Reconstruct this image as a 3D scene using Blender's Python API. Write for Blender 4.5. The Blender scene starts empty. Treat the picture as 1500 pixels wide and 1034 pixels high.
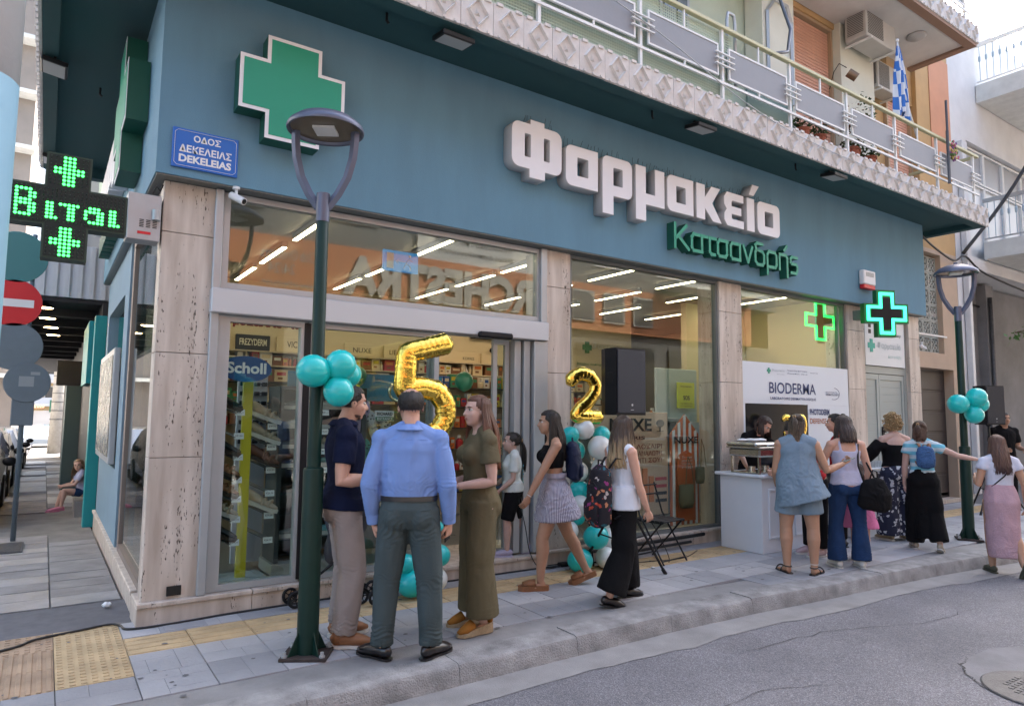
import bpy, bmesh, math, random
from math import sin, cos, pi, radians
from mathutils import Vector, Matrix, noise, Quaternion
random.seed(7)
scene = bpy.context.scene
COL = scene.collection
# ------------------------------------------------------------------ camera, sky, sun, exposure
CAM = Vector((-0.638, -5.778, 1.60))
yaw, pitch, roll = radians(34.458), radians(5.149), radians(0.569)
d = Vector((sin(yaw)*cos(pitch), cos(yaw)*cos(pitch), sin(pitch)))
r0 = Vector((cos(yaw), -sin(yaw), 0)); u0 = r0.cross(d)
r_ = r0*cos(roll) + u0*sin(roll); u_ = r_.cross(d)
cam = bpy.data.cameras.new('camera'); camo = bpy.data.objects.new('camera', cam); COL.objects.link(camo)
M = Matrix.Identity(4)
for i in range(3):
    M[i][0] = r_[i]; M[i][1] = u_[i]; M[i][2] = -d[i]; M[i][3] = CAM[i]
camo.matrix_world = M
cam.sensor_width = 36; cam.lens = 990.93/1500*36; cam.clip_start = 0.05; cam.clip_end = 1500
scene.camera = camo
SUN_EL, SUN_AZ = radians(45), radians(58)      # azimuth clockwise from +y
w = bpy.data.worlds.new('World'); scene.world = w; w.use_nodes = True
nt = w.node_tree; bg = nt.nodes['Background']
sky = nt.nodes.new('ShaderNodeTexSky'); sky.sky_type = 'NISHITA'; sky.sun_disc = False
sky.sun_elevation = SUN_EL; sky.sun_rotation = SUN_AZ; sky.air_density = 1.0; sky.dust_density = 5.0; sky.ozone_density = 0.6
nt.links.new(sky.outputs[0], bg.inputs[0]); bg.inputs[1].default_value = 0.15
sl = bpy.data.lights.new('sun', 'SUN'); sl.energy = 3.0; sl.angle = radians(0.5); sl.color = (1, .93, .82)
so = bpy.data.objects.new('sun', sl); COL.objects.link(so)
sd = Vector((sin(SUN_AZ)*cos(SUN_EL), cos(SUN_AZ)*cos(SUN_EL), sin(SUN_EL)))
so.rotation_euler = (-sd).to_track_quat('-Z', 'Y').to_euler()
scene.view_settings.view_transform = 'Standard'; scene.view_settings.look = 'None'
scene.view_settings.exposure = 2.5; scene.view_settings.gamma = 1.0
try: scene.view_settings.use_curve_mapping = False
except Exception: pass
scene.render.engine = 'CYCLES'
cy = scene.cycles
cy.max_bounces = 7; cy.diffuse_bounces = 3; cy.glossy_bounces = 3; cy.transparent_max_bounces = 12; cy.transmission_bounces = 4
cy.caustics_reflective = False; cy.caustics_refractive = False; cy.sample_clamp_indirect = 4.0
cy.use_denoising = True
# ------------------------------------------------------------------ materials
def srgb(r, g, b):
    f = lambda c: (c/255/12.92) if c/255 <= .04045 else ((c/255+.055)/1.055)**2.4
    return (f(r), f(g), f(b))
MATS = {}
def mat(name, col, rough=.6, metal=0, var=0, vscale=8, bump=0, bscale=60, emit=None, estr=0, spec=.5, coat=0, stretch=None, sheen=0, vstretch=None):
    if name in MATS: return MATS[name]
    m = bpy.data.materials.new(name); m.use_nodes = True; MATS[name] = m
    n = m.node_tree.nodes; l = m.node_tree.links; b = n['Principled BSDF']
    b.inputs['Base Color'].default_value = (*col, 1); b.inputs['Roughness'].default_value = rough
    b.inputs['Metallic'].default_value = metal; b.inputs['Specular IOR Level'].default_value = spec
    b.inputs['Coat Weight'].default_value = coat
    b.inputs['Sheen Weight'].default_value = sheen
    if emit: b.inputs['Emission Color'].default_value = (*emit, 1); b.inputs['Emission Strength'].default_value = estr
    if var or bump:
        tc = n.new('ShaderNodeTexCoord')
        def vec(st):
            if not st: return tc.outputs['Object']
            mp = n.new('ShaderNodeMapping'); mp.inputs['Scale'].default_value = st
            l.new(tc.outputs['Object'], mp.inputs[0]); return mp.outputs[0]
        if var:
            t = n.new('ShaderNodeTexNoise'); t.inputs['Scale'].default_value = vscale; t.inputs['Detail'].default_value = 6
            t.inputs['Roughness'].default_value = .6
            l.new(vec(vstretch), t.inputs[0])
            cr = n.new('ShaderNodeValToRGB'); cr.color_ramp.elements[0].position = .3; cr.color_ramp.elements[1].position = .72
            cr.color_ramp.elements[0].color = (*[max(0, c*(1-var)) for c in col], 1)
            cr.color_ramp.elements[1].color = (*[min(1, c*(1+var*.7)) for c in col], 1)
            l.new(t.outputs[0], cr.inputs[0]); l.new(cr.outputs[0], b.inputs['Base Color'])
            mr = n.new('ShaderNodeMapRange'); mr.inputs[3].default_value = max(0, rough-.08); mr.inputs[4].default_value = min(1, rough+.1)
            l.new(t.outputs[0], mr.inputs[0]); l.new(mr.outputs[0], b.inputs['Roughness'])
        if bump:
            t = n.new('ShaderNodeTexNoise'); t.inputs['Scale'].default_value = bscale; t.inputs['Detail'].default_value = 4
            l.new(vec(stretch), t.inputs[0])
            bp = n.new('ShaderNodeBump'); bp.inputs['Strength'].default_value = bump; bp.inputs['Distance'].default_value = .01
            l.new(t.outputs[0], bp.inputs['Height']); l.new(bp.outputs[0], b.inputs['Normal'])
    return m
def nodes_of(m): return m.node_tree.nodes, m.node_tree.links, m.node_tree.nodes['Principled BSDF']
def travertine():
    m = mat('travertine', (.56, .46, .37), .55); n, l, b = nodes_of(m)
    tc = n.new('ShaderNodeTexCoord'); mp = n.new('ShaderNodeMapping'); mp.inputs['Scale'].default_value = (9, 9, 1.1)
    l.new(tc.outputs['Object'], mp.inputs[0])
    t = n.new('ShaderNodeTexNoise'); t.inputs['Scale'].default_value = 1.2; t.inputs['Detail'].default_value = 8; l.new(mp.outputs[0], t.inputs[0])
    cr = n.new('ShaderNodeValToRGB'); e = cr.color_ramp.elements; e[0].position = .32; e[1].position = .7
    e[0].color = (.44, .365, .30, 1); e[1].color = (.68, .60, .52, 1); l.new(t.outputs[0], cr.inputs[0])
    # pits
    mp2 = n.new('ShaderNodeMapping'); mp2.inputs['Scale'].default_value = (85, 85, 26); l.new(tc.outputs['Object'], mp2.inputs[0])
    t2 = n.new('ShaderNodeTexNoise'); t2.inputs['Scale'].default_value = 1; t2.inputs['Detail'].default_value = 3; l.new(mp2.outputs[0], t2.inputs[0])
    t3 = n.new('ShaderNodeTexNoise'); t3.inputs['Scale'].default_value = .9; t3.inputs['Detail'].default_value = 2
    mp3 = n.new('ShaderNodeMapping'); mp3.inputs['Scale'].default_value = (14, 14, 1.6); l.new(tc.outputs['Object'], mp3.inputs[0]); l.new(mp3.outputs[0], t3.inputs[0])
    ad = n.new('ShaderNodeMath'); ad.operation = 'MULTIPLY_ADD'; ad.inputs[1].default_value = .62; l.new(t3.outputs[0], ad.inputs[0]); l.new(t2.outputs[0], ad.inputs[2])
    pr = n.new('ShaderNodeMapRange'); pr.inputs[1].default_value = .985; pr.inputs[2].default_value = 1.06; l.new(ad.outputs[0], pr.inputs[0])
    mx = n.new('ShaderNodeMix'); mx.data_type = 'RGBA'; l.new(pr.outputs[0], mx.inputs[0]); l.new(cr.outputs[0], mx.inputs[6]); mx.inputs[7].default_value = (.10, .075, .055, 1)
    l.new(mx.outputs[2], b.inputs['Base Color'])
    bp = n.new('ShaderNodeBump'); bp.invert = True; bp.inputs['Strength'].default_value = .6; bp.inputs['Distance'].default_value = .01
    l.new(pr.outputs[0], bp.inputs['Height']); l.new(bp.outputs[0], b.inputs['Normal'])
    return m
def asphalt():
    m = mat('asphalt', (.09, .09, .095), .85); n, l, b = nodes_of(m)
    tc = n.new('ShaderNodeTexCoord')
    v = n.new('ShaderNodeTexVoronoi'); v.inputs['Scale'].default_value = 150; l.new(tc.outputs['Object'], v.inputs[0])
    t = n.new('ShaderNodeTexNoise'); t.inputs['Scale'].default_value = .8; t.inputs['Detail'].default_value = 7; t.inputs['Roughness'].default_value = .65; l.new(tc.outputs['Object'], t.inputs[0])
    cr = n.new('ShaderNodeValToRGB'); e = cr.color_ramp.elements; e[0].position = 0; e[0].color = (.12, .12, .133, 1); e[1].position = 1; e[1].color = (.27, .27, .29, 1)
    e2 = cr.color_ramp.elements.new(.55); e2.color = (.165, .165, .182, 1)
    sp = n.new('ShaderNodeSeparateColor'); l.new(v.outputs['Color'], sp.inputs[0]); l.new(sp.outputs[0], cr.inputs[0])
    cr2 = n.new('ShaderNodeValToRGB'); e = cr2.color_ramp.elements; e[0].position = .35; e[0].color = (.72, .72, .72, 1); e[1].position = .7; e[1].color = (1.15, 1.14, 1.12, 1); l.new(t.outputs[0], cr2.inputs[0])
    mx = n.new('ShaderNodeMix'); mx.data_type = 'RGBA'; mx.blend_type = 'MULTIPLY'; mx.inputs[0].default_value = 1; l.new(cr.outputs[0], mx.inputs[6]); l.new(cr2.outputs[0], mx.inputs[7])
    l.new(mx.outputs[2], b.inputs['Base Color'])
    bp = n.new('ShaderNodeBump'); bp.inputs['Strength'].default_value = .7; bp.inputs['Distance'].default_value = .006; l.new(v.outputs['Distance'], bp.inputs['Height']); l.new(bp.outputs[0], b.inputs['Normal'])
    return m
def glass(name, tint=(.86, .92, .9), rmul=1.0, fog=0.0):
    m = bpy.data.materials.new(name); m.use_nodes = True; n = m.node_tree.nodes; l = m.node_tree.links
    n.remove(n['Principled BSDF']); o = n['Material Output']
    tr = n.new('ShaderNodeBsdfTransparent'); tr.inputs[0].default_value = (*tint, 1)
    gl = n.new('ShaderNodeBsdfGlossy'); gl.inputs['Roughness'].default_value = .0; gl.inputs[0].default_value = (1, 1, 1, 1)
    geo = n.new('ShaderNodeNewGeometry'); dp = n.new('ShaderNodeVectorMath'); dp.operation = 'DOT_PRODUCT'
    l.new(geo.outputs['Normal'], dp.inputs[0]); l.new(geo.outputs['Incoming'], dp.inputs[1])
    ab = n.new('ShaderNodeMath'); ab.operation = 'ABSOLUTE'; l.new(dp.outputs['Value'], ab.inputs[0])
    om = n.new('ShaderNodeMath'); om.operation = 'SUBTRACT'; om.inputs[0].default_value = 1; l.new(ab.outputs[0], om.inputs[1])
    pw = n.new('ShaderNodeMath'); pw.operation = 'POWER'; pw.inputs[1].default_value = 5; l.new(om.outputs[0], pw.inputs[0])
    mu = n.new('ShaderNodeMath'); mu.operation = 'MULTIPLY_ADD'; mu.inputs[1].default_value = .85*rmul; mu.inputs[2].default_value = .055*rmul; mu.use_clamp = True
    l.new(pw.outputs[0], mu.inputs[0])
    ms = n.new('ShaderNodeMixShader'); l.new(mu.outputs[0], ms.inputs[0]); l.new(tr.outputs[0], ms.inputs[1]); l.new(gl.outputs[0], ms.inputs[2])
    l.new(ms.outputs[0], o.inputs[0]); MATS[name] = m; return m
TRAV = travertine(); ASPH = asphalt(); GLASS = glass('window_glass')
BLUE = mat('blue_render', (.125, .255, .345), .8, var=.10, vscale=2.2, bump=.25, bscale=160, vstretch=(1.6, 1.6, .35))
BLUE_SHADED = mat('teal_render', (.020, .075, .085), .8, var=.08, vscale=2.5, bump=.3, bscale=140)  # fascia paint again, with the shade under the balcony darkened into its colour
ALU = mat('grey_aluminium', (.42, .44, .45), .38, .35, var=.04, vscale=5)
ALUD = mat('dark_aluminium', (.16, .175, .175), .45, .3)
WHITE = mat('white_paint', (.78, .79, .8), .5, var=.03, vscale=4)
WHITED = mat('aged_white_plaster', (.60, .60, .57), .8, var=.14, vscale=4, bump=.3, bscale=60)
BLACK = mat('black_plastic', (.008, .008, .010), .5, spec=.3)
BLACKM = mat('black_metal', (.015, .016, .018), .4, .5)
CONC = mat('concrete', (.33, .325, .315), .85, var=.22, vscale=7, bump=.5, bscale=120)
CREAM = mat('cream_wall', (.78, .63, .42), .7)
WOODF = mat('oak_floor', (.32, .25, .19), .45, var=.2, vscale=6)
# ------------------------------------------------------------------ object helpers
WLOC = {}
def link(o, parent=None, world=True):
    COL.objects.link(o)
    if parent is not None:
        o.parent = parent
        if world: o.location = Vector(o.location) - WLOC.get(parent.name, Vector((0, 0, 0)))
        WLOC[o.name] = Vector((0, 0, 0)) if world else WLOC.get(parent.name, Vector())
    else: WLOC[o.name] = Vector(o.location)
    return o
def tag(o, label=None, cat=None, group=None, kind=None):
    if label: o['label'] = label
    if cat: o['category'] = cat
    if group: o['group'] = group
    if kind: o['kind'] = kind
    return o
def thing(name, label, cat, loc=(0, 0, 0), rz=0, group=None):
    o = bpy.data.objects.new(name, None); o.location = loc; o.rotation_euler = (0, 0, rz); o.empty_display_size = .1
    COL.objects.link(o); WLOC[o.name] = Vector(loc)
    return tag(o, label, cat, group)
def add(name, mesh, parent=None, world=True, loc=(0, 0, 0), rot=(0, 0, 0)):
    """link a new object using an existing mesh"""
    o = bpy.data.objects.new(name, mesh); o.location = loc; o.rotation_euler = rot
    return link(o, parent, world)
def copy_tree(o, parent=None):
    c = o.copy(); COL.objects.link(c)
    if parent is not None: c.parent = parent
    for ch in list(o.children): copy_tree(ch, c)
    return c
class MB:
    def __init__(s): s.v = []; s.f = []; s.mi = []; s.uvs = None
    def quadf(s, *idx, m=0): s.f.append(idx); s.mi.append(m)
    def face(s, pts, m=0):
        k = len(s.v); s.v += [tuple(p) for p in pts]; s.f.append(tuple(range(k, k+len(pts)))); s.mi.append(m); return s
    def box(s, x0, x1, y0, y1, z0, z1, m=0, b=0):
        if x0 > x1: x0, x1 = x1, x0
        if y0 > y1: y0, y1 = y1, y0
        if z0 > z1: z0, z1 = z1, z0
        if b <= 0:
            k = len(s.v); s.v += [(x0,y0,z0),(x1,y0,z0),(x1,y1,z0),(x0,y1,z0),(x0,y0,z1),(x1,y0,z1),(x1,y1,z1),(x0,y1,z1)]
            for f in ((0,3,2,1),(4,5,6,7),(0,1,5,4),(1,2,6,5),(2,3,7,6),(3,0,4,7)): s.f.append(tuple(k+i for i in f)); s.mi.append(m)
        else:
            b = min(b, (x1-x0)*.45, (y1-y0)*.45, (z1-z0)*.45)
            k = len(s.v)
            # 24 verts chamfer box
            X = (x0, x1); Y = (y0, y1); Z = (z0, z1); ids = {}
            for i in (0, 1):
                for j in (0, 1):
                    for q in (0, 1):
                        sx = 1 if i else -1; sy = 1 if j else -1; sz = 1 if q else -1
                        for a in range(3):
                            p = [X[i]-sx*b, Y[j]-sy*b, Z[q]-sz*b]; p[a] = (X[i], Y[j], Z[q])[a]
                            ids[(i, j, q, a)] = len(s.v); s.v.append(tuple(p))
            def F(l, m=m): s.f.append(tuple(l)); s.mi.append(m)
            for i in (0, 1):
                o = [(0,0),(1,0),(1,1),(0,1)]
                r = o if i else o[::-1]
                F([ids[(i, a, c, 0)] for a, c in r]); F([ids[(c, i, a, 1)] for a, c in r]); F([ids[(a, c, i, 2)] for a, c in r])
            for a in (0, 1):
                for c in (0, 1):
                    q = [ids[(0, a, c, 1)], ids[(1, a, c, 1)], ids[(1, a, c, 2)], ids[(0, a, c, 2)]]; F(q if a != c else q[::-1])
                    q = [ids[(a, 0, c, 0)], ids[(a, 1, c, 0)], ids[(a, 1, c, 2)], ids[(a, 0, c, 2)]]; F(q[::-1] if a != c else q)
                    q = [ids[(a, c, 0, 0)], ids[(a, c, 1, 0)], ids[(a, c, 1, 1)], ids[(a, c, 0, 1)]]; F(q if a != c else q[::-1])
            for i in (0, 1):
                for j in (0, 1):
                    for q in (0, 1):
                        t = [ids[(i, j, q, 0)], ids[(i, j, q, 1)], ids[(i, j, q, 2)]]; F(t if (i+j+q) % 2 else t[::-1])
        return s
    def prism(s, poly, a0, a1, axis='y', m=0, caps=True):
        """poly: list of 2D points; axis y: (x,z) extruded along y; axis z: (x,y) along z; axis x: (y,z) along x"""
        def P(p, a):
            if axis == 'y': return (p[0], a, p[1])
            if axis == 'z': return (p[0], p[1], a)
            return (a, p[0], p[1])
        k = len(s.v); n = len(poly)
        s.v += [P(p, a0) for p in poly] + [P(p, a1) for p in poly]
        for i in range(n): j = (i+1) % n; s.f.append((k+i, k+j, k+n+j, k+n+i)); s.mi.append(m)
        if caps: s.f.append(tuple(k+i for i in range(n))[::-1]); s.mi.append(m); s.f.append(tuple(k+n+i for i in range(n))); s.mi.append(m)
        return s
    def tube(s, pts, r, n=8, m=0, closed=False, caps=True, ry=None, up=None):
        """pts: list of 3D; r: radius or list; elliptical if ry given"""
        pts = [Vector(p) for p in pts]; N = len(pts)
        rs = r if isinstance(r, (list, tuple)) else [r]*N
        rys = ry if isinstance(ry, (list, tuple)) else ([ry]*N if ry else rs)
        k = len(s.v); prev = None
        for i, p in enumerate(pts):
            if closed: t = pts[(i+1) % N]-pts[(i-1) % N]
            else: t = pts[min(i+1, N-1)]-pts[max(i-1, 0)]
            if t.length < 1e-9: t = Vector((0, 0, 1))
            t.normalize()
            if prev is None:
                a = Vector(up) if up else (Vector((0, 0, 1)) if abs(t.z) < .9 else Vector((1, 0, 0)))
                x = a.cross(t); x.normalize()
            else:
                x = prev - t*prev.dot(t)
                if x.length < 1e-6: x = Vector((1, 0, 0))
                x.normalize()
            prev = x; y = t.cross(x)
            for j in range(n):
                an = 2*pi*j/n; s.v.append(tuple(p + x*(rs[i]*cos(an)) + y*(rys[i]*sin(an))))
        R = N if closed else N-1
        for i in range(R):
            for j in range(n):
                a = k+i*n+j; b2 = k+i*n+(j+1) % n; c = k+((i+1) % N)*n+(j+1) % n; d2 = k+((i+1) % N)*n+j
                s.f.append((a, b2, c, d2)); s.mi.append(m)
        if caps and not closed:
            s.f.append(tuple(k+j for j in range(n))[::-1]); s.mi.append(m); s.f.append(tuple(k+(N-1)*n+j for j in range(n))); s.mi.append(m)
        return s
    def lathe(s, prof, c=(0, 0, 0), n=24, m=0, axis='z'):
        k = len(s.v); N = len(prof)
        for r, h in prof:
            for j in range(n):
                a = 2*pi*j/n; x, y = r*cos(a), r*sin(a)
                if axis == 'z': p = (c[0]+x, c[1]+y, c[2]+h)
                elif axis == 'y': p = (c[0]+x, c[1]+h, c[2]+y)
                else: p = (c[0]+h, c[1]+x, c[2]+y)
                s.v.append(p)
        for i in range(N-1):
            for j in range(n):
                s.f.append((k+i*n+j, k+i*n+(j+1) % n, k+(i+1)*n+(j+1) % n, k+(i+1)*n+j)); s.mi.append(m)
        if prof[0][0] > 1e-6: s.f.append(tuple(k+j for j in range(n))[::-1]); s.mi.append(m)
        if prof[-1][0] > 1e-6: s.f.append(tuple(k+(N-1)*n+j for j in range(n))); s.mi.append(m)
        return s
    def ball(s, c, r, n=12, mm=8, m=0, rx=None, ry=None, rz=None, R=None):
        rx = rx or r; ry = ry or r; rz = rz or r; k = len(s.v); c = Vector(c)
        def put(p):
            p = Vector(p)
            if R is not None: p = R @ p
            s.v.append(tuple(c+p))
        put((0, 0, -rz))
        for i in range(1, mm):
            t = -pi/2+pi*i/mm
            for j in range(n):
                a = 2*pi*j/n; put((rx*cos(t)*cos(a), ry*cos(t)*sin(a), rz*sin(t)))
        put((0, 0, rz)); top = len(s.v)-1
        for j in range(n):
            s.f.append((k, k+1+(j+1) % n, k+1+j)); s.mi.append(m)
            s.f.append((top, top-n+j, top-n+(j+1) % n)); s.mi.append(m)
        for i in range(mm-2):
            for j in range(n):
                a = k+1+i*n; s.f.append((a+j, a+(j+1) % n, a+n+(j+1) % n, a+n+j)); s.mi.append(m)
        return s
    def bar(s, a, b, wdt, hgt=None, m=0, up=None):
        """rectangular bar between two points"""
        a = Vector(a); b = Vector(b); t = (b-a).normalized(); hgt = hgt or wdt
        U = Vector(up) if up else (Vector((0, 0, 1)) if abs(t.z) < .9 else Vector((0, 1, 0)))
        x = U.cross(t).normalized(); y = t.cross(x); k = len(s.v)
        for p in (a, b):
            for sx, sy in ((-1,-1),(1,-1),(1,1),(-1,1)): s.v.append(tuple(p + x*(sx*wdt/2) + y*(sy*hgt/2)))
        for f in ((0,3,2,1),(4,5,6,7),(0,1,5,4),(1,2,6,5),(2,3,7,6),(3,0,4,7)): s.f.append(tuple(k+i for i in f)); s.mi.append(m)
        return s
    def mesh(s, name, mats, smooth=False, angle=None):
        me = bpy.data.meshes.new(name); me.from_pydata(s.v, [], s.f)
        for mm in (mats if isinstance(mats, (list, tuple)) else [mats]): me.materials.append(mm)
        if any(s.mi): me.polygons.foreach_set('material_index', s.mi)
        if smooth:
            me.polygons.foreach_set('use_smooth', [True]*len(me.polygons))
            if angle: me.set_sharp_from_angle(angle=radians(angle))
        me.update(); return me
    def build(s, name, mats, parent=None, smooth=False, angle=None, world=True, fix=False, **k):
        me = s.mesh(name, mats, smooth, angle)
        if fix:
            bm = bmesh.new(); bm.from_mesh(me); bmesh.ops.recalc_face_normals(bm, faces=bm.faces); bm.to_mesh(me); bm.free()
        return add(name, me, parent, world, **k)
    def move(s, dx, dy, dz):
        s.v = [(x+dx, y+dy, z+dz) for x, y, z in s.v]; return s
    def xf(s, Mx):
        s.v = [tuple(Mx @ Vector(p)) for p in s.v]; return s
def structure(name, mb, mats, **k):
    o = mb.build(name, mats, **k); o['kind'] = 'structure'; return o
# text as real flat or solid geometry
_txt = bpy.data.curves.new('lettering', 'FONT'); _txto = bpy.data.objects.new('lettering', _txt)
def text_geo(body, bold=0, shear=0, spacing=1.0, res=3):
    COL.objects.link(_txto); _txt.body = body; _txt.offset = bold; _txt.shear = shear; _txt.space_character = spacing; _txt.resolution_u = res; _txt.extrude = 0
    bpy.context.view_layer.update()
    me = bpy.data.meshes.new_from_object(_txto.evaluated_get(bpy.context.evaluated_depsgraph_get()))
    v = [tuple(x.co) for x in me.vertices]; f = [tuple(p.vertices) for p in me.polygons]
    bpy.data.meshes.remove(me); COL.objects.unlink(_txto); return v, f
_tcache = {}
def text(name, body, x0, z0, wid, hei, y, m, parent=None, bold=0, depth=0, frame=None, shear=0, spacing=1.0, world=True, res=3):
    """lettering fitted into a box; by default facing -y. frame=(origin, xaxis, zaxis) overrides placement"""
    key = (body, bold, shear, spacing, res)
    if key not in _tcache: _tcache[key] = text_geo(body, bold, shear, spacing, res)
    v, f = _tcache[key]
    a = min(p[0] for p in v); b = max(p[0] for p in v); c = min(p[1] for p in v); d2 = max(p[1] for p in v)
    if wid is None: wid = (b-a)*hei/(d2-c)
    if hei is None: hei = (d2-c)*wid/(b-a)
    P = [((p[0]-a)/(b-a)*wid, (p[1]-c)/(d2-c)*hei) for p in v]
    o, X, Z = frame if frame else ((x0, y, z0), (1, 0, 0), (0, 0, 1))
    if frame: P = [(p[0]+x0, p[1]+z0) for p in P]
    o, X, Z = Vector(o), Vector(X), Vector(Z); N = X.cross(Z)   # out of the sheet, towards the reader
    mb = MB(); mb.v = [tuple(o+X*p[0]+Z*p[1]+N*depth) for p in P]; mb.f = list(f); mb.mi = [0]*len(f)
    if depth > 0:
        # side walls from boundary edges
        from collections import Counter
        cnt = Counter(); 
        for q in f:
            for i in range(len(q)): e = (q[i], q[(i+1) % len(q)]); cnt[(min(e), max(e))] += 1
        n = len(mb.v); mb.v += [tuple(o+X*p[0]+Z*p[1]) for p in P]
        for q in f:
            for i in range(len(q)):
                e = (q[i], q[(i+1) % len(q)])
                if cnt[(min(e), max(e))] == 1: mb.f.append((e[1], e[0], e[0]+n, e[1]+n)); mb.mi.append(1)
    mats = m if isinstance(m, (list, tuple)) else [m, m]
    return mb.build(name, mats, parent, world=world)
# ------------------------------------------------------------------ the ground
def zs(y): return -0.015*max(0.0, min(y, 60)-1.0)          # the side street falls gently away
KP = [(-1.35,-1.90),(0,-1.92),(2,-1.90),(4,-1.90),(5,-1.98),(6,-2.07),(7,-2.10),(8,-2.20),(9,-2.33),(10,-2.47),(12,-2.80),(15,-3.3),(19,-4.1),(26,-5.6)]
def ky(x):
    for (a, b), (c, d2) in zip(KP, KP[1:]):
        if x <= c: return b+(d2-b)*max(0, (x-a)/(c-a))
    return KP[-1][1]
def paver_mat(name, c, var=.12):
    m = mat(name, c, .75, var=var, vscale=3.2, bump=.45, bscale=55); return m
PAV = [paver_mat('grey_paver', (.35, .355, .37)), paver_mat('light_paver', (.41, .412, .425)), paver_mat('dull_paver', (.30, .305, .32))]
YEL = paver_mat('yellow_tactile', (.52, .385, .215), .28); OCH = paver_mat('ochre_tactile', (.40, .28, .18), .35)
KERB = mat('kerb_concrete', (.29, .285, .28), .9, var=.4, vscale=6, bump=1.0, bscale=90)
GUT = mat('gutter_concrete', (.26, .255, .25), .9, var=.25, vscale=3, bump=.4, bscale=100)
mb = MB()
xs = [-400,-60,-20,-8,-5,-2.6,-1.3,0,4,8,14,20,60,400]; ys = [-400,-60,-14,-6,-3,-1,1,3,8,15,25,40,60,400]
for j, y in enumerate(ys):
    for i, x in enumerate(xs): mb.v.append((x, y, -.125+zs(y)))
n_ = len(xs)
for j in range(len(ys)-1):
    for i in range(n_-1): mb.quadf(j*n_+i, j*n_+i+1, (j+1)*n_+i+1, (j+1)*n_+i)
structure('road', mb, ASPH, smooth=False)
# gutter strip, worn wavy edge
mb = MB(); N = 150
for i in range(N):
    x = -3+i*.19; e = .30+.10*noise.noise(Vector((x*.7, 3, 1)))+.05*noise.noise(Vector((x*3, 9, 1)))
    yk = ky(x); mb.v += [(x, yk+.02, -.121), (x, yk-e, -.121)]
for i in range(N-1): mb.quadf(2*i, 2*i+1, 2*i+3, 2*i+2)
structure('gutter', mb, GUT)
# a patched manhole in the road
mb = MB(); pts = []
for i in range(28):
    a = 2*pi*i/28; rr = .62+.12*noise.noise(Vector((cos(a)*2, sin(a)*2, 5)))
    pts.append((5.15+rr*1.35*cos(a), -4.25+rr*1.25*sin(a), -.1205))
mb.face(pts); structure('road_patch', mb, mat('patch_concrete', (.18, .18, .19), .9, var=.2, vscale=5, bump=.4, bscale=110))
CRK = mat('crack_dark', (.045, .043, .042), .95)
def crack(P, w_, seed, z=-.1198):
    rg = random.Random(seed); mb = MB(); Q = []
    for p, q in zip(P, P[1:]):
        for i in range(8): t = i/8; Q.append((p[0]+(q[0]-p[0])*t+rg.gauss(0, .012), p[1]+(q[1]-p[1])*t+rg.gauss(0, .012)))
    for i, (x, y) in enumerate(Q):
        j = min(i+1, len(Q)-1); k = max(0, i-1); dx, dy = Q[j][0]-Q[k][0], Q[j][1]-Q[k][1]; L = math.hypot(dx, dy) or 1; ww = w_*rg.uniform(.3, 1.2)*min(1, (min(i, len(Q)-1-i)+1)/4); mb.v += [(x-dy/L*ww, y+dx/L*ww, z), (x+dy/L*ww, y-dx/L*ww, z)]
    for i in range(len(Q)-1): mb.quadf(2*i+1, 2*i+3, 2*i+2, 2*i)
    structure('road_crack', mb, CRK)
crack([p[:2] for p in pts[8:20]], .006, 1); crack([(3.6, -2.5), (4.6, -2.55), (5.6, -2.9), (6.6, -2.95)], .003, 2); crack([(2.4, -3.1), (3.2, -3.0), (3.9, -3.3)], .003, 3); crack([(7, -3.4), (8.4, -3.2), (10.5, -3.9)], .005, 4)
gm_ = MB(); rg_ = random.Random(5)
for i in range(150):
    x, y = rg_.uniform(-1, 11), rg_.uniform(-1.7, -.05); 
    if y < ky(x)+.3: continue
    r = rg_.choice((.006, .01, .014, .02)); k = len(gm_.v); gm_.v += [(x+r*rg_.uniform(.7, 1.3)*cos(a), y+r*rg_.uniform(.6, 1.2)*sin(a), .0150) for a in [2*pi*q/7 for q in range(7)]]; gm_.f.append(tuple(range(k, k+7))); gm_.mi.append(0)
o = gm_.build('pavement_spots', mat('gum_dark', (.13, .13, .135), .8)); tag(o, 'small dark gum spots and stains scattered over the pavement', 'stains', kind='stuff')
mh = thing('manhole_cover', 'round cast iron manhole cover in a concrete patch of the road', 'manhole cover', (4.70, -4.03, -.118))
IRON = mat('cast_iron', (.12, .12, .125), .6, .6, var=.3, vscale=20, bump=.4, bscale=80)
MB().lathe([(.0, .004), (.27, .004), (.28, .0)], n=32).build('lid', IRON, mh, world=False)
MB().lathe([(.285, .006), (.34, .006), (.35, 0)], n=32).build('rim', IRON, mh, world=False)
mb = MB()
for i in range(-5, 6):
    for j in range(-5, 6):
        if (i*i+j*j) < 24: mb.box(i*.047-.014, i*.047+.014, j*.047-.014, j*.047+.014, .004, .010)
o = mb.build('stud_pattern', IRON, mh, world=False); o['kind'] = 'stuff'
# pavement bed under the pavers
BED = mat('joint_mortar', (.14, .14, .15), .95, var=.2, vscale=10)
mb = MB(); poly = [(-1.35, .95)]+[(x, y) for x, y in KP[:-1]]+[(19, 6), (14, 6), (14, .95)]
mb.prism([(-1.35, 1.0)]+[(x, y+.06) for x, y in KP[:-1]]+[(19, 1.0)], -.125, -.008, 'z')
structure('pavement', mb, BED, fix=True)
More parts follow.
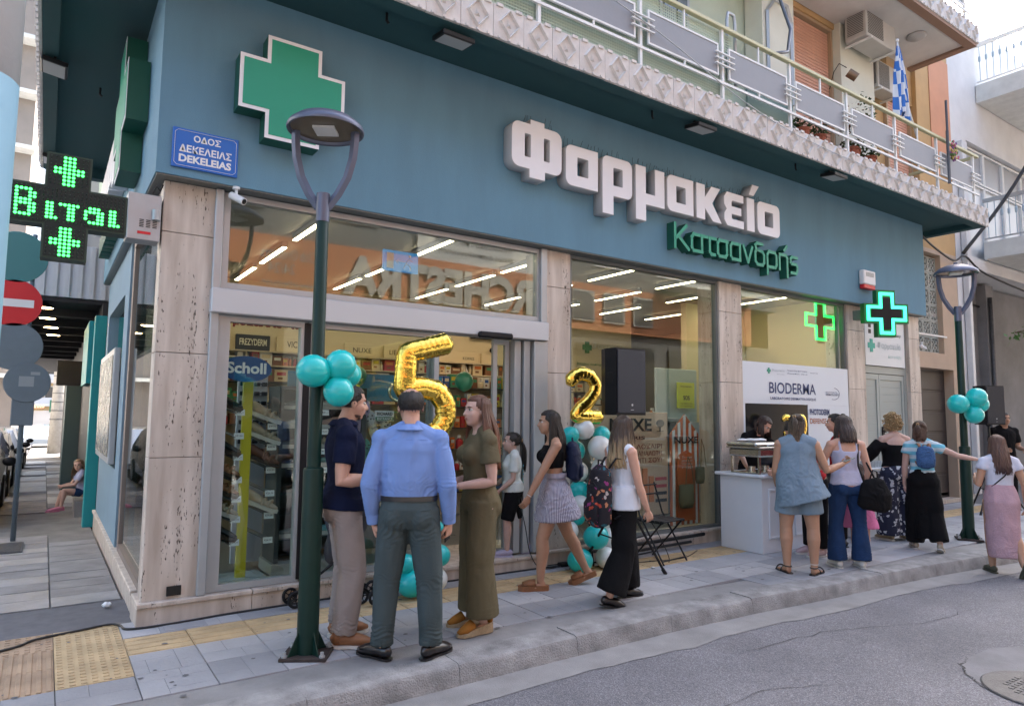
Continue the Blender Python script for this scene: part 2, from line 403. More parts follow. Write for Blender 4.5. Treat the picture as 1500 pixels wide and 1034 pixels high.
# pavers, 0.4 m squares each pressed with its own pattern of smaller stones
def paver_mesh(kind, seed, mtl, s=.4, h=.012):
    rng = random.Random(seed); mb = MB(); g = .004; H = s/2
    if kind == 'flat':
        cuts = rng.choice([
            [(0,0,.62,.5),(.62,0,1,.32),(.62,.32,1,1),(0,.5,.25,1),(.25,.5,.62,1)],
            [(0,0,.45,.38),(.45,0,1,.6),(0,.38,.45,1),(.45,.6,1,1)],
            [(0,0,1,.42),(0,.42,.55,1),(.55,.42,1,.7),(.55,.7,1,1)],
            [(0,0,.35,.6),(.35,0,1,.35),(.35,.35,.8,1),(.8,.35,1,1),(0,.6,.35,1)],
            [(0,0,1,.5),(0,.5,.4,1),(.4,.5,1,1)]])
        for a, b, c, d2 in cuts:
            hh = h-rng.random()*.0015
            mb.box(-H+g*.6+a*(s-g), -H+g*.6+c*(s-g)-g*.5, -H+g*.6+b*(s-g), -H+g*.6+d2*(s-g)-g*.5, -.01, hh, b=.0018)
        mb.box(-H+.003, H-.003, -H+.003, H-.003, -.01, h-.005)
    elif kind == 'ribs':
        mb.box(-H+.003, H-.003, -H+.003, H-.003, -.01, h-.004)
        for i in range(4):
            y = -H+.05+i*.1; mb.box(-H+.006, H-.006, y-.033, y+.033, 0, h+.001, b=.004)
    elif kind == 'ribsx':
        mb.box(-H+.003, H-.003, -H+.003, H-.003, -.01, h-.004)
        for i in range(8):
            y = -H+.025+i*.05; mb.box(y-.014, y+.014, -H+.006, H-.006, 0, h+.003, b=.004)
    elif kind == 'dots':
        mb.box(-H+.002, H-.002, -H+.002, H-.002, -.01, h-.001)
        for i in range(7):
            for j in range(7):
                x, y = -H+.03+i*.057, -H+.03+j*.057; mb.box(x-.016, x+.016, y-.008, y+.008, h-.002, h+.004, b=.003)
    return mb.mesh('paver', mtl)
pflat = [paver_mesh('flat', i, PAV[i % 3]) for i in range(9)]
prib = paver_mesh('ribs', 1, YEL); prib2 = paver_mesh('ribsx', 1, OCH); pdot = paver_mesh('dots', 1, OCH); pdot2 = paver_mesh('dots', 1, YEL)
surf = thing('paving', None, None, (0, 0, 0)); surf['kind'] = 'structure'
rng = random.Random(3)
cnt = 0
for i in range(-3, 38):
    x = -.1+.4*i+.0
    for j in range(0, 7):
        y = -.42+(.4*(1-j))+.0
        xc, yc = x+.2-.0, y
        if yc > 1.05 or yc-.2 < ky(xc)+.22-.05: continue
        if xc > 0 and yc > -.0 and xc < 14 and yc-.2 > -.05: continue
        if xc > 14: continue
        me = rng.choice(pflat); rz = rng.choice([0, pi/2, pi, -pi/2])
        if xc > 0 and -.65 < yc < -.2: me = prib; rz = 0
        if xc < -.1 and -1.05 < yc < .3:
            me = pdot if xc < -.5 else pdot2; rz = 0
            if xc < -.55 and -.9 < yc < -.1: me = prib2
        add('paver', me, surf, loc=(xc, yc, rng.uniform(-.0015, .0015)), rot=(rng.uniform(-.003, .003), rng.uniform(-.003, .003), rz)); cnt += 1
# narrow row against the plinth and strip along the kerb
stripm = MB()
for i in range(34):
    x = .02+i*.4; stripm.box(x, x+.395, -.215, -.004, -.01, .010+rng.uniform(-.001, .001), b=.002)
o = stripm.build('paver_row', PAV[0], surf); o['kind'] = 'stuff'
# kerb stones
ks = thing('kerb', None, None); ks['kind'] = 'structure'
x = -1.3
while x < 14.5:
    x2 = x+.98; y1, y2 = ky(x), ky(x2); jit = rng.uniform(-.004, .004)
    mb = MB(); W_ = .24
    n2 = 6
    for q in range(n2+1):
        t = q/n2; xx = x+(x2-.004-x)*t; yy = y1+(y2-y1)*t
        j1 = .006*noise.noise(Vector((xx*5, 1, 1)))
        mb.v += [(xx, yy+W_, -.01), (xx, yy+W_, .012+jit), (xx, yy+.035, .010+jit+j1*.3), (xx, yy+.012, .002+jit+j1), (xx, yy+j1, -.022+j1), (xx, yy-.015+j1, -.13)]
    for q in range(n2):
        for p in range(5): mb.quadf(q*6+p, q*6+p+1, (q+1)*6+p+1, (q+1)*6+p)
    mb.quadf(0, 5, 4, 3, 2, 1); k = n2*6; mb.quadf(k, k+1, k+2, k+3, k+4, k+5)
    mb.build('kerb_stone', KERB, ks, smooth=True, angle=40); x = x2
# concrete infill between pavers and kerb stones
mb = MB()
for i in range(80):
    xx = -1.3+i*.2; mb.v += [(xx, ky(xx)+.5, .0035), (xx, ky(xx)+.23, .0085)]
for i in range(79): mb.quadf(2*i, 2*i+1, 2*i+3, 2*i+2)
mb.build('edge_strip', GUT, surf)
# a recessed inspection lid beside the corner
mb = MB().box(.14, .46, -.235, -.05, .0, .014, b=.003).box(.17, .43, -.215, -.07, .014, .017, b=.002)
tag(mb.build('inspection_cover', PAV[2]), 'small grey inspection cover set in the paving beside the corner plinth', 'manhole cover')
# side street pavement: large slabs and asphalt infill
SLW = mat('wet_slab', (.34, .34, .345), .4, var=.35, vscale=3, bump=.3, bscale=40)
SLD = mat('side_slab', (.27, .26, .255), .75, var=.3, vscale=3, bump=.4, bscale=50)
SAS = mat('side_concrete', (.20, .19, .18), .85, var=.3, vscale=3, bump=.5, bscale=80)
sp = thing('side_pavement', None, None, (0, 0, 0)); sp['kind'] = 'structure'
mb = MB(); yy = [1.0, 6, 9, 30, 58]
for y in yy: mb.v += [(-1.2, y, zs(y)-.02), (0.0, y, zs(y)-.02), (-1.2, y, zs(y)-.15)]
for i in range(4): mb.quadf(3*i, 3*i+1, 3*i+4, 3*i+3); mb.quadf(3*i+2, 3*i, 3*i+3, 3*i+5)
mb.build('pavement_bed', SAS, sp)
y = 1.02; k = 0
while y < 26:
    dy = .36 if y < 4.4 else .7
    for (a, b) in ((-1.18, -.515), (-.505, -.01)):
        if 4.4 < y < 8.5 and a > -1 or 5.0 < y < 8.0: continue
        m_ = SLW if (a < -1 and k in (0, 1, 3, 6, 8)) or rng.random() < .12 or (y > 12 and rng.random() < .4) else SLD
        z0 = zs(y); z1 = zs(y+dy)
        mb = MB(); mb.v = [(a, y, z0-.01), (b, y, z0-.01), (b, y+dy-.012, z1-.01), (a, y+dy-.012, z1-.01)]; h_ = .004+rng.uniform(0, .004)
        mb.v += [(p[0]+(.004 if p[0] == a else -.004), p[1], p[2]+h_) for p in mb.v[:4]]
        for f in ((4,5,6,7),(0,1,5,4),(1,2,6,5),(2,3,7,6),(3,0,4,7)): mb.quadf(*f)
        mb.build('slab', m_, sp)
    y += dy; k += 1
gr = thing('drain_grate', 'dark iron drain grate set in the side street slabs', 'drain grate', (-.98, 4.35, zs(4.35)+.004))
MB().box(-.22, .22, -.35, .35, 0, .012, b=.003).build('frame', IRON, gr, world=False)
for i in range(16):
    MB().box(-.20, .20, -.33+i*.042, -.33+i*.042+.022, .010, .018).build('bar', IRON, gr, world=False)
# ------------------------------------------------------------------ pharmacy building
B = thing('pharmacy_building', 'corner building with teal blue fascia and travertine pillars above the shop windows', 'building', (0, 0, 0))
MB().prism([(-.05,-.08),(12.26,-.08),(12.26,.28),(.3,.28),(.3,5.6),(-.05,5.6)], 3.42, 5.075, 'z').build('fascia', BLUE, B, fix=True)
MB().prism([(-.04,-.07),(12.25,-.07),(12.25,.27),(.29,.27),(.29,5.59),(-.04,5.59)], 3.408, 3.418, 'z').build('fascia_edge_trim', ALUD, B, fix=True)
SOF = thing_s = None
mb = MB(); mb.prism([(-.86,-.83),(12.93,-.83),(12.93,.28),(.3,.28),(.3,5.66),(-.86,5.66)], 5.08, 5.31, 'z').build('balcony_slab', BLUE_SHADED, B, fix=True)
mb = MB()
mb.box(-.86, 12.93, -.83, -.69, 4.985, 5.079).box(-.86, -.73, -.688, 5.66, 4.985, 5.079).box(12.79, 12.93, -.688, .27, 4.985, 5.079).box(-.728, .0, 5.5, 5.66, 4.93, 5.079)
mb.build('soffit_beam', BLUE_SHADED, B)
# decorative cast tiles on the balcony edge
TILE = mat('cast_tile', (.62, .59, .56), .8, var=.14, vscale=9, bump=.3, bscale=70)
def tile_mesh(wd=.335, ht=.33):
    mb = MB(); H = wd/2; 
    mb.box(-H, H, -.03, 0, 0, ht-.01, b=.003)
    # diamond ring
    c = (0, ht*.49); a, b = .118, .145; a2, b2 = .088, .108
    O = [(0, c[1]+b), (a, c[1]), (0, c[1]-b), (-a, c[1])]; I = [(0, c[1]+b2), (a2, c[1]), (0, c[1]-b2), (-a2, c[1])]; Mi = [(0, c[1]+(b+b2)/2), ((a+a2)/2, c[1]), (0, c[1]-(b+b2)/2), (-(a+a2)/2, c[1])]
    k = len(mb.v); mb.v += [(p[0], -.03, p[1]) for p in O]+[(p[0], -.058, p[1]) for p in Mi]+[(p[0], -.03, p[1]) for p in I]
    for i in range(4):
        j = (i+1) % 4; mb.quadf(k+i, k+j, k+4+j, k+4+i); mb.quadf(k+4+i, k+4+j, k+8+j, k+8+i)
    # small wedge
    k = len(mb.v); mb.v += [(-.028, -.03, c[1]-.03), (.028, -.03, c[1]-.03), (-.012, -.03, c[1]+.05), (-.005, -.052, c[1]-.012)]
    mb.f += [(k, k+1, k+3), (k+1, k+2, k+3), (k+2, k, k+3)]; mb.mi += [0]*3
    for s in (-1, 1):
        mb.box(s*.105-.035, s*.105+.035, -.045, -.028, ht-.03, ht+.002, b=.003)
    for s in (-1, 0, 1): mb.box(s*.11-.012, s*.11+.012, -.045, -.028, .0, .022)
    return mb.mesh('edge_tile', TILE)
tm = tile_mesh()
for i in range(41):
    x = -.72+i*.3385; 
    if x > 12.9: break
    add('edge_tile', tm, B, loc=(x, -.832, 4.99+rng.uniform(-.003, .003)), rot=(rng.uniform(-.01, .01), rng.uniform(-.008, .008), 0))
for i in range(19): add('edge_tile', tm, B, loc=(-.862, -.6+i*.3385, 4.99), rot=(0, 0, -pi/2))
for i in range(3): add('edge_tile', tm, B, loc=(12.932, -.64+i*.3385, 4.99), rot=(0, 0, pi/2))
# upper storeys
GRN = mat('pale_green_plaster', (.50, .58, .47), .85, var=.08, vscale=2, bump=.25, bscale=70)
ORG = mat('ochre_plaster', (.52, .34, .16), .85, var=.12, vscale=2, bump=.25, bscale=70)
PKO = mat('orange_plaster', (.60, .30, .18), .85, var=.1, vscale=2, bump=.25, bscale=70)
OWH = mat('offwhite_plaster', (.66, .66, .56), .85, var=.08, vscale=2, bump=.25, bscale=70)
MB().box(-.05, 8.6, .32, .6, 5.31, 12.6).build('upper_wall', GRN, B)
MB().box(8.6, 10.26, .32, .6, 8.30, 12.6).box(8.6, 8.95, .32, .6, 5.31, 8.30).build('upper_wall', ORG, B)
MB().box(10.262, 11.35, .22, .6, 5.31, 12.6).build('upper_wall', OWH, B)
MB().box(11.352, 12.2, .5, .6, 5.31, 12.6).build('upper_wall', ORG, B)
MB().box(12.2, 13.15, .4, .6, 7.72, 12.6).box(13.15, 14.55, .32, .6, 4.9, 12.6).box(12.93, 13.15, .32, .6, 4.9, 5.3).box(12.26,12.93,.32,.6,4.9,5.075).build('upper_wall', ORG, B)
MB().box(13.7, 14.56, .305, .318, 6.5, 9.0).build('upper_wall_patch', PKO, B)
MB().box(-.05, .32, .6, 12, 5.31, 12.6).box(.32, 14.5, 11.7, 12, 0, 12.6).box(14.2, 14.5, .6, 11.7, 0, 12.6).build('rear_wall', GRN, B)
MB().box(-.1, 14.6, .2, 12.1, 12.6, 12.8).build('roof', CONC, B)
SHUT = mat('salmon_shutter', (.62, .33, .23), .6, var=.08, vscale=10); SHF = mat('shutter_frame', (.42, .30, .19), .6)
def roller(x0, x1, z0, z1, y):
    f = MB().box(x0-.05, x0, y-.07, y+.05, z0, z1).box(x1, x1+.05, y-.07, y+.05, z0, z1).box(x0-.05, x1+.05, y-.07, y+.05, z1, z1+.06).build('shutter_frame', SHF, B)
    n = int((z1-z0)/.055); me = None
    sm = MB(); W2 = (x1-x0)/2; sm.box(-W2, W2, -.012, .008, 0, .049, b=.004); me = sm.mesh('slat', SHUT)
    for i in range(n): add('slat', me, f, loc=((x0+x1)/2, y, z0+i*.055))
roller(9.0, 10.2, 5.32, 8.25, .42)
roller(12.25, 13.1, 5.32, 7.7, .5)
# pale sliding door, mesh screens and wall features behind the railing on the left
MB().box(5.9, 6.5, .29, .318, 5.32, 7.6).build('balcony_door', ALU, B)
MB().box(5.97, 6.17, .27, .288, 5.4, 7.5).box(6.23, 6.43, .27, .288, 5.4, 7.5).build('door_pane', mat('dim_glass', (.12, .15, .16), .15, spec=.8), B)
# upper balconies
WSOF = mat('white_soffit', (.62, .60, .58), .85, var=.12, vscale=2); BRD = mat('brown_border', (.27, .17, .12), .8)
for zz in (8.33, 11.9):
    MB().box(-.86, 12.93, -.83, .30, zz+.05, zz+.25).build('balcony_slab', WSOF, B)
    MB().box(-.86, 12.93, -.845, -.70, zz, zz+.05).box(12.79, 12.93, -.699, .3, zz, zz+.05).build('soffit_border', BRD, B)
    for i in range(28, 41): add('edge_tile', tm, B, loc=(-.72+i*.3385, -.832, zz+.06))
    for i in range(3): add('edge_tile', tm, B, loc=(12.932, -.64+i*.3385, zz+.06), rot=(0, 0, pi/2))
# railings
RW = mat('white_enamel', (.72, .72, .70), .45, var=.06, vscale=12); RG = mat('grey_panel', (.24, .25, .27), .55, var=.06, vscale=3, bump=.1, bscale=30)
RY = mat('pale_yellow_rail', (.52, .50, .30), .5, var=.08, vscale=10)
def railing(zb, k0, k1, x_end):
    R_ = MB().box(4.49+1.36*k0-.2, x_end, -.86, -.80, zb+.60, zb+.645, b=.006).build('balcony_railing', RY, B)
    yb = -.835
    low = MB().box(4.49+1.36*k0-.2, x_end, yb-.012, yb+.012, zb-.085, zb-.055).build('lower_rail', RW, R_)
    pf = MB(); w2, h2 = 1.17, .39; t = .022
    pf.box(0, w2, -.012, .012, 0, t).box(0, w2, -.012, .012, h2-t, h2).box(0, t, -.012, .012, t, h2-t).box(w2-t, w2, -.012, .012, t, h2-t)
    pf.box(w2/2-.01, w2/2+.01, -.01, .01, h2, h2+.225).box(w2/2-.01, w2/2+.01, -.01, .01, -.06, 0)
    pfm = pf.mesh('panel_frame', RW)
    pim = MB().box(t+.001, w2-t-.001, -.006, .006, t+.001, h2-t-.001).mesh('infill_panel', RG)
    po = MB().box(-.018, .018, -.018, .018, -.28, .60)
    pom = po.mesh('post', RW)
    brm = MB()
    for q in (-.07, 0, .07): brm.box(-.17, .17, -.012, .012, q-.007, q+.007)
    brm = brm.mesh('cross_bars', RW)
    for k in range(k0, k1+1):
        x = 4.49+1.36*k
        add('panel_frame', pfm, R_, loc=(x, yb, zb)); add('infill_panel', pim, R_, loc=(x, yb, zb))
        add('post', pom, R_, loc=(x-.095, yb+.02, zb)); add('cross_bars', brm, R_, loc=(x-.095, yb-.03, zb+.2))
    add('post', pom, R_, loc=(4.49+1.36*(k1+1)-.095, yb+.02, zb)); add('cross_bars', brm, R_, loc=(4.49+1.36*(k1+1)-.095, yb-.03, zb+.2))
railing(5.59, -4, 5, 12.72)
railing(8.95, 4, 5, 12.72)
MB().box(12.66, 12.72, -.79, .3, 6.19, 6.235).build('side_rail', RY, B)
# ---- travertine
def pillar(x0, x1, y0=.05, y1=.42, z0=.17, z1=3.408):
    zj = [z0, 1.05+random.Random(x0).uniform(-.1, .2), 2.05, 3.0, z1]
    for a, b in zip(zj, zj[1:]): MB().box(x0, x1, y0, y1, a+.002, b-.002, b=.004).build('pillar_stone', TRAV, B)
pillar(.03, .41, .05, .26); pillar(3.80, 4.15); pillar(6.72, 7.19); pillar(9.86, 10.38); pillar(11.86, 12.24)
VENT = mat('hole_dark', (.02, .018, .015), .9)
MB().box(.20, .30, .035, .052, .20, .27).build('vent_opening', VENT, B)
def plinth(x0, x1, zt, y0=0, y1=.4):
    MB().box(x0, x1, y0+.012, y1, -.01, zt-.035, b=.004).build('plinth_stone', TRAV, B)
    MB().box(x0, x1-.003, y0-.008, y1, zt-.034, zt, b=.005).build('plinth_cap', TRAV, B)
for a, b in ((.0, .82), (.823, 1.75), (1.753, 2.55)): plinth(a, b, .175)
plinth(2.553, 3.8, .15, -.02, .9)
for a, b in ((3.803, 4.9), (4.903, 6.1), (6.103, 7.2), (7.203, 8.5), (8.503, 9.85)): plinth(a, b, .17)
plinth(9.853, 10.4, .12); plinth(11.86, 12.26, .10)
for i in range(5):
    a = .40+i*1.05; b = a+1.046
    MB().box(.012, .3, a, b, zs(b)-.1, .15, b=.004).build('plinth_stone', TRAV, B)
    MB().box(-.008, .3, a, b, .152, .19, b=.005).build('plinth_cap', TRAV, B)
# ---- shopfront frames and glass
def frame(name, x0, x1, z0, z1, t=.05, y0=.06, y1=.14, m=ALU, parent=B):
    return MB().box(x0, x1, y0, y1, z0, z0+t).box(x0, x1, y0, y1, z1-t, z1).box(x0, x0+t, y0, y1, z0+t, z1-t).box(x1-t, x1, y0, y1, z0+t, z1-t).build(name, m, parent)
def pane(x0, x1, z0, z1, y=.1, parent=B, name='glass_pane'):
    return MB().box(x0, x1, y-.004, y+.004, z0, z1).build(name, GLASS, parent)
MB().box(.405, .47, .01, .16, .176, 3.405, b=.006).box(.44, .52, .05, .14, .18, 2.38).build('frame_post', ALU, B)
f1 = frame('window_frame', .48, 3.74, 2.60, 3.40, .05); pane(.531, 3.689, 2.651, 3.349, parent=f1)
MB().box(.40, 3.79, -.03, .2, 2.385, 2.585, b=.008).build('door_header', mat('pale_grey_header', (.55, .57, .59), .45, .2), B)
MB().box(3.72, 3.80, .02, .16, 2.59, 3.405, b=.005).box(3.62, 3.80, .0, .16, .17, 2.38, b=.006).box(3.52, 3.60, .05, .2, .17, 2.38, b=.004).box(3.42, 3.50, .08, .22, .17, 2.38, b=.004).build('frame_post', ALU, B)
f2 = frame('window_frame', .52, 1.20, .18, 2.38, .05); pane(.571, 1.149, .231, 2.329, parent=f2)
f2 = frame('window_frame', 1.215, 2.50, .18, 2.38, .045); pane(1.26, 2.455, .226, 2.334, parent=f2)
MB().box(1.18, 1.235, .05, .12, .2, 2.37).build('mullion', BLACK, B)
dl = frame('sliding_door_leaf', 2.44, 2.56, .17, 2.38, .03, .16, .20)
dl = frame('sliding_door_leaf', 3.2, 3.40, .17, 2.38, .05, .16, .20); pane(3.25, 3.35, .22, 2.33, .18, parent=dl)
MB().box(3.215, 3.245, .145, .16, 1.35, 1.5).build('lock_plate', BLACK, dl)
f3 = frame('window_frame', 4.155, 6.72, .17, 3.405, .035, .08, .15, ALUD); pane(4.19, 6.685, .205, 3.37, .12, parent=f3)
f4 = frame('window_frame', 7.195, 9.85, .17, 3.405, .035, .08, .15, ALUD); pane(7.23, 9.815, .205, 3.37, .12, parent=f4)
MB().box(9.66, 9.70, .09, .14, .2, 3.37).build('mullion', ALUD, f4)
# doorway at the right: white panel above grey louvred doors
MB().box(10.38, 10.46, .12, .2, 0, 3.4).box(11.78, 11.86, .12, .2, 0, 3.4).box(10.46, 11.78, .12, .2, 2.34, 2.46).box(10.46, 11.78, .12, .2, 3.3, 3.4).build('frame_post', mat('grey_green_metal', (.33, .36, .34), .5, .1), B)
GDOOR = mat('sage_grey_door', (.36, .40, .38), .5, .1, var=.05, vscale=3)
for (a, b) in ((10.465, 10.93), (10.94, 11.775)):
    dd = MB().box(a, a+.07, .13, .17, .02, 2.33).box(b-.07, b, .13, .17, .02, 2.33).box(a+.07, b-.07, .13, .17, .02, .12).box(a+.07, b-.07, .13, .17, 2.24, 2.33).build('door_leaf', GDOOR, B)
    sm = MB().box(-(b-a)/2+.071, (b-a)/2-.071, 0, .02, 0, .124, b=.003).mesh('door_slat', GDOOR)
    for i in range(17): add('door_slat', sm, dd, loc=((a+b)/2, .145, .121+i*.1246))
MB().box(10.99, 11.02, .10, .13, .95, 1.12).box(10.99, 11.05, .09, .10, 1.35, 1.40).box(10.97, 11.03, .11, .13, 1.3, 1.45).build('door_handle', BLACK, B)
# side shop window
MB().box(.04, .12, .27, .34, .19, 3.41).box(.05, .13, 2.25, 2.42, .19, 3.41).box(.04, .1, .34, 2.25, .19, .25).box(.04, .1, .34, 2.25, 3.3, 3.4).build('side_frame', mat('brown_grey_frame', (.22, .18, .16), .5, .2), B)
MB().box(.07, .078, .34, 2.25, .25, 3.3).build('glass_pane', GLASS, B)
PBL = mat('pale_blue_panel', (.20, .31, .39), .7, var=.08, vscale=3)
MB().box(.03, .2, 2.43, 5.55, .19, .95).box(.03, .2, 2.43, 2.9, .95, 3.4).box(.03, .2, 5.2, 5.55, .95, 3.4).box(.03, .2, 2.9, 5.2, 2.9, 3.4).build('side_panel', PBL, B)
MB().box(-.04, .03, 2.95, 5.15, 1.0, 2.3, b=.01).build('poster_case', ALU, B); MB().box(-.048, -.042, 3.03, 5.07, 1.08, 2.22).build('poster_face', mat('faded_poster', (.30, .28, .22), .25, var=.6, vscale=5), B)
MB().box(.09, .1, 2.9, 5.2, .95, 2.9).build('glass_pane', GLASS, B)
# the plain wall, door and pierced screen right of the fascia
MB().box(12.26, 12.42, .32, .6, 0, 2.55).box(14.2, 14.55, .32, .6, 0, 4.9).box(12.26, 14.2, .30, .6, 2.55, 2.85).box(13.85, 14.2, .32, .6, 2.85, 4.9).box(12.26, 12.93, .32, .6, 4.82, 4.9).box(12.93,13.85,.32,.6,4.82,4.9).build('side_wall', mat('beige_plaster', (.50, .38, .28), .85, var=.1, vscale=2, bump=.2, bscale=70), B)
MB().box(12.42, 14.2, .28, .6, -.02, .06).build('door_step', TRAV, B)
dkd = MB().box(12.42, 14.2, .5, .56, .05, 2.55).build('entrance_door', mat('dark_brown_wood', (.035, .026, .025), .55, var=.2, vscale=6), B)
for i in range(6): MB().box(12.5, 14.12, .485, .499, .15+i*.4, .5+i*.4, b=.006).build('door_board', MATS['dark_brown_wood'], dkd)
sc = MB()
BRZ = mat('screen_block', (.42, .44, .40), .8, var=.1, vscale=8)
def block_mesh(s=.31, t=.07):
    mb = MB(); H = s/2; b = .022
    mb.box(-H, H, 0, t, -H, -H+b).box(-H, H, 0, t, H-b, H).box(-H, -H+b, 0, t, -H+b, H-b).box(H-b, H, 0, t, -H+b, H-b)
    for a in range(4):
        an = a*pi/2; q = Matrix.Rotation(an, 3, 'Y')
        p0, p1 = q @ Vector((-H+b, t/2, -H+b)), q @ Vector((-.03, t/2, -.03)); mb.bar(p0, p1, .02, t*.9, up=(0, 1, 0))
        p0, p1 = q @ Vector((-H+b, t/2, 0)), q @ Vector((-.05, t/2, -.05)); mb.bar(p0, p1, .014, t*.8, up=(0, 1, 0))
        p0, p1 = q @ Vector((0, t/2, -H+b)), q @ Vector((-.05, t/2, -.05)); mb.bar(p0, p1, .014, t*.8, up=(0, 1, 0))
    mb.ball((0, t/2, 0), .04, 8, 6); return mb.mesh('screen_block', BRZ)
bm_ = block_mesh()
for i in range(5):
    for j in range(6): add('screen_block', bm_, B, loc=(12.45+i*.313, .42, 3.02+j*.32))
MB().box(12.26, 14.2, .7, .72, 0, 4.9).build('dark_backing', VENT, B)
MB().box(12.3, 13.9, .28, .3, 3.17, 3.2).build('screen_rail', RW, B)
# ------------------------------------------------------------------ opposite side of the street (seen in the shop windows)
BRN = mat('rust_brown_cladding', (.50, .18, .075), .6, var=.05, vscale=2)
GRW = mat('grey_wall', (.17, .165, .16), .85, var=.1, vscale=2)
O = thing('opposite_shop_building', 'grey building across the road with a rust brown sign band seen in reflection', 'building', (8, -12, 0))
MB().box(-6, 26, -20, -12, 0, 4.55).box(-6, 26, -20, -12, 6.2, 13).build('wall', GRW, O)
MB().box(-5, 24, -20, -11.85, 4.56, 6.19).build('sign_band', BRN, O)
MB().box(26.1, 60, -20, -12.5, 0, 15).box(-14, -6.1, -20, -12.2, 0, 12).build('side_wall', mat('pale_ochre_wall', (.3, .25, .19), .85, var=.1, vscale=2), O)
dg = mat('dark_window', (.03, .035, .04), .12, spec=.8)
LW = mat('sign_letter_white', (.42, .40, .37), .5)
fr = lambda x, z, y=-11.84: ((x, y, z), (-1, 0, 0), (0, 0, 1))
text('shop_lettering', 'ORCHESTRA', 0, 0, 7.6, 1.15, 0, LW, O, bold=.05, depth=.05, frame=fr(13.5, 4.83))
text('lettering_line', 'Club Orchestra', 0, 0, 1.45, .3, 0, LW, O, frame=fr(5.15, 5.58))
text('lettering_line', '24/24', 0, 0, .7, .28, 0, LW, O, frame=fr(4.6, 5.2))
text('lettering_line', 'www.orchestra.com', 0, 0, 1.35, .2, 0, LW, O, frame=fr(5.1, 4.86))
for i in range(9):
    for j in range(2):
        x = -4+i*3.2; z = 6.9+j*3.1
        if j == 0 and 7 < x < 13: continue
        f = MB().box(x, x+1.4, -11.99, -11.95, z, z+1.7).build('window', WHITE, O); MB().box(x+.07, x+1.33, -11.95, -11.94, z+.07, z+1.63).build('pane', dg, f)
for i in range(6):
    x = -4+i*4.6; MB().box(x, x+3.8, -11.99, -11.93, .4, 4.1).build('shop_window', dg, O)
MB().box(8.2, 12.6, -11.99, -11.9, 6.2, 7.5).build('white_sign_board', mat('board_grey', (.5, .5, .5), .6), O)
text('lettering_line', 'ΛΟΓΟΘΕΡΑΠΕΙΑ', 0, 0, 2.6, .22, 0, BLACK, O, frame=fr(12.2, 7.1, -11.89))
text('lettering_line', 'Ψυχολογική Υποστήριξη', 0, 0, 2.8, .2, 0, BLACK, O, frame=fr(11.6, 6.75, -11.89))
text('lettering_line', 'Ειδική Διαπαιδαγώγηση', 0, 0, 2.7, .2, 0, BLACK, O, frame=fr(11.6, 6.42, -11.89))
for i in range(3):
    x = 14.1+i*1.45; f = MB().box(x, x+1.0, -11.84, -11.8, 4.85, 5.95).build('picture_panel', LW, O)
    MB().box(x+.07, x+.93, -11.80, -11.79, 4.92, 5.88).build('panel_field', GRW, f)
MB().box(18.5, 24, -12, -10.9, 6.4, 6.55).build('balcony_slab', WHITED, O)
rl = MB().box(18.5, 24, -10.95, -10.9, 7.4, 7.45).build('balcony_rail', RW, O)
bm0 = MB().box(-.012, .012, -.012, .012, 6.55, 7.4).mesh('baluster', RW)
for i in range(40): add('baluster', bm0, rl, loc=(18.55+i*.14, -10.93, 0))
op = MB()
for i in range(30): op.box(-4+i, -3.02+i, -12, -9.6, -.005, .01)
o = structure('far_pavement', MB().box(-60, 60, -12.5, -9.6, -.14, .0), CONC)
# ------------------------------------------------------------------ right hand neighbour
Nb = thing('white_neighbour_building', 'white building with projecting balconies right of the ochre wall', 'building', (17, .3, 0))
NW = mat('neighbour_white', (.66, .66, .66), .85, var=.1, vscale=2, bump=.2, bscale=60); NC = mat('neighbour_concrete', (.20, .20, .205), .85, var=.25, vscale=1.3, bump=.4, bscale=60)
MB().box(14.57, 15.3, .32, 8, 4.75, 10.4).box(15.3, 30, .32, 8, 7.55, 10.4).box(15.3, 30, .32, 8, 4.75, 5.0).build('wall', NW, Nb)
MB().box(14.57, 14.95, .32, 8, -.05, 4.745).build('corner_wall', NW, Nb)
MB().box(14.96, 30, 1.0, 8, -.05, 4.7).box(17.2, 17.6, .8, 1.0, -.05, 4.7).build('ground_wall', NC, Nb)
MB().box(15.9, 30, -1.5, .31, 5.02, 5.40, b=.01).box(15.9, 30, -1.5, .31, 8.52, 8.93, b=.01).build('balcony_slab', WHITED, Nb)
MB().box(15.3, 30, .7, .8, 5.0, 7.55).build('glazing_back', mat('neighbour_window_grey', (.36, .37, .38), .35), Nb)
for i in range(10):
    x = 15.32+i*1.05
    f = frame('window_frame', x, x+1.03, 6.75, 7.5, .04, .4, .5, RW, Nb); MB().box(x+.04, x+.99, .45, .46, 6.79, 7.46).build('pane', mat('frosted_grey', (.30, .31, .33), .3), f)
    f = frame('window_frame', x, x+1.03, 5.02, 6.72, .04, .4, .5, RW, Nb); MB().box(x+.04, x+.99, .45, .46, 5.06, 6.68).build('pane', mat('frosted_white', (.55, .58, .60), .3), f)
for zz in (5.40, 8.93):
    rl = MB().box(15.93, 15.99, -1.47, .3, zz+.88, zz+.96).box(15.93, 30, -1.47, -1.41, zz+.88, zz+.96).box(15.95, 15.97, -1.45, .3, zz+.06, zz+.09).build('balcony_rail', RW if zz > 6 else ALU, Nb)
    bl = MB().tube([(0, 0, .08), (0, 0, .88)], .008, 6).lathe([(.008, .52), (.026, .55), (.026, .64), (.008, .67)], n=8).mesh('baluster', mat('baluster_grey', (.35, .45, .52), .5))
    for i in range(13): add('baluster', bl, rl, loc=(15.96, .22-i*.13, zz))
    for i in range(30): add('baluster', bl, rl, loc=(16.1+i*.13, -1.44, zz))
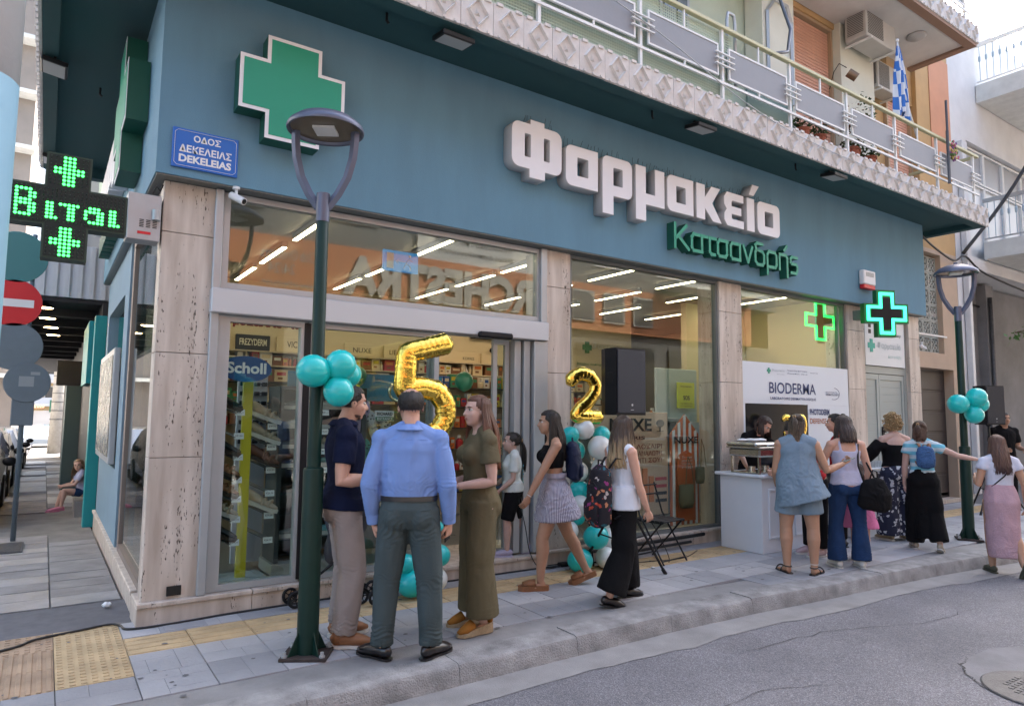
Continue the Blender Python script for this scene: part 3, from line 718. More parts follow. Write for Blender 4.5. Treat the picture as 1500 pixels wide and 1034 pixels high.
MB().box(14.80, 14.92, .2, .31, .1, 7.2, b=.01).box(14.80, 15.05, .2, .31, 7.2, 7.4, b=.01).build('drain_pipe', mat('pipe_white', (.62, .63, .64), .5, var=.08, vscale=6), Nb)
MB().tube([(17.2, .95, 4.2), (16.2, .95, 4.25), (15.5, .93, 4.1), (15.42, .93, 3.5), (15.45, .93, .3)], .02, 6).build('wall_cable', BLACK, Nb, smooth=True)
MB().tube([(17.3, .75, 4.4), (17.3, .75, 2.0), (17.25, .75, 1.9), (16.8, .75, 1.86)], .045, 8).build('wall_pipe', IRON, Nb, smooth=True)
# street cables
CAB = mat('black_cable', (.015, .015, .016), .5)
def cable(pts, r, label, name='cable', group=None, n=6, sub=6):
    P = [Vector(p) for p in pts]; out = []
    for i in range(len(P)-1):
        p0, p1, p2, p3 = P[max(i-1, 0)], P[i], P[i+1], P[min(i+2, len(P)-1)]
        for k in range(sub):
            t = k/sub; out.append(.5*((2*p1)+(p2-p0)*t+(2*p0-5*p1+4*p2-p3)*t*t+(3*p1-p0-3*p2+p3)*t**3))
    out.append(P[-1]); o = MB().tube(out, r, n).build(name, CAB, smooth=True); return tag(o, label, 'cable', group)
cable([(14.6, .2, 4.95), (15.6, -.4, 6.4), (16.6, -1.2, 8.6), (18.0, -2.2, 11.8)], .035, 'thick black cable slanting up to the top right corner from the white drain pipe')
cable([(12.6, .1, 5.0), (13.3, .2, 4.9), (14.2, .22, 4.75), (14.7, .2, 4.9), (15.4, .1, 4.6), (17.5, -.3, 4.2)], .02, 'thin black cable sagging along the orange wall towards the white building', sub=5)
# ------------------------------------------------------------------ side street on the left
S2 = thing('canopy_building', 'low building with white parapet and black canopy along the side street', 'building', (0, 9, 0))
PAR = mat('white_parapet', (.60, .63, .66), .8, var=.06, vscale=3); DK = mat('canopy_black', (.015, .015, .017), .6)
MB().box(-1.35, 2, 6.6, 24, 3.32, 4.15).build('parapet', PAR, S2)
rb = MB().box(-.03, .03, 0, .03, 0, .83).mesh('rib', PAR)
for i in range(9): add('rib', rb, S2, loc=(-1.27+i*.16, 6.57, 3.32))
MB().box(-1.3, 1.8, 6.62, 30, 3.25, 3.31).box(-1.35, -1.2, 6.61, 30, 3.08, 3.249).build('canopy', DK, S2)
for i in range(8): MB().box(-1.2, 0, 7.5+i*1.6, 7.62+i*1.6, 3.12, 3.249).build('canopy_rib', DK, S2)
MB().box(-.9, 2.2, 9, 24, 4.16, 9.0).build('upper_wall', mat('grey_upper', (.45, .44, .42), .8), S2)
MB().box(-.75, -.25, 8.95, 8.99, 4.3, 5.2).build('window_pane', dg, S2)
MB().box(.0, 2, 6.3, 30, -.6, 3.24).build('shop_wall', DK, S2)
TQ = mat('turquoise_paint', (.01, .30, .33), .45, var=.06, vscale=5); DG2 = mat('dark_green_panel', (.05, .09, .10), .6)
MB().box(-.10, .05, 5.95, 6.25, -.1, 3.0, b=.006).build('turquoise_post', TQ, S2)
MB().box(-.16, -.06, 6.3, 8.0, 2.0, 2.95).build('awning_roll', TQ, S2)
MB().box(-.28, .02, 12, 13.2, -.2, 2.3).build('side_panel', DG2, S2)
MB().box(-.5, .0, 9.2, 9.6, 2.05, 2.5).build('sign_box', DK, S2)
WARM = mat('lamp_warm', (1, .9, .7), .5, emit=(1, .78, .5), estr=3)
for i, (x, y) in enumerate(((-.74, 6.9), (-.70, 8.35), (-.64, 9.9), (-.59, 11.5))):
    L = tag(MB().lathe([(.13, 0), (.10, .03), (.05, .07), (.0, .075)], (x, y, 3.17), 16).build('downlight', DK, None, smooth=True), '%s warm downlight hanging under the black canopy' % ('nearest', 'second nearest', 'third nearest', 'farthest')[i], 'lamp', 'downlights under the canopy')
    MB().lathe([(.0, -.004), (.115, -.004)], (x, y, 3.17), 16).build('bulb', WARM, L)
GLED = mat('led_green', (.05, .6, .1), .4, emit=(.05, 1, .15), estr=2)
GLOW = GLED
# far buildings
YW = mat('yellow_far_wall', (.62, .45, .24), .85, var=.06, vscale=1); WW = mat('white_far_wall', (.72, .70, .66), .85)
F = thing('yellow_apartment_block', 'yellow sunlit apartment block at the far end of the side street', 'building', (-2, 72, -1))
MB().box(-9, 2.4, 72, 80, -1.5, 6.4).build('wall', YW, F)
for zz in (1.9, 4.1, 6.4):
    MB().box(-9.1, 2.5, 71.2, 72, zz, zz+.25).build('balcony_slab', WW, F); MB().box(-9.1, 2.5, 71.2, 71.25, zz+.26, zz+.8).build('balcony_rail', mat('far_rail', (.6, .6, .6), .6), F)
for i in range(6):
    for zz in (.2, 2.5, 4.7):
        x = -7.6+i*1.7; wf = MB().box(x, x+.9, 71.9, 72, zz, zz+1.3).build('window', WW, F); MB().box(x+.08, x+.82, 71.86, 71.89, zz+.08, zz+1.22).build('pane', dg, wf)
F = thing('white_garden_wall', 'low white garden wall with a green gate before the yellow block', 'wall', (0, 55, -1))
MB().box(-2.2, 3.6, 55, 55.3, -1.4, 1.5).build('wall', WW, F); MB().box(-.4, .6, 54.93, 54.99, 1.4, 2.3).build('gate_panel', mat('green_gate', (.05, .2, .12), .6), F)
tl = MB().box(-.06, .06, -.2, .3, -.04, .04).mesh('roof_tile', mat('terracotta', (.5, .2, .1), .7))
for i in range(8): add('roof_tile', tl, F, loc=(-1.9+i*.16, 54.9, 1.75), rot=(.5, 0, 0))
F = thing('grey_tower_block', 'tall grey brown apartment block seen between blue column and soffit', 'building', (-6, 30, 0))
MB().box(-16, -2.05, 38, 50, -1, 25).build('wall', mat('brown_grey_wall', (.22, .19, .17), .85, var=.15, vscale=1), F)
for i in range(7): MB().box(-16, -1.9, 37, 38, 3.2+i*3, 3.4+i*3).build('balcony_slab', WHITED, F)
F = thing('white_side_building', 'white building closing the left side of the side street', 'building', (-8, 12, 0))
MB().box(-16, -6.4, 2, 37, -1, 9).build('wall', WW, F)
# ------------------------------------------------------------------ utility pole, blue column, signs
up_ = thing('utility_pole', 'tapered grey concrete utility pole standing on the side street pavement', 'pole', (-.14, 34, zs(34)))
MB().lathe([(.33, 0), (.26, 3), (.2, 8), (.15, 10)], n=16).build('shaft', mat('pole_concrete', (.36, .34, .31), .9, var=.2, vscale=5, bump=.4, bscale=50), up_, world=False, smooth=True)
for i in range(7): MB().lathe([(.315-i*.012, 1.6+i*.42), (.315-i*.012, 1.64+i*.42)], n=16).build('band', IRON, up_, world=False)
bc = thing('painted_column', 'pale blue and white painted round column at the left edge of the picture', 'column', (-1.08, -1.5, 0))
CB = mat('column_blue', (.24, .42, .52), .6, var=.05, vscale=4, bump=.15, bscale=30); CW = mat('column_white', (.56, .59, .62), .6, var=.05, vscale=4, bump=.15, bscale=30)
MB().lathe([(.235, 0), (.232, 3.27)], n=40).build('blue_shaft', CB, bc, world=False, smooth=True)
MB().lathe([(.232, 3.271), (.23, 6.5)], n=40).build('white_shaft', CW, bc, world=False, smooth=True)
SB = mat('sign_back_grey', (.15, .20, .24), .5, .3, var=.08, vscale=6)
sp_ = thing('traffic_sign_post', 'grey steel post carrying round traffic signs by the side street', 'sign post', (-.88, 5.0, zs(5)))
MB().tube([(0, 0, 0), (.0, 0, 3.95)], .03, 10).build('post', SB, sp_, world=False, smooth=True)
def disc(parent, z, r, mt, nm, y=-.045, x=-.0):
    return MB().lathe([(0, -.006), (r, -.006), (r+.004, 0), (r, .006), (0, .006)], (x, y, z), 32, axis='y').build(nm, mt, parent, world=False)
RED = mat('traffic_red', (.62, .02, .03), .4)
disc(sp_, 3.62, .33, mat('sign_teal_back', (.05, .20, .21), .5), 'sign_disc', x=-.17)
rd = disc(sp_, 3.02, .30, RED, 'no_entry_disc', x=-.17)
MB().box(-.38, .04, -.056, -.053, 2.97, 3.07).build('white_bar', WHITE, rd, world=False)
disc(sp_, 2.46, .30, SB, 'sign_disc', x=-.13); disc(sp_, 2.0, .25, SB, 'sign_disc', x=.03, y=-.07); MB().box(-.12, .12, -.06, -.045, 1.45, 1.98, b=.05).build('sign_plate', SB, sp_, world=False)
for z in (3.62, 3.02, 2.46, 2.0): MB().box(-.05, .05, -.04, .035, z-.02, z+.02, b=.004).build('clamp', ALUD, sp_, world=False)
MB().box(-.06, .10, -.079, -.0765, 1.95, 2.08).box(.06, .16, -.0795, -.0765, 2.1, 2.14).build('sticker', mat('sticker_pale', (.30, .34, .36), .6), sp_, world=False)
# parked cars
def car(name, label, loc, paint, glassm, group='cars parked along the side street', wagon=False):
    t = thing(name, label, 'car', loc, 0, group)
    # profile in (y,z), length along y
    L = 4.2; P = [(-2.1,.35),(-2.12,.62),(-1.95,.80),(-1.05,.94),(-.45,1.40),(.9,1.46),(1.55,1.35 if wagon else 1.15),(1.98,.98),(2.1,.75),(2.08,.35)]
    mb = MB(); hw = .86; k = 0
    for x, s in ((-hw, .93), (-hw*1.0, 1.0), (hw*1.0, 1.0), (hw, .93)):
        for y, z in P: mb.v.append((x*(1 if z < .95 else .80), y, z))
    mb = MB()
    def ring(xf, sc):
        return [((xf*(1-.22*max(0, (z-.9)/.5))), y*sc, z) for y, z in P]
    rs_ = [ring(-.80, .97), ring(-.87, 1.0), ring(.87, 1.0), ring(.80, .97)]
    rs_ = [ring(-.87, .99), ring(-.6, 1.01), ring(.6, 1.01), ring(.87, .99)]
    for R_ in rs_: mb.v += R_
    n = len(P)
    for i in range(3):
        for j in range(n): mb.quadf(i*n+j, i*n+(j+1) % n, (i+1)*n+(j+1) % n, (i+1)*n+j)
    mb.f.append(tuple(range(n))); mb.mi.append(0); mb.f.append(tuple(range(3*n, 4*n))[::-1]); mb.mi.append(0)
    mb.build('body', paint, t, world=False, fix=True)
    for s in (-1, 1):
        q = MB(); x = s*.80
        for a, b in (((-.92,.98),(-.1,1.0)), ((-.04,1.0),(.75,1.0))):
            q.face([(s*.855, a[0], .98), (s*.855, b[0], 1.0), (s*.775, b[0]-.02, 1.36), (s*.775, max(a[0], -.42), 1.34)])
        q.build('side_window', glassm, t, world=False)
        m_ = MB().ball((s*1.0, -.72, 1.0), .1, 10, 7, rx=.10, ry=.06, rz=.075).build('mirror', BLACK, t, world=False, smooth=True)
        for y in (-1.32, 1.3):
            wl = MB().lathe([(.0, -.09), (.28, -.09), (.32, -.05), (.32, .09), (.0, .09)], (s*.80, y, .32), 20, axis='x').build('wheel', mat('tyre', (.02, .02, .02), .8), t, world=False)
            MB().lathe([(.0, -.01), (.2, .0), (.21, .02), (0, .025)], (s*.80+s*.08, y, .32), 12, axis='x').build('rim', ALU, wl, world=False)
    MB().face([(-.7, -1.0, .97), (.7, -1.0, .97), (.6, -.47, 1.38), (-.6, -.47, 1.38)]).build('windscreen', glassm, t, world=False)
    for s in (-1, 1): MB().ball((s*.62, -2.04, .68), .1, 8, 6, rx=.16, ry=.06, rz=.08).build('headlight', WHITE, t, world=False, smooth=True)
    return t
CG = mat('car_glass', (.02, .025, .03), .05, spec=1)
car('parked_car', 'dark car parked nearest on the side street', (-2.06, 8.4, zs(8)-.12), mat('car_dark', (.02, .022, .03), .25, .3, coat=1), CG)
car('parked_car', 'black estate car parked second along the side street', (-2.06, 13.2, zs(13)-.12), mat('car_black', (.03, .03, .035), .25, .3, coat=1), CG, wagon=True)
car('parked_car', 'silver car parked third along the side street', (-2.02, 18.0, zs(18)-.12), mat('car_silver', (.45, .47, .50), .3, .5, coat=1), CG, wagon=True)
car('parked_car', 'grey car parked fourth along the side street', (-2.0, 23, zs(23)-.12), mat('car_grey', (.25, .28, .30), .3, .5, coat=1), CG)
car('parked_car', 'pale blue car standing across the far junction', (-.9, 45, zs(45)-.12), mat('car_blue', (.35, .42, .50), .3, .3, coat=1), CG)
# ------------------------------------------------------------------ street lamps
LG = mat('lamp_green', (.004, .026, .019), .45, .0, var=.1, vscale=10, spec=.3); LB = mat('lamp_blue_grey', (.11, .125, .18), .4, .4, var=.05, vscale=6)
RUST = mat('rusty_plate', (.06, .045, .04), .8, .3, var=.4, vscale=15)
def lamp(label, loc, rz):
    t = thing('street_lamp', label, 'street lamp', loc, rz, 'twin armed street lamps on the pavement'); k = dict(world=False)
    bp_ = MB().box(-.15, .15, -.13, .13, .0, .022, b=.004).build('base_plate', RUST, t, **k)
    for a, b in ((-.12,-.1),(.12,-.1),(-.12,.1),(.12,.1)): MB().tube([(a, b, .02), (a, b, .055)], .012, 6).tube([(a, b, .02), (a, b, .034)], .02, 6).build('anchor_bolt', ALU, bp_, **k)
    for i in range(4):
        c, s = cos(i*pi/2+.78), sin(i*pi/2+.78)
        q = MB(); q.v = [(c*.06-s*.004, s*.06+c*.004, .022), (c*.14-s*.004, s*.14+c*.004, .022), (c*.065-s*.004, s*.065+c*.004, .17)]
        q.v += [(x+s*.008, y-c*.008, z) for x, y, z in q.v]; q.f = [(0,1,2),(5,4,3),(0,3,4,1),(1,4,5,2),(2,5,3,0)]; q.mi = [0]*5; q.build('gusset', LG, bp_, **k)
    MB().lathe([(.070, .022), (.067, 1.2), (.063, 1.215), (.05, 1.22)], n=24).build('sleeve', LG, t, smooth=True, angle=50, **k)
    MB().lathe([(.046, 1.2), (.043, 2.92), (.04, 2.925)], n=20).build('pole', LG, t, smooth=True, angle=50, **k)
    MB().lathe([(.046, 2.90), (.046, 3.10), (.0, 3.10)], n=20).build('collar', LB, t, smooth=True, angle=50, **k)
    for s in (-1, 1):
        P = [(s*.03, 0, 3.0), (s*.10, 0, 3.10), (s*.16, 0, 3.22), (s*.195, 0, 3.36), (s*.205, 0, 3.48), (s*.205, 0, 3.55)]
        q = MB()
        q.tube(P, .030, 4, ry=.018, up=(0, 1, 0)); q.build('arm', LB, t, **k)
    hd = MB().lathe([(0, 3.58), (.235, 3.578), (.245, 3.55), (.262, 3.545), (.266, 3.56), (.255, 3.585), (.20, 3.63), (.12, 3.665), (.03, 3.68), (0, 3.68)], n=40).build('lamp_head', LB, t, smooth=True, angle=50, **k)
    MB().lathe([(.0, 3.565), (.24, 3.568)], n=32).build('lens', mat('lamp_lens', (.14, .11, .08), .1, spec=.8), hd, **k)
    MB().box(-.075, .075, -.075, .075, 3.545, 3.562).build('led_panel', mat('led_off', (.75, .74, .72), .4), hd, **k)
    MB().box(-.022, .022, -.022, .022, 3.68, 3.71, b=.005).build('cap', LB, hd, **k)
    return t
lamp('near street lamp with dark green pole before the shop, turquoise balloons tied to it', (.87, -1.24, .012), radians(-32))
lamp('far street lamp with dark green pole at the right, past the table', (9.5, -1.7, .012), radians(-60))
# ------------------------------------------------------------------ balloons
def latex(name, c): return mat(name, c, .28, coat=.3, spec=.5)
BT = latex('turquoise_latex', (.01, .52, .50)); BW = latex('white_latex', (.72, .76, .74)); BG = latex('green_latex', (.05, .30, .16))
def balloon(c, r, m, label, group, dirv=(0, 0, -1)):
    prof = [(0, 1.0), (.38, .92), (.70, .72), (.92, .40), (1.0, .02), (.95, -.36), (.78, -.72), (.50, -.98), (.22, -1.13), (.05, -1.19), (.07, -1.24), (0, -1.25)]
    mb = MB().lathe([(a*r, b*r) for a, b in prof], n=26); q = Vector((0, 0, -1)).rotation_difference(Vector(dirv)).to_matrix()
    mb.v = [tuple(q @ Vector(v)) for v in mb.v]
    o = mb.build('balloon', m, None, smooth=True, fix=True, loc=tuple(c)); return tag(o, label, 'balloon', group)
g1 = 'turquoise balloons tied to the near lamp'; C0 = Vector((.93, -1.36, 1.84))
for off, r, lb in (((-.135, -.02, .03), .108, 'leftmost turquoise balloon on the near lamp'), ((.045, -.04, .075), .104, 'topmost turquoise balloon on the near lamp'), ((.135, .06, .02), .092, 'rightmost turquoise balloon on the near lamp, partly behind the top one'), ((.035, -.05, -.105), .100, 'lowest turquoise balloon on the near lamp, beside the man in navy')):
    o_ = Vector(off); balloon(C0+o_, r, BT, lb, g1, (-o_.normalized()))
g1 = 'turquoise balloons tied to the far lamp'; C0 = Vector((9.42, -1.82, 1.77))
for off, r, lb in (((-.20, .06, .02), .125, 'leftmost turquoise balloon on the far lamp'), ((.06, -.06, .11), .125, 'topmost turquoise balloon on the far lamp'), ((.17, -.05, .02), .11, 'rightmost turquoise balloon on the far lamp'), ((.04, -.03, -.12), .115, 'lowest turquoise balloon on the far lamp')):
    o_ = Vector(off); balloon(C0+o_, r, BT, lb, g1, (-o_.normalized()))
def column_bal(pts, g, where):
    for i, (x, y, z, r, c) in enumerate(pts):
        m_ = {'t': BT, 'w': BW}[c]; nm = {'t': 'turquoise', 'w': 'white'}[c]
        hh = 'at the foot' if z < .35 else 'in the lower half' if z < .75 else 'in the upper half' if z < 1.2 else 'at the top'
        sd_ = 'left side' if x < pts[0][5-5]-.05 else 'right side'
        o = balloon((x, y, z), r, m_, '%s balloon %s of the balloon column %s' % (nm, hh, where), g, (.3*(1 if i % 2 else -1), .8, -.2))
# ------------------------------------------------------------------ interior of the shop
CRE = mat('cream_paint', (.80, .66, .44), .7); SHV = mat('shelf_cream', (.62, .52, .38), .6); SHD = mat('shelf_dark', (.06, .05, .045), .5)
I_ = thing('shop_interior', None, None, (0, 0, 0)); I_['kind'] = 'structure'
MB().box(.32, 14.15, .5, 8.6, .10, .148).build('shop_floor', mat('dark_tile_floor', (.16, .155, .15), .3, var=.1, vscale=3), I_)
MB().box(.32, 14.15, .43, 8.6, 3.60, 3.66).build('shop_ceiling', mat('ceiling_white', (.42, .38, .34), .8), I_)
MB().box(1.2, 9.75, 4.95, 5.1, .149, 3.599).box(9.75, 9.9, 4.95, 8.5, .149, 3.599).box(9.9, 12.4, 8.4, 8.5, .149, 3.599).build('back_wall', CRE, I_)
MB().box(12.0, 12.12, .5, 8.39, .149, 3.599).build('right_wall', mat('sand_wall', (.60, .50, .36), .7), I_)
MB().box(8.65, 11.98, 2.3, 2.42, .149, 3.599).build('partition_wall', CRE, I_)
MB().box(10.42, 11.8, .22, .24, .1, 3.38).build('door_backing', VENT, I_)
MB().box(10.30, 10.36, .45, 2.29, .149, 3.599).build('partition_wall', CRE, I_)
# left end partition with rust band against the side window
MB().box(.32, .36, 2.5, 8.5, .149, 3.599).build('left_wall', SHV, I_)
STR = mat('strip_light', (1, .9, .75), .5, emit=(1, .80, .52), estr=4.8)
N_ = 0
LCOL = {1.58: 'leftmost', 3.02: 'second', 4.43: 'third', 5.75: 'fourth', 6.98: 'fifth', 8.08: 'sixth', 9.2: 'seventh', 9.3: 'last'}
for x, ys in ((1.58, (1.3, 2.75, 4.15)), (3.02, (1.3, 2.7, 4.0)), (4.43, (1.35, 2.6, 3.95)), (5.75, (1.05, 2.5, 3.85)), (6.98, (.9, 2.3, 3.8)), (8.08, (1.7, 3.4)), (9.2, (.8, 1.75)), (9.3, (3.4,))):
    for y in ys:
        N_ += 1
        L = tag(MB().box(x-.03, x+.03, y-.53, y+.53, 3.535, 3.60, b=.004).build('strip_light', ALU), 'linear ceiling light number %d seen through the shop windows' % N_, 'ceiling light', 'linear ceiling lights in the shop')
        L['label'] = '%s strip from the street in the %s column of ceiling lights' % (('nearest', 'middle', 'farthest')[ys.index(y)], LCOL[x])
        MB().box(x-.026, x+.026, y-.525, y+.525, 3.528, 3.534).build('diffuser', STR, L)
# header boards on the back wall
def board(x0, x1, z0, z1, body, tx0, tx1, tz0, th, y=4.9, c=CRE, tc=BLACK, nm='header_board', **k):
    o = MB().box(x0, x1, y, y+.04, z0, z1, b=.004).build(nm, c, I_)
    text('lettering', body, tx0, tz0, tx1-tx0, th, y-.004, tc, o, **k); return o
DKB = mat('sign_black', (.01, .01, .01), .5); LT = mat('cream_letters', (.8, .74, .6), .5)
board(1.66, 2.16, 2.53, 2.76, 'FREZYDERM', 1.71, 2.11, 2.60, .10, c=DKB, tc=LT, bold=.02)
board(2.26, 2.86, 2.53, 2.76, 'VICHY', 2.42, 2.72, 2.60, .10)
board(3.35, 3.98, 2.53, 2.74, 'NUXE', 3.50, 3.82, 2.59, .08)
board(4.05, 4.6, 2.53, 2.74, 'LIERAC', 4.15, 4.5, 2.59, .08)
for i in range(3): board(5.05+i*.95, 5.92+i*.95, 2.52, 2.72, 'KORRES', 5.6+i*.95, 5.84+i*.95, 2.58, .05)
text('wall_lettering', 'δερμοκαλλυντικά', 1.3, 2.86, 1.5, .2, 4.94, mat('dark_red', (.25, .02, .03), .5), I_, bold=.04)
GRT = mat('sign_green_text', (.03, .22, .06), .5)
text('wall_lettering', 'Φαρμακείο', 8.75, 2.95, .95, .17, 4.94, mat('cream_relief', (.88, .80, .64), .5), I_, bold=.02, depth=.012)
text('wall_lettering', 'Κατσανδρής', 9.15, 2.78, .55, .1, 4.94, mat('tan_text', (.40, .33, .2), .5), I_)
text('wall_lettering', 'Φαρμακείο', 9.4, 2.62, .95, .19, 2.295, MATS['cream_relief'], I_, bold=.02, depth=.012)
text('wall_lettering', 'Κατσανδρής', 9.6, 2.47, .6, .1, 2.295, MATS['tan_text'], I_)
text('wall_lettering', 'Χάπι & Παροχή', 9.0, 2.30, .45, .06, 2.295, GRT, I_, bold=.02)
def cross_poly(cx, cz, s, t):   # half size s, half arm t
    return [(cx-t, cz-s), (cx+t, cz-s), (cx+t, cz-t), (cx+s, cz-t), (cx+s, cz+t), (cx+t, cz+t), (cx+t, cz+s), (cx-t, cz+s), (cx-t, cz+t), (cx-s, cz+t), (cx-s, cz-t), (cx-t, cz-t)]
MB().prism(cross_poly(8.62, 3.0, .12, .055), 4.93, 4.948).build('wall_cross', mat('leaf_green', (.08, .25, .04), .5), I_, fix=True)
text('wall_lettering', 'Βιταμίνες συμπληρώματα', 8.35, 2.62, .9, .06, 4.94, GRT, I_, bold=.02)
# shelving along the back wall
shl = thing('wall_shelving', 'long cream wall shelving full of boxes behind the shop door', 'shelving', (4.5, 4.9, .15))
LV = (.35, .75, 1.1, 1.42, 1.74, 2.05, 2.29, 2.50)
for z in LV:
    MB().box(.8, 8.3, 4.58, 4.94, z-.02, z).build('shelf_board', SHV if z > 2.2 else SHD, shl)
for x in (.8, 1.75, 2.95, 4.2, 5.45, 6.7, 8.28): MB().box(x-.012, x+.012, 4.6, 4.945, .15, 2.5).build('upright', SHV, shl)
PC = [mat('pack_cream', (.72, .58, .38), .5), mat('pack_white', (.75, .72, .66), .5), mat('pack_orange', (.60, .16, .03), .5), mat('pack_brown', (.22, .09, .04), .5), mat('pack_red', (.45, .03, .04), .5), mat('pack_blue', (.03, .10, .32), .5), mat('pack_yellow', (.62, .48, .04), .5), mat('pack_green', (.05, .25, .12), .5)]
rng = random.Random(11); nb = 0
ORD = ['', 'first', 'second', 'third', 'fourth', 'fifth', 'sixth', 'seventh', 'eighth', 'ninth', 'tenth']+['%dth' % i for i in range(11, 60)]
meshes = {}
SEQ = {}
def goods(kind, x, y, z, w_, dp, h_, m, where):
    global nb
    kk_ = (where, kind, m.name, round(z, 2)); SEQ[kk_] = SEQ.get(kk_, 0)+1
    lev = sorted(LV, reverse=True).index(z) if where[0] == 'b' else int((2.1-z)/.28)
    pos = '%s of its colour from left, %s shelf down' % (ORD[SEQ[kk_]], ORD[max(1, lev+1)])
    key = (kind, round(w_, 2), round(h_, 2), m.name)
    if key not in meshes:
        mb = MB()
        if kind == 'box':
            mb.box(-w_/2, w_/2, 0, dp, 0, h_, b=.003); mb.box(-w_*.34, w_*.34, -.003, 0, h_*.52, h_*.80, m=1); mb.box(-w_*.25, w_*.1, -.003, 0, h_*.2, h_*.36, m=2)
            me = mb.mesh('product_box', [m, PC[(nb*3) % 8], PC[3]])
        else:
            mb.lathe([(w_*.42, 0), (w_*.45, h_*.05), (w_*.45, h_*.62), (w_*.2, h_*.74), (w_*.2, h_*.8)], n=8).lathe([(w_*.24, h_*.8), (w_*.24, h_), (0, h_)], n=8, m=1)
            me = mb.mesh('bottle', [m, PC[1]], smooth=True, angle=40)
        meshes[key] = me
    o = bpy.data.objects.new('product_box' if kind == 'box' else 'bottle', meshes[key]); o.location = (x, y, z); COL.objects.link(o)
    cn = m.name.split('_')[1]
    if kind == 'box': tag(o, '%s box on %s, %s' % (cn, where, pos), 'box', 'boxes on %s' % where)
    else: tag(o, '%s bottle on %s, %s' % (cn, where, pos), 'bottle', 'bottles on %s' % where)
    nb += 1; return o
for z in LV[2:-1]:
    where = 'back wall shelves'
    x = 1.3 if z > 1.3 else 3.6
    while x < 8.2:
        if 2.8 < x < 3.2: x += .1
        r = rng.random(); w_ = rng.choice((.08, .11, .14, .18, .2)); h_ = min(.20, rng.choice((.12, .15, .18, .2)))
        m = rng.choice(PC[:2]*3+PC[2:5]+PC[:1]) if z > 1.9 else rng.choice(PC)
        if r < .72: goods('box', x+w_/2, 4.62, z, w_, .16, h_, m, where); x += w_+.008
        elif r < .92: goods('bottle', x+.03, 4.66, z, .06, .06, .15, m, where); x += .075
        else: x += .05
# service counter seen through the second window
ct = thing('service_counter', 'dark blue grey service counter behind the second shop window', 'counter', (6.6, 1.5, .15))
MB().box(5.6, 7.25, 1.3, 1.9, .15, 1.5).build('body', mat('counter_grey', (.10, .13, .15), .4), ct); MB().box(5.55, 7.3, 1.25, 1.95, 1.501, 1.56, b=.01).build('worktop', mat('counter_top', (.25, .30, .33), .3), ct)
nk = thing('nuxe_poster', 'large tan cosmetics poster standing inside the second window', 'poster', (5.6, .35, .17))
TAN = mat('poster_tan', (.55, .36, .24), .5, var=.1, vscale=3)
MB().box(4.75, 6.02, .34, .36, .35, 1.64, b=.008).build('board', TAN, nk)
text('lettering', 'NUXE', 5.0, 1.40, .72, .16, .335, BLACK, nk, bold=.03); text('lettering', 'PARIS', 5.2, 1.30, .4, .04, .335, BLACK, nk, bold=.02)
TRE = MB().ball((5.87, .332, 1.50), .07, 10, 6, rx=.075, ry=.004, rz=.05).box(5.86, 5.88, .33, .335, 1.40, 1.47).box(5.81, 5.93, .33, .335, 1.395, 1.402).build('tree_mark', BLACK, nk)
RDT = mat('poster_dark_red', (.20, .03, .02), .5)
for i, s_ in enumerate(('ΤΟ ΚΑΛΟΚΑΙΡΙ', 'ΣΤΑ ΚΑΤΑΝΑΛΩΤΗ', 'ΣΤΟ ΣΠΙΤΙ ΣΟΥ!')): text('lettering', s_, 5.1, 1.18-i*.085, .8, .06, .335, RDT, nk, bold=.01)
for i, (a, h_) in enumerate(((5.66, .32), (5.55, .42), (5.40, .28))): MB().box(a, a+.08, .325, .338, .52, .52+h_).build('tube_picture', PC[2], nk)
for i in range(4): MB().box(5.78, 5.98, .332, .338, .78-i*.09, .82-i*.09).build('text_block', PC[4] if i < 2 else BLACK, nk)
bh = thing('beach_hut_display', 'orange and white striped beach hut display with hanging straw bags', 'display', (6.3, .3, .17))
HUT = mat('hut_orange', (.55, .12, .03), .5); HW = mat('hut_white', (.75, .72, .68), .5)
MB().prism([(6.02, .2), (6.56, .2), (6.56, 1.36), (6.30, 1.62), (6.02, 1.36)], .30, .32).build('board', HUT, bh, fix=True)
for i in range(5):
    a = 6.05+i*.105; zt = 1.36+min(a-6.02+.03, 6.56-a-.03)*.95; MB().prism([(a, .2), (a+.045, .2), (a+.045, zt), (a, zt-.02)], .290, .299).build('stripe', HW, bh, fix=True)
MB().prism([(6.12, .25), (6.46, .25), (6.46, 1.0), (6.42, 1.10), (6.29, 1.15), (6.16, 1.10), (6.12, 1.0)], .275, .288).build('arched_door', HUT, bh, fix=True)
text('lettering', 'NUXE', 6.06, 1.24, .46, .09, .27, BLACK, bh, bold=.03)
for i in range(4): text('lettering', ('Τα must', 'καλοκαιριού', 'στην τσάντα', 'σου'), 6.2, 1.05-i*.045, .2, .025, .27, HW, bh) if False else text('lettering', ('Τα must', 'καλοκαιριού', 'στην τσάντα', 'σου')[i], 6.2, 1.05-i*.045, .2, .028, .27, HW, bh)
STRAW = mat('woven_straw', (.17, .14, .07), .9, var=.3, vscale=60, bump=1.0, bscale=140)
def straw(x, y, z, w_, h_, lb):
    t = thing('straw_bag', lb, 'bag', (x, y, z), 0, 'straw bags on the beach hut display'); mb = MB()
    mb.lathe([(.0, 0), (w_*.40, .01), (w_*.50, h_*.3), (w_*.47, h_), (w_*.44, h_), (w_*.42, h_*.5)], n=18); mb.v = [(a, b*.45, c) for a, b, c in mb.v]
    mb.build('basket', STRAW, t, world=False, smooth=True)
    MB().tube([(-w_*.3, -.06, h_), (-w_*.15, -.05, h_+.25), (0, -.03, h_+.36), (w_*.15, -.05, h_+.25), (w_*.3, -.06, h_)], .006, 5).build('handle', STRAW, t, world=False)
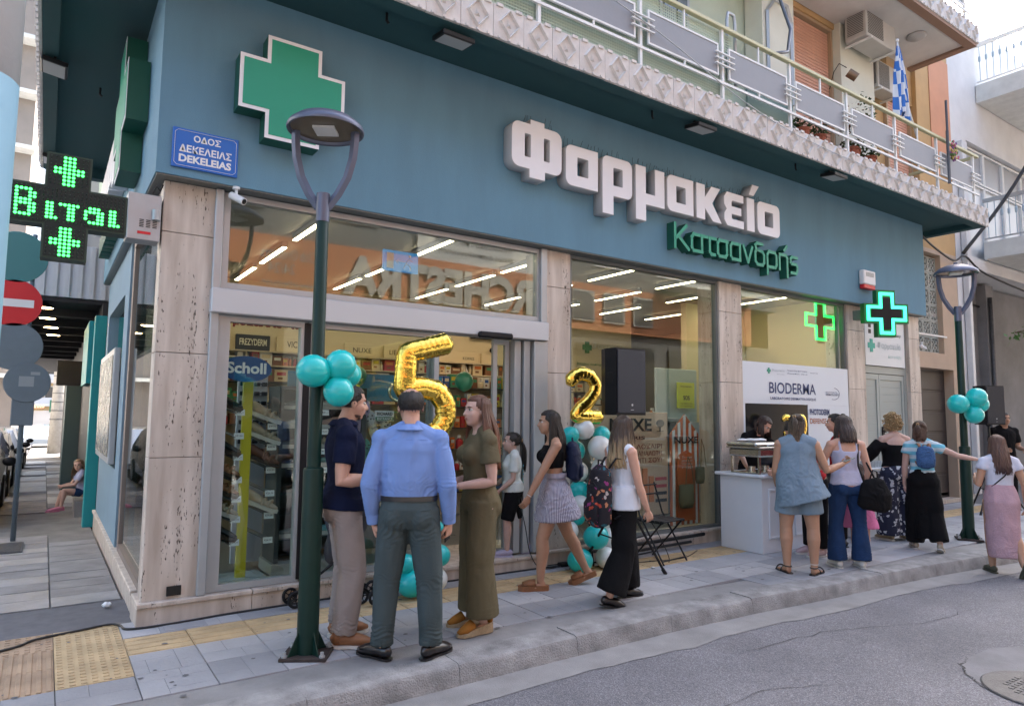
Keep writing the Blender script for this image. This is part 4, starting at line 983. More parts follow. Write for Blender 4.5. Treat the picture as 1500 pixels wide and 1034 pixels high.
straw(6.20, .20, .42, .27, .30, 'larger straw bag hanging on the beach hut display'); straw(6.44, .18, .72, .17, .22, 'smaller straw bag hanging at the right of the display')
st = thing('sun_care_stand', 'pale blue cardboard stand with a yellow leaflet in the second window', 'display', (7.6, 1.6, .15))
PB2 = mat('stand_pale_blue', (.50, .58, .64), .5)
MB().box(7.25, 8.2, 1.7, 1.75, .15, 2.35, b=.01).build('back_panel', PB2, st); MB().box(7.35, 7.95, 1.4, 1.7, .15, 1.5).build('body', PB2, st)
lf = MB().box(7.62, 8.02, 1.6, 1.62, 1.72, 2.13).build('leaflet', mat('leaf_yellow', (.70, .72, .02), .5), st); text('lettering', 'SOS', 7.75, 1.85, .15, .07, 1.595, BLACK, lf, bold=.02)
for i in range(3): text('lettering', ('ΠΡΟΣΦΟΡΑ', 'σε όλα τα', 'αντηλιακά')[i], 7.68, 2.05-i*.045 if i == 0 else 1.82-i*.04, .28, .028, 1.595, BLACK, lf)
tv = MB().box(9.92, 10.75, 6.0, 6.05, 2.7, 3.25).build('wall_screen', BLACK); tag(tv, 'black screen hanging deep inside the shop behind the second window', 'screen')
s2 = thing('right_shelving', 'shelving with small goods deep behind the second window', 'shelving', (8, 3.8, .15))
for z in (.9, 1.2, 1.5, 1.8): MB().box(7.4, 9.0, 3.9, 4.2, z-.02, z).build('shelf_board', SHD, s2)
MB().box(7.38, 7.4, 3.9, 4.2, .15, 2.0).box(9.0, 9.02, 3.9, 4.2, .15, 2.0).build('upright', SHV, s2)
for z in (.9, 1.2, 1.5, 1.8):
    x = 7.42
    while x < 8.9: w_ = rng.choice((.08, .11)); goods(rng.choice(('box', 'bottle')), x+w_/2, 3.95, z, w_, .1, rng.choice((.12, .15)), rng.choice(PC), 'second window shelves'); x += w_+.02
for i in range(10): goods('bottle', 5.75+i*.14, 1.45+.1*(i % 2), 1.56, .06, .06, .15, rng.choice(PC), 'service counter')
# shelving seen through the open door: bright lower goods, heart display, hanging blue items
dsp = thing('toy_display', 'crowded goods display with orange and cream packs behind the open door', 'display', (4.4, 2.6, .15))
MB().box(3.9, 5.3, 2.9, 2.95, .15, 2.15).build('panel', SHV, dsp)
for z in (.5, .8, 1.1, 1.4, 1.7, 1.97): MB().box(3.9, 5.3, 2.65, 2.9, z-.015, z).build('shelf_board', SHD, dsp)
for z in (.5, .8, 1.1, 1.4, 1.7, 1.97):
    x = 3.93
    while x < 5.2: w_ = rng.choice((.07, .09, .12)); goods(rng.choice(('box', 'bottle', 'box')), x+w_/2, 2.7, z, w_, .1, rng.choice((.12, .16, .19)), rng.choice(PC[2:]+PC[:2]), 'doorway shelves'); x += w_+.012
hb = thing('heart_board', 'tall narrow white board with red hearts behind the open door', 'display', (4.55, 1.9, .3))
MB().prism([(4.50, .35), (4.74, .35), (4.76, 1.85), (4.72, 1.98), (4.62, 2.03), (4.52, 1.98), (4.49, 1.85)], 1.90, 1.92).build('board', WHITE, hb, fix=True)
for (x, z, s) in ((4.63, 1.78, .05), (4.64, 1.50, .03), (4.64, 1.25, .03)):
    P = [(x+s*1.0*(16*sin(t)**3)/16, z+s*(13*cos(t)-5*cos(2*t)-2*cos(3*t)-cos(4*t))/16) for t in [2*pi*i/20 for i in range(20)]]
    MB().prism(P, 1.892, 1.899).build('heart', PC[4], hb, fix=True)
tag(MB().box(4.75, 4.95, 2.2, 2.3, 1.75, 2.35, b=.02).build('blue_pouch_stack', PC[5]), 'blue bags hanging at the right of the open doorway', 'bags')
# black camera panel and dome on the inside wall above the door
tag(MB().box(5.75, 6.35, 4.86, 4.9, 2.98, 3.12).build('wall_display_unit', BLACK), 'black display unit mounted high on the wall behind the doorway', 'display unit')
dc = tag(MB().ball((6.2, 4.85, 2.78), .05, 12, 8).build('dome_camera', BLACK, smooth=True), 'small black dome camera on the cream wall behind the doorway', 'camera')
# ------------------------------------------------------------------ shoe display in the first window
SD = thing('shoe_stand', 'black shoe stand with a yellow centre strip in the first window', 'stand', (.75, .42, .2))
YS = mat('strip_yellow', (.62, .55, .02), .45); GP = mat('slate_grey_panel', (.03, .037, .042), .5, var=.1, vscale=4); SH3 = mat('steel_shelf', (.16, .17, .175), .4, .3)
MB().box(.765, .845, .36, .40, .2, 1.86).build('yellow_strip', YS, SD); MB().box(.62, 1.0, .3, .6, .175, .2).build('base', mat('clear_base', (.35, .40, .42), .2), SD)
SM_ = {}
def shoe_mesh(kind):
    if kind in SM_: return SM_[kind]
    cols = {'black': (.012,.012,.014), 'tan': (.28,.12,.05), 'beige': (.50,.40,.30), 'white': (.68,.68,.66), 'navy': (.02,.03,.09), 'grey': (.20,.22,.22), 'brown': (.13,.05,.03), 'aqua': (.25,.50,.52), 'sand': (.38,.31,.22), 'rose': (.60,.36,.30)}
    up = mat('shoe_'+kind, cols[kind], .6); sole = mat('shoe_sole_'+('dark' if kind in ('black', 'tan', 'brown') else 'white'), (.05,.03,.02) if kind in ('black', 'tan', 'brown') else (.65,.63,.60), .6)
    mb = MB(); n = 12; secs = [(-.13,.032,.075),(-.10,.036,.085),(-.05,.033,.075),(0,.038,.055),(.05,.043,.045),(.10,.040,.035),(.135,.02,.025)]
    k0 = 0
    for y, wd, h in secs:
        for j in range(n):
            a = 2*pi*j/n; mb.v.append((wd*cos(a), y, .022+max(-.012, h*.5+h*.5*sin(a)) if sin(a) > -2 else 0))
    for i in range(len(secs)-1):
        for j in range(n): mb.quadf(i*n+j, i*n+(j+1) % n, (i+1)*n+(j+1) % n, (i+1)*n+j)
    mb.f += [tuple(range(n)), tuple(range((len(secs)-1)*n, len(secs)*n))[::-1]]; mb.mi += [0, 0]
    P = [(-.034,-.13),(-.038,-.08),(-.034,0),(-.046,.06),(-.038,.12),(0,.15),(.038,.12),(.046,.06),(.034,0),(.038,-.08),(.034,-.13),(0,-.145)]
    mb.prism(P, 0, .03, 'z', m=1)
    if kind in ('tan', 'beige', 'brown', 'sand'):
        for y in (.02, .07): mb.tube([(-.045, y, .03), (-.03, y, .075), (.03, y, .075), (.045, y, .03)], .012, 6, m=0)
    SM_[kind] = mb.mesh('shoe', [up, sole], smooth=True, angle=50); return SM_[kind]
CN = dict(sand='sand coloured', rose='rose')
def shoe(kind, loc, rz, rx, where):
    o = bpy.data.objects.new('shoe', shoe_mesh(kind)); o.location = loc; o.rotation_euler = (rx, 0, rz); o.scale = (1.12, 1.12, 1.12); COL.objects.link(o)
    tag(o, '%s shoe %s' % (CN.get(kind, kind), where), 'shoe', 'shoes in the first window'); return o
TAGM = mat('price_tag', (.85, .9, .92), .4); PEN = mat('pen_ink', (.03, .03, .08), .6)
tagmesh = MB().box(-.040, .040, -.002, .002, -.026, .026).mesh('price_tag', TAGM)
def ptag(x, y, z, rz=0, s='€39.90', wh=''):
    o = bpy.data.objects.new('price_tag', tagmesh); o.location = (x, y, z); o.rotation_euler = (-.15, 0, rz); COL.objects.link(o); WLOC[o.name] = Vector()
    tag(o, None, 'price tag', 'handwritten price tags in the first window'); o['label'] = 'price tag reading %s %s' % (s, wh)
    t = text('price', s, -.03, -.01, .06, .02, -.0028, PEN, o, world=False, bold=.01, res=1); return o
prices = ['45,-', '57,90', '55,-', '49,-', '€75,00', '€49,00', '€69,00', '€39,90', '€29,90', '€79,00', '€24,90', '€59,00']
lz = [1.60, 1.40, 1.22, 1.03, .87, .70, .51]; kk = ['black', 'black', 'black', 'tan', 'tan', 'sand', 'black']
for i, z in enumerate(lz):
    MB().bar((.50, .50, z+.09), (.72, .34, z-.02), .085, .006).build('left_shelf', SH3, SD)
    if i != 1: shoe(kk[i], (.615, .405, z+.045), radians(-118), radians(-20), 'on the left shelf %s of the shoe stand' % ('at the top', 'second', 'third from the top', 'fourth from the top', 'fifth from the top', 'sixth from the top', 'at the bottom')[i])
    ptag(.735, .325, z-.01, s=prices[i], wh='left of the yellow strip, %s row down' % ORD[i+1])
rz_ = [1.50, 1.32, 1.12, .92, .73, .52]; kr = ['beige', 'sand', 'brown', None, 'beige', None]
for i, z in enumerate(rz_):
    MB().bar((.85, .54, z+.07), (1.02, .40, z-.02), .085, .006).build('right_shelf', SH3, SD)
    if kr[i]: shoe(kr[i], (.95, .42, z+.04), radians(-122), radians(-20), 'on the right shelf of the stand, row %s' % ('one', 'two', 'three', 'four', 'five', 'six')[i])
    ptag(1.02, .36, z-.03, s=prices[(i+5) % 12], wh='right of the yellow strip, %s row down' % ORD[i+1])
cab = thing('shoe_cabinet', 'grey open shoe cabinet with rows of trainers in the first window', 'cabinet', (1.3, .6, .2))
GB = mat('taupe_panel', (.20, .18, .16), .5)
MB().box(1.08, 1.12, .38, .75, .28, 1.80).box(1.12, 1.9, .70, .75, .28, 1.80).box(1.08, 1.9, .38, .75, 1.80, 1.83).box(1.86, 1.9, .38, .7, .28, 1.80).build('case', GP, cab)
MB().box(1.06, 1.92, .36, .78, .175, .27).build('plinth', mat('cabinet_plinth', (.30, .30, .28), .5), cab)
sz = [1.625, 1.45, 1.27, 1.10, .88, .70, .47, .275]; sk = [('grey', 'white'), ('white', 'rose'), ('grey', 'sand'), ('navy', 'aqua'), ('black', 'black'), (None, None), ('grey', 'aqua'), ('black', None)]
rowN = ('top', 'second', 'third', 'fourth', 'fifth', 'sixth', 'seventh', 'bottom')
for i, z in enumerate(sz):
    if i < 7: MB().box(1.125, 1.855, .42, .70, z-.012, z).build('glass_shelf', mat('dark_glass_shelf', (.03, .045, .05), .1, spec=.8), cab)
    for q, kd in enumerate(sk[i]):
        if kd: shoe(kd, (1.29+q*.28, .52, z), radians(80-q*10), 0, 'on the %s row of the grey cabinet, %s' % (rowN[i], ('left', 'right')[q]))
    if i < 7: ptag(1.29, .40, z-.035, s=prices[i], wh='on the %s shelf of the grey cabinet' % rowN[i])
    if i < 4: ptag(1.5, .40, z-.03, s=prices[i+3], wh='right on the %s cabinet shelf' % rowN[i])
# sunglasses rack behind, yellow flyer
sg = thing('glasses_rack', 'white sunglasses rack standing behind the shoe displays', 'rack', (1.1, .9, .2))
MB().box(.85, 1.12, .95, .99, .2, 2.0).build('panel', mat('rack_white', (.6, .58, .62), .4), sg)
gm = MB().box(-.06, -.008, -.01, .0, -.02, .018, b=.006).box(.008, .06, -.01, .0, -.02, .018, b=.006).box(-.008, .008, -.008, 0, .0, .01).mesh('sunglasses', BLACK)
for i in range(9):
    for j in range(2): add('sunglasses', gm, sg, loc=(.92+j*.13, .93, 1.95-i*.09))
fl = MB().box(1.60, 1.82, .36, .365, 1.66, 1.86, b=.002).build('yellow_flyer', MATS['leaf_yellow']); tag(fl, 'yellow flyer stuck above the trainers in the first window', 'flyer'); text('lettering', 'ΠΡΟΣΦΟΡΑ', 1.64, 1.78, .14, .03, .355, BLACK, fl, bold=.02)
# Scholl sign
sc_ = MB().lathe([(0, -.012), (1, -.012), (1.02, 0), (1, .012), (0, .012)], n=40, axis='y'); sc_.v = [(x*.205, y, z*.108) for x, y, z in sc_.v]
SBL = mat('scholl_blue', (.006, .07, .24), .3); sc_ = sc_.build('oval_sign', SBL, loc=(.735, .17, 1.955)); WLOC[sc_.name] = Vector((.735, .17, 1.955)); tag(sc_, 'oval blue sign reading Scholl inside the first window', 'sign')
text('lettering', 'Scholl', .575, 1.915, .32, .095, .155, WHITE, sc_, bold=.03)
# crocs hanging, wall of hanging goods behind the blue shirted man
RK = thing('clog_display', 'display of hanging clogs and straw goods behind the glass', 'display', (1.9, .5, .2))
MB().box(1.25, 3.0, .95, .99, .2, 1.6).build('panel', mat('olive_panel', (.13, .13, .09), .7, var=.3, vscale=7), RK)
MB().box(1.3, 3.0, .9, .93, 1.72, 2.0).build('wave_banner', mat('wave_blue', (.05, .28, .42), .5, var=.4, vscale=4), RK)
CLG = [mat('clog_lilac', (.40, .32, .52), .5), mat('clog_grey', (.50, .53, .54), .5), mat('clog_green', (.02, .20, .17), .5)]
clogm = []
for c in CLG:
    mb = MB().ball((0, 0, .05), .06, 12, 8, rx=.055, ry=.04, rz=.10).ball((0, 0, -.07), .05, 10, 6, rx=.045, ry=.02, rz=.10)
    for a, b in ((-.02, .09), (.02, .09), (0, .06), (-.03, .05), (.03, .05)): mb.box(a-.006, a+.006, -.045, -.035, b-.006, b+.006, m=1)
    clogm.append(mb.mesh('clog', [c, BLACK], smooth=True))
for i, (x, z, k, nm) in enumerate(((1.78, 1.55, 0, 'lilac clog hanging upper left behind the glass'), (1.88, 1.57, 0, 'lilac clog hanging upper right behind the glass'), (1.74, 1.40, 0, 'lilac clog hanging low behind the glass'), (1.98, 1.48, 1, 'grey clog hanging left of the monochrome sign'), (2.12, 1.42, 1, 'grey clog hanging under the monochrome sign'), (2.05, 1.22, 2, 'dark green clog hanging left of the blue shirt'), (1.92, 1.2, 2, 'dark green clog hanging low near the navy shirt'))):
    o = bpy.data.objects.new('clog', clogm[k]); o.location = (x, .42, z); o.rotation_euler = (0, rng.uniform(-.3, .3), rng.uniform(-.4, .4)); COL.objects.link(o); tag(o, nm, 'clog', 'clogs hanging behind the glass')
sgn = MB().box(1.98, 2.18, .36, .37, 1.52, 1.62).build('small_sign', WHITE); tag(sgn, 'small white and green sign reading RICHARD ENTRANCE behind the glass', 'sign'); text('lettering', 'RICHARD', 2.0, 1.575, .16, .03, .355, BLACK, sgn, bold=.02)
MB().box(1.985, 2.175, .352, .358, 1.525, 1.56).build('green_band', MATS['green_gate'], sgn); text('lettering', 'ENTRANCE', 2.0, 1.53, .16, .024, .35, WHITE, sgn, bold=.02)
fly = MB().box(1.70, 1.80, .33, .335, 1.52, 1.72).build('price_card', WHITE); tag(fly, 'white card printed with the number 52 beside the navy man face', 'card'); text('lettering', '52', 1.72, 1.62, .06, .06, .325, MATS['green_gate'], fly, bold=.02); MB().box(1.705, 1.795, .322, .329, 1.53, 1.59).build('yellow_block', PC[6], fly)
mb = MB(); mb.tube([(2.16+.085*cos(a), .25, 1.80+.085*sin(a)) for a in [2*pi*i/28 for i in range(28)]], .014, 10, closed=True)
tag(mb.build('foil_ring', mat('foil_silver_gold', (.6, .58, .45), .12, 1), smooth=True), 'shiny pale gold ring beside the foil number five', 'ring')
# ------------------------------------------------------------------ foil number balloons
GOLD = mat('gold_foil', (.95, .66, .12), .13, 1.0, bump=.6, bscale=22)
def foil(path, r, label, name='foil_number'):
    P = [Vector(p) for p in path]; out = []
    for i in range(len(P)-1):
        nseg = max(2, int((P[i+1]-P[i]).length/.016))
        for k in range(nseg): out.append(P[i].lerp(P[i+1], k/nseg))
    out.append(P[-1])
    for _ in range(2): out = [out[0]]+[(out[i-1]+out[i]*2+out[i+1])/4 for i in range(1, len(out)-1)]+[out[-1]]
    N = len(out); rs = []
    for i in range(N):
        e = min(i, N-1-i)*.016; rr = r*min(1, .55+e/.05*.45); rr *= 1+.035*sin(i*1.9)*(1 if i % 3 else -.8)+.05*noise.noise(Vector((i*.8, r, 2))); rs.append(rr)
    mb = MB().tube(out, rs, 14, ry=[q*.8 for q in rs], up=(0, 1, 0))
    return tag(mb.build(name, GOLD, smooth=True), label, 'foil balloon', 'gold foil number balloons')
y0 = -.36
foil([(2.40, y0, 2.25), (1.96, y0, 2.13), (1.94, y0, 1.80), (2.10, y0, 1.83), (2.26, y0, 1.80), (2.35, y0, 1.69), (2.36, y0, 1.56), (2.29, y0, 1.44), (2.15, y0, 1.38), (2.0, y0, 1.40)], .10, 'large gold foil balloon shaped as the number five')
MB()
foil([(3.80, y0, 1.90), (3.84, y0, 1.98), (3.95, y0, 2.03), (4.08, y0, 2.01), (4.16, y0, 1.92), (4.14, y0, 1.82), (4.05, y0, 1.73), (3.94, y0, 1.66), (3.88, y0, 1.585), (3.98, y0, 1.575), (4.25, y0, 1.575)], .074, 'large gold foil balloon shaped as the number two')
foil([(7.55, -.3, 1.55), (7.62, -.3, 1.60), (7.72, -.3, 1.58), (7.74, -.3, 1.50), (7.64, -.3, 1.42), (7.60, -.3, 1.36), (7.78, -.3, 1.36)], .04, 'small gold foil number behind the crowd at the table, left one')
foil([(8.0, -.3, 1.48), (7.92, -.3, 1.44), (7.86, -.3, 1.50), (7.9, -.3, 1.60), (8.02, -.3, 1.60), (8.06, -.3, 1.50), (8.04, -.3, 1.40), (7.94, -.3, 1.30)], .04, 'small gold foil number behind the crowd at the table, right one')
cA = [(3.94,-0.35,1.45,0.095,"w"),(3.76,-0.35,1.39,0.080,"t"),(4.18,-0.35,1.39,0.084,"t"),(4.11,-0.40,1.26,0.111,"w"),(4.28,-0.30,1.20,0.070,"t"),(4.20,-0.38,1.05,0.112,"w"),(4.13,-0.40,0.87,0.118,"t"),(3.93,-0.30,0.66,0.096,"w"),(4.20,-0.30,0.70,0.098,"t"),(4.13,-0.40,0.53,0.105,"w"),(4.28,-0.28,0.52,0.071,"t"),(4.30,-0.32,0.30,0.100,"w"),(4.05,-0.42,0.35,0.112,"t"),(3.87,-0.38,0.125,0.110,"t"),(4.20,-0.40,0.12,0.100,"w"),(3.82,-0.25,0.41,0.089,"w"),(3.94,-0.25,0.53,0.069,"t"),(4.03,-0.2,0.10,0.084,"w"),(3.92,-.22,1.22,.1,"t"),(3.98,-.2,1.0,.1,"w"),(4.0,-.2,.8,.1,"t")]
cB = [(2.05,-0.37,0.14,0.119,"t"),(2.31,-0.38,0.35,0.097,"t"),(2.30,-0.35,0.14,0.10,"w"),(2.00,-0.35,0.31,0.083,"t"),(2.16,-0.35,0.50,0.083,"w"),(2.06,-0.25,0.62,0.082,"t"),(2.30,-0.30,0.57,0.084,"t"),(2.19,-0.35,0.79,0.083,"w"),(2.28,-0.32,1.36,0.120,"w"),(2.2,-.25,1.0,.1,'t'),(2.3,-.3,1.15,.1,'w'),(2.1,-.28,1.2,.09,'t')]
def balcol(pts, g, where):
    seen = {}
    for i, (x, y, z, r, c) in enumerate(sorted(pts, key=lambda p: p[2])):
        m_ = {'t': BT, 'w': BW}[c]; nm = {'t': 'turquoise', 'w': 'white'}[c]; k = seen[c] = seen.get(c, 0)+1
        ordn = ('lowest', 'second lowest', 'third lowest', 'fourth lowest', 'fifth lowest', 'sixth lowest', 'seventh lowest', 'eighth lowest', 'ninth lowest', 'tenth lowest', 'eleventh lowest', 'twelfth lowest')[k-1]
        balloon((x, y, z), r, m_, '%s %s balloon of the column %s' % (ordn, nm, where), g, (.4*(1 if i % 2 else -1), .8, -.1))
cA = [(x+.07, y, z, r*1.13, c_) for x, y, z, r, c_ in cA]
balcol(cA, 'balloons of the column under the number two', 'under the golden two')
balcol(cB, 'balloons of the column under the number five', 'under the golden five')
balloon((2.0, .9, 1.98), .1, BG, 'green balloon inside the shop left of the golden five', 'green balloons inside', (0, 0, -1))
balloon((3.05, .5, 1.95), .1, BG, 'green balloon inside the shop right of the golden five', 'green balloons inside', (0, 0, -1))
# ------------------------------------------------------------------ signs and lettering on the facade
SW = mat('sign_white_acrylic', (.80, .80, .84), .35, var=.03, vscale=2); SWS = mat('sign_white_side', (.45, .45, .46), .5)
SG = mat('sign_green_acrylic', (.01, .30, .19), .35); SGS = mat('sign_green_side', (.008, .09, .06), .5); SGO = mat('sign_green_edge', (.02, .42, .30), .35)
FS = thing('pharmacy_lettering', 'large white raised Greek letters reading Φαρμακείο on the blue fascia', 'lettering', (5.4, -.1, 4.3))
def curve_letter(name, outlines, parent, y0, y1, mf, ms, inset=None):
    """outlines: list of closed 2D loops in world (x,z); outer first then holes; y0 back, y1 front"""
    cu = bpy.data.curves.new('tmp', 'CURVE'); cu.dimensions = '2D'; cu.fill_mode = 'BOTH'; cu.extrude = abs(y1-y0)/2; cu.bevel_depth = .004; cu.bevel_resolution = 0
    for L in outlines:
        sp = cu.splines.new('POLY'); sp.points.add(len(L)-1); sp.use_cyclic_u = True
        for q, (a, b) in zip(sp.points, L): q.co = (a, b, 0, 1)
    o = bpy.data.objects.new('tmp', cu); COL.objects.link(o); bpy.context.view_layer.update()
    me = bpy.data.meshes.new_from_object(o.evaluated_get(bpy.context.evaluated_depsgraph_get())); bpy.data.objects.remove(o)
    yc = (y0+y1)/2
    for v in me.vertices: v.co = (v.co.x, yc-v.co.z, v.co.y)
    me.materials.clear(); me.materials.append(mf); me.materials.append(ms)
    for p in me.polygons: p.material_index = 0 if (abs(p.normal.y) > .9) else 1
    me.name = name; return add(name, me, parent)
def rr(x0, x1, z0, z1, r, corners=(1, 1, 1, 1), n=5):
    """rounded rect; corners order bl, br, tr, tl"""
    out = []
    for (cx, cz, a0, k) in ((x0+r, z0+r, pi, 0), (x1-r, z0+r, 1.5*pi, 1), (x1-r, z1-r, 0, 2), (x0+r, z1-r, .5*pi, 3)):
        if corners[k]:
            for i in range(n+1): a = a0+i*pi/2/n; out.append((cx+r*cos(a), cz+r*sin(a)))
        else: out.append({0: (x0, z0), 1: (x1, z0), 2: (x1, z1), 3: (x0, z1)}[k])
    return out
zb, zt = 4.08, 4.53; HR = .055
def LTR(nm, outs): return curve_letter('letter', outs, FS, -.085, -.23, SW, SWS)
# Φ
x0, x1 = 3.14, 3.79; xm = (x0+x1)/2
o_ = rr(x0, x1, 4.14, 4.62, .09); 
phi = rr(x0, x1, 4.14, 4.62, .09)
phi = [(x0+.09, 4.14)]
L1 = rr(x0, x1, 4.14, 4.62, .09)
# body outline with top and bottom stem stubs
body = []
for p in L1: body.append(p)
ins = [(xm-.10, 4.14), (xm-.10, 4.05), (xm+.10, 4.05), (xm+.10, 4.14)]
tops = [(xm+.09, 4.62), (xm+.09, 4.67), (xm-.09, 4.67), (xm-.09, 4.62)]
k1 = 6; body = L1[:k1]+ins+L1[k1:18]+tops+L1[18:]
LTR('phi', [body, rr(x0+.16, xm-.085, 4.26, 4.51, .012), rr(xm+.085, x1-.16, 4.26, 4.51, .012)])
def alpha(x0, x1):
    LTR('a', [[*rr(x0, x1, zb, zt, .08, (1, 0, 0, 1))], rr(x0+.16, x1-.14, zb+.12, zt-.12, .012)])
def omi(x0, x1): LTR('o', [rr(x0, x1, zb, zt, .08), rr(x0+.16, x1-.15, zb+.12, zt-.12, .012)])
alpha(3.85, 4.31)
LTR('rho', [[(4.38, 3.86), (4.545, 3.86), (4.545, zb), *rr(4.38, 4.84, zb, zt, .08, (0, 1, 1, 1))[1:-6], *rr(4.38, 4.84, zb, zt, .08)[-6:]], rr(4.545, 4.69, zb+.12, zt-.12, .012)])
LTR('mu', [[(4.90, 3.88), (5.065, 3.88), (5.065, zb), (5.38, zb), (5.38, zt), (5.22, zt), (5.22, zb+.13), (5.065, zb+.13), (5.065, zt), (4.90, zt)]])
alpha(5.43, 5.90)
LTR('kappa', [[(5.96, zb), (6.12, zb), (6.12, zb+.15), (6.27, zb), (6.44, zb), (6.26, zb+.235), (6.42, zt), (6.25, zt), (6.12, zb+.29), (6.12, zt), (5.96, zt)]])
e0, e1 = 6.50, 6.90
LTR('epsilon', [[(e0+.06, zb), (e1, zb), (e1, zb+.10), (e0+.17, zb+.10), (e0+.15, zb+.12), (e0+.15, zb+.17), (e1-.05, zb+.17), (e1-.05, zb+.27), (e0+.15, zb+.27), (e0+.15, zt-.12), (e0+.17, zt-.10), (e1, zt-.10), (e1, zt), (e0+.06, zt), (e0, zt-.07), (e0, zb+.28), (e0+.05, zb+.22), (e0, zb+.16), (e0, zb+.07)]])
LTR('iota', [[(6.97, zb), (7.13, zb), (7.13, zt), (6.97, zt)]])
LTR('accent', [[(7.02, zt+.05), (7.12, zt+.05), (7.24, zt+.20), (7.10, zt+.20)]])
omi(7.20, 7.70)
# thin weatherproof spikes above the letters
mb = MB()
for x in [3.3+i*.055 for i in range(80)]:
    if rng.random() < .8: mb.bar((x, -.12, 4.66 if x < 3.8 else 4.53), (x+rng.uniform(-.03, .03), -.12-rng.uniform(0, .04), (4.66 if x < 3.8 else 4.53)+rng.uniform(.08, .13)), .0025)
o = mb.build('pigeon_spikes', BLACK, FS); o['kind'] = 'stuff'
# second line in green stroke letters
F2 = thing('owner_lettering', 'green raised Greek name Κατσανδρής under the large white letters', 'lettering', (6.9, -.1, 3.8))
def stroke(paths, th=.042):
    for P in paths: pass
    mb = MB()
    for P in paths:
        for a, b in zip(P, P[1:]):
            dx, dz = b[0]-a[0], b[1]-a[1]; L = math.hypot(dx, dz); ux, uz = dx/L, dz/L; e = th/2
            q = [(a[0]-ux*e+uz*e, a[1]-uz*e-ux*e), (b[0]+ux*e+uz*e, b[1]+uz*e-ux*e), (b[0]+ux*e-uz*e, b[1]+uz*e+ux*e), (a[0]-ux*e-uz*e, a[1]-uz*e+ux*e)]
            off = .0007*(len(mb.f) % 7)
            k = len(mb.v); mb.v += [(p[0], -.20-off, p[1]) for p in q]+[(p[0], -.085, p[1]) for p in q]
            mb.f.append((k, k+1, k+2, k+3)); mb.mi.append(0)
            for i in range(4): j = (i+1) % 4; mb.f.append((k+i, k+4+i, k+4+j, k+j)); mb.mi.append(1)
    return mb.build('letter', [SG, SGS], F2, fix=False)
gb, gt = 3.66, 3.87
stroke([[(5.60, gb), (5.60, 3.95)], [(5.62, 3.78), (5.80, 3.95)], [(5.66, 3.80), (5.84, gb)]])
def ga(x): stroke([[(x+.19, gt), (x+.03, gt), (x, gt-.04), (x, gb+.04), (x+.03, gb), (x+.19, gb)], [(x+.19, gt+.0), (x+.19, gb)]])
ga(5.90); stroke([[(6.13, gt), (6.36, gt)], [(6.24, gt), (6.24, gb+.03), (6.27, gb), (6.34, gb)]])
stroke([[(6.60, gt), (6.43, gt), (6.40, gt-.04), (6.40, gb+.04), (6.43, gb), (6.55, gb), (6.58, gb+.04), (6.58, gt)]])
ga(6.66); stroke([[(6.93, gt), (7.02, gb), (7.11, gt)]])
stroke([[(7.34, 3.95), (7.22, 3.95), (7.18, 3.92), (7.20, gt-.0), (7.34, gt-.03), (7.37, gt-.07), (7.37, gb+.04), (7.34, gb), (7.22, gb), (7.18, gb+.04), (7.18, gt-.05), (7.22, gt-.0)]])
stroke([[(7.45, 3.56), (7.45, gt-.04), (7.48, gt), (7.62, gt), (7.65, gt-.04), (7.65, gb+.04), (7.62, gb), (7.45, gb)]])
stroke([[(7.73, gb), (7.73, gt), (7.88, gt), (7.91, gt-.04), (7.91, 3.57)], [(7.84, gt+.07), (7.90, gt+.13)]])
stroke([[(8.15, gt), (8.02, gt), (7.99, gt-.03), (7.99, gt-.08), (8.02, gt-.10), (8.12, gt-.10), (8.15, gt-.13), (8.15, gb+.02), (8.12, gb-.02), (8.0, gb-.02)]])
# big green cross with white edge
def big_cross(name, label, M4=None):
    t = thing(name, label, 'sign', (.92, -.2, 4.25))
    P = cross_poly(.92, 4.25, .435, .225); Pi = cross_poly(.92, 4.25, .405, .195)
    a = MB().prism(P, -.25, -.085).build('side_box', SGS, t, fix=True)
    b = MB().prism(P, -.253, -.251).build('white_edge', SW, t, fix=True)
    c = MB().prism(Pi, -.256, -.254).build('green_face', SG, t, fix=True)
    return t
big_cross('green_cross_sign', 'big green cross with white outline on the front of the blue fascia')
t = thing('side_cross_sign', 'dark green cross seen edge on at the side street fascia', 'sign', (-.15, 1.3, 4.4))
P = cross_poly(1.3, 4.35, .62, .27)
MB().prism(P, -.22, -.055, axis='x').build('side_box', SGS, t, fix=True); MB().prism(P, -.225, -.222, axis='x').build('white_edge', SW, t, fix=True)
MB().prism(cross_poly(1.3, 4.35, .58, .23), -.229, -.2265, axis='x').build('green_face', SG, t, fix=True)
t = thing('side_lettering', 'white raised letters seen edge on along the side street fascia', 'lettering', (-.1, 3.5, 4.3))
for i in range(9):
    y = 2.15+i*.36; MB().box(-.20, -.055, y, y+.3, 4.05+(.0 if i % 3 else -.1), 4.5).build('letter', [SW], t); 
for i in range(9): MB().box(-.17, -.055, 2.6+i*.24, 2.6+i*.24+.19, 3.62, 3.86).build('small_letter', SGS, t)
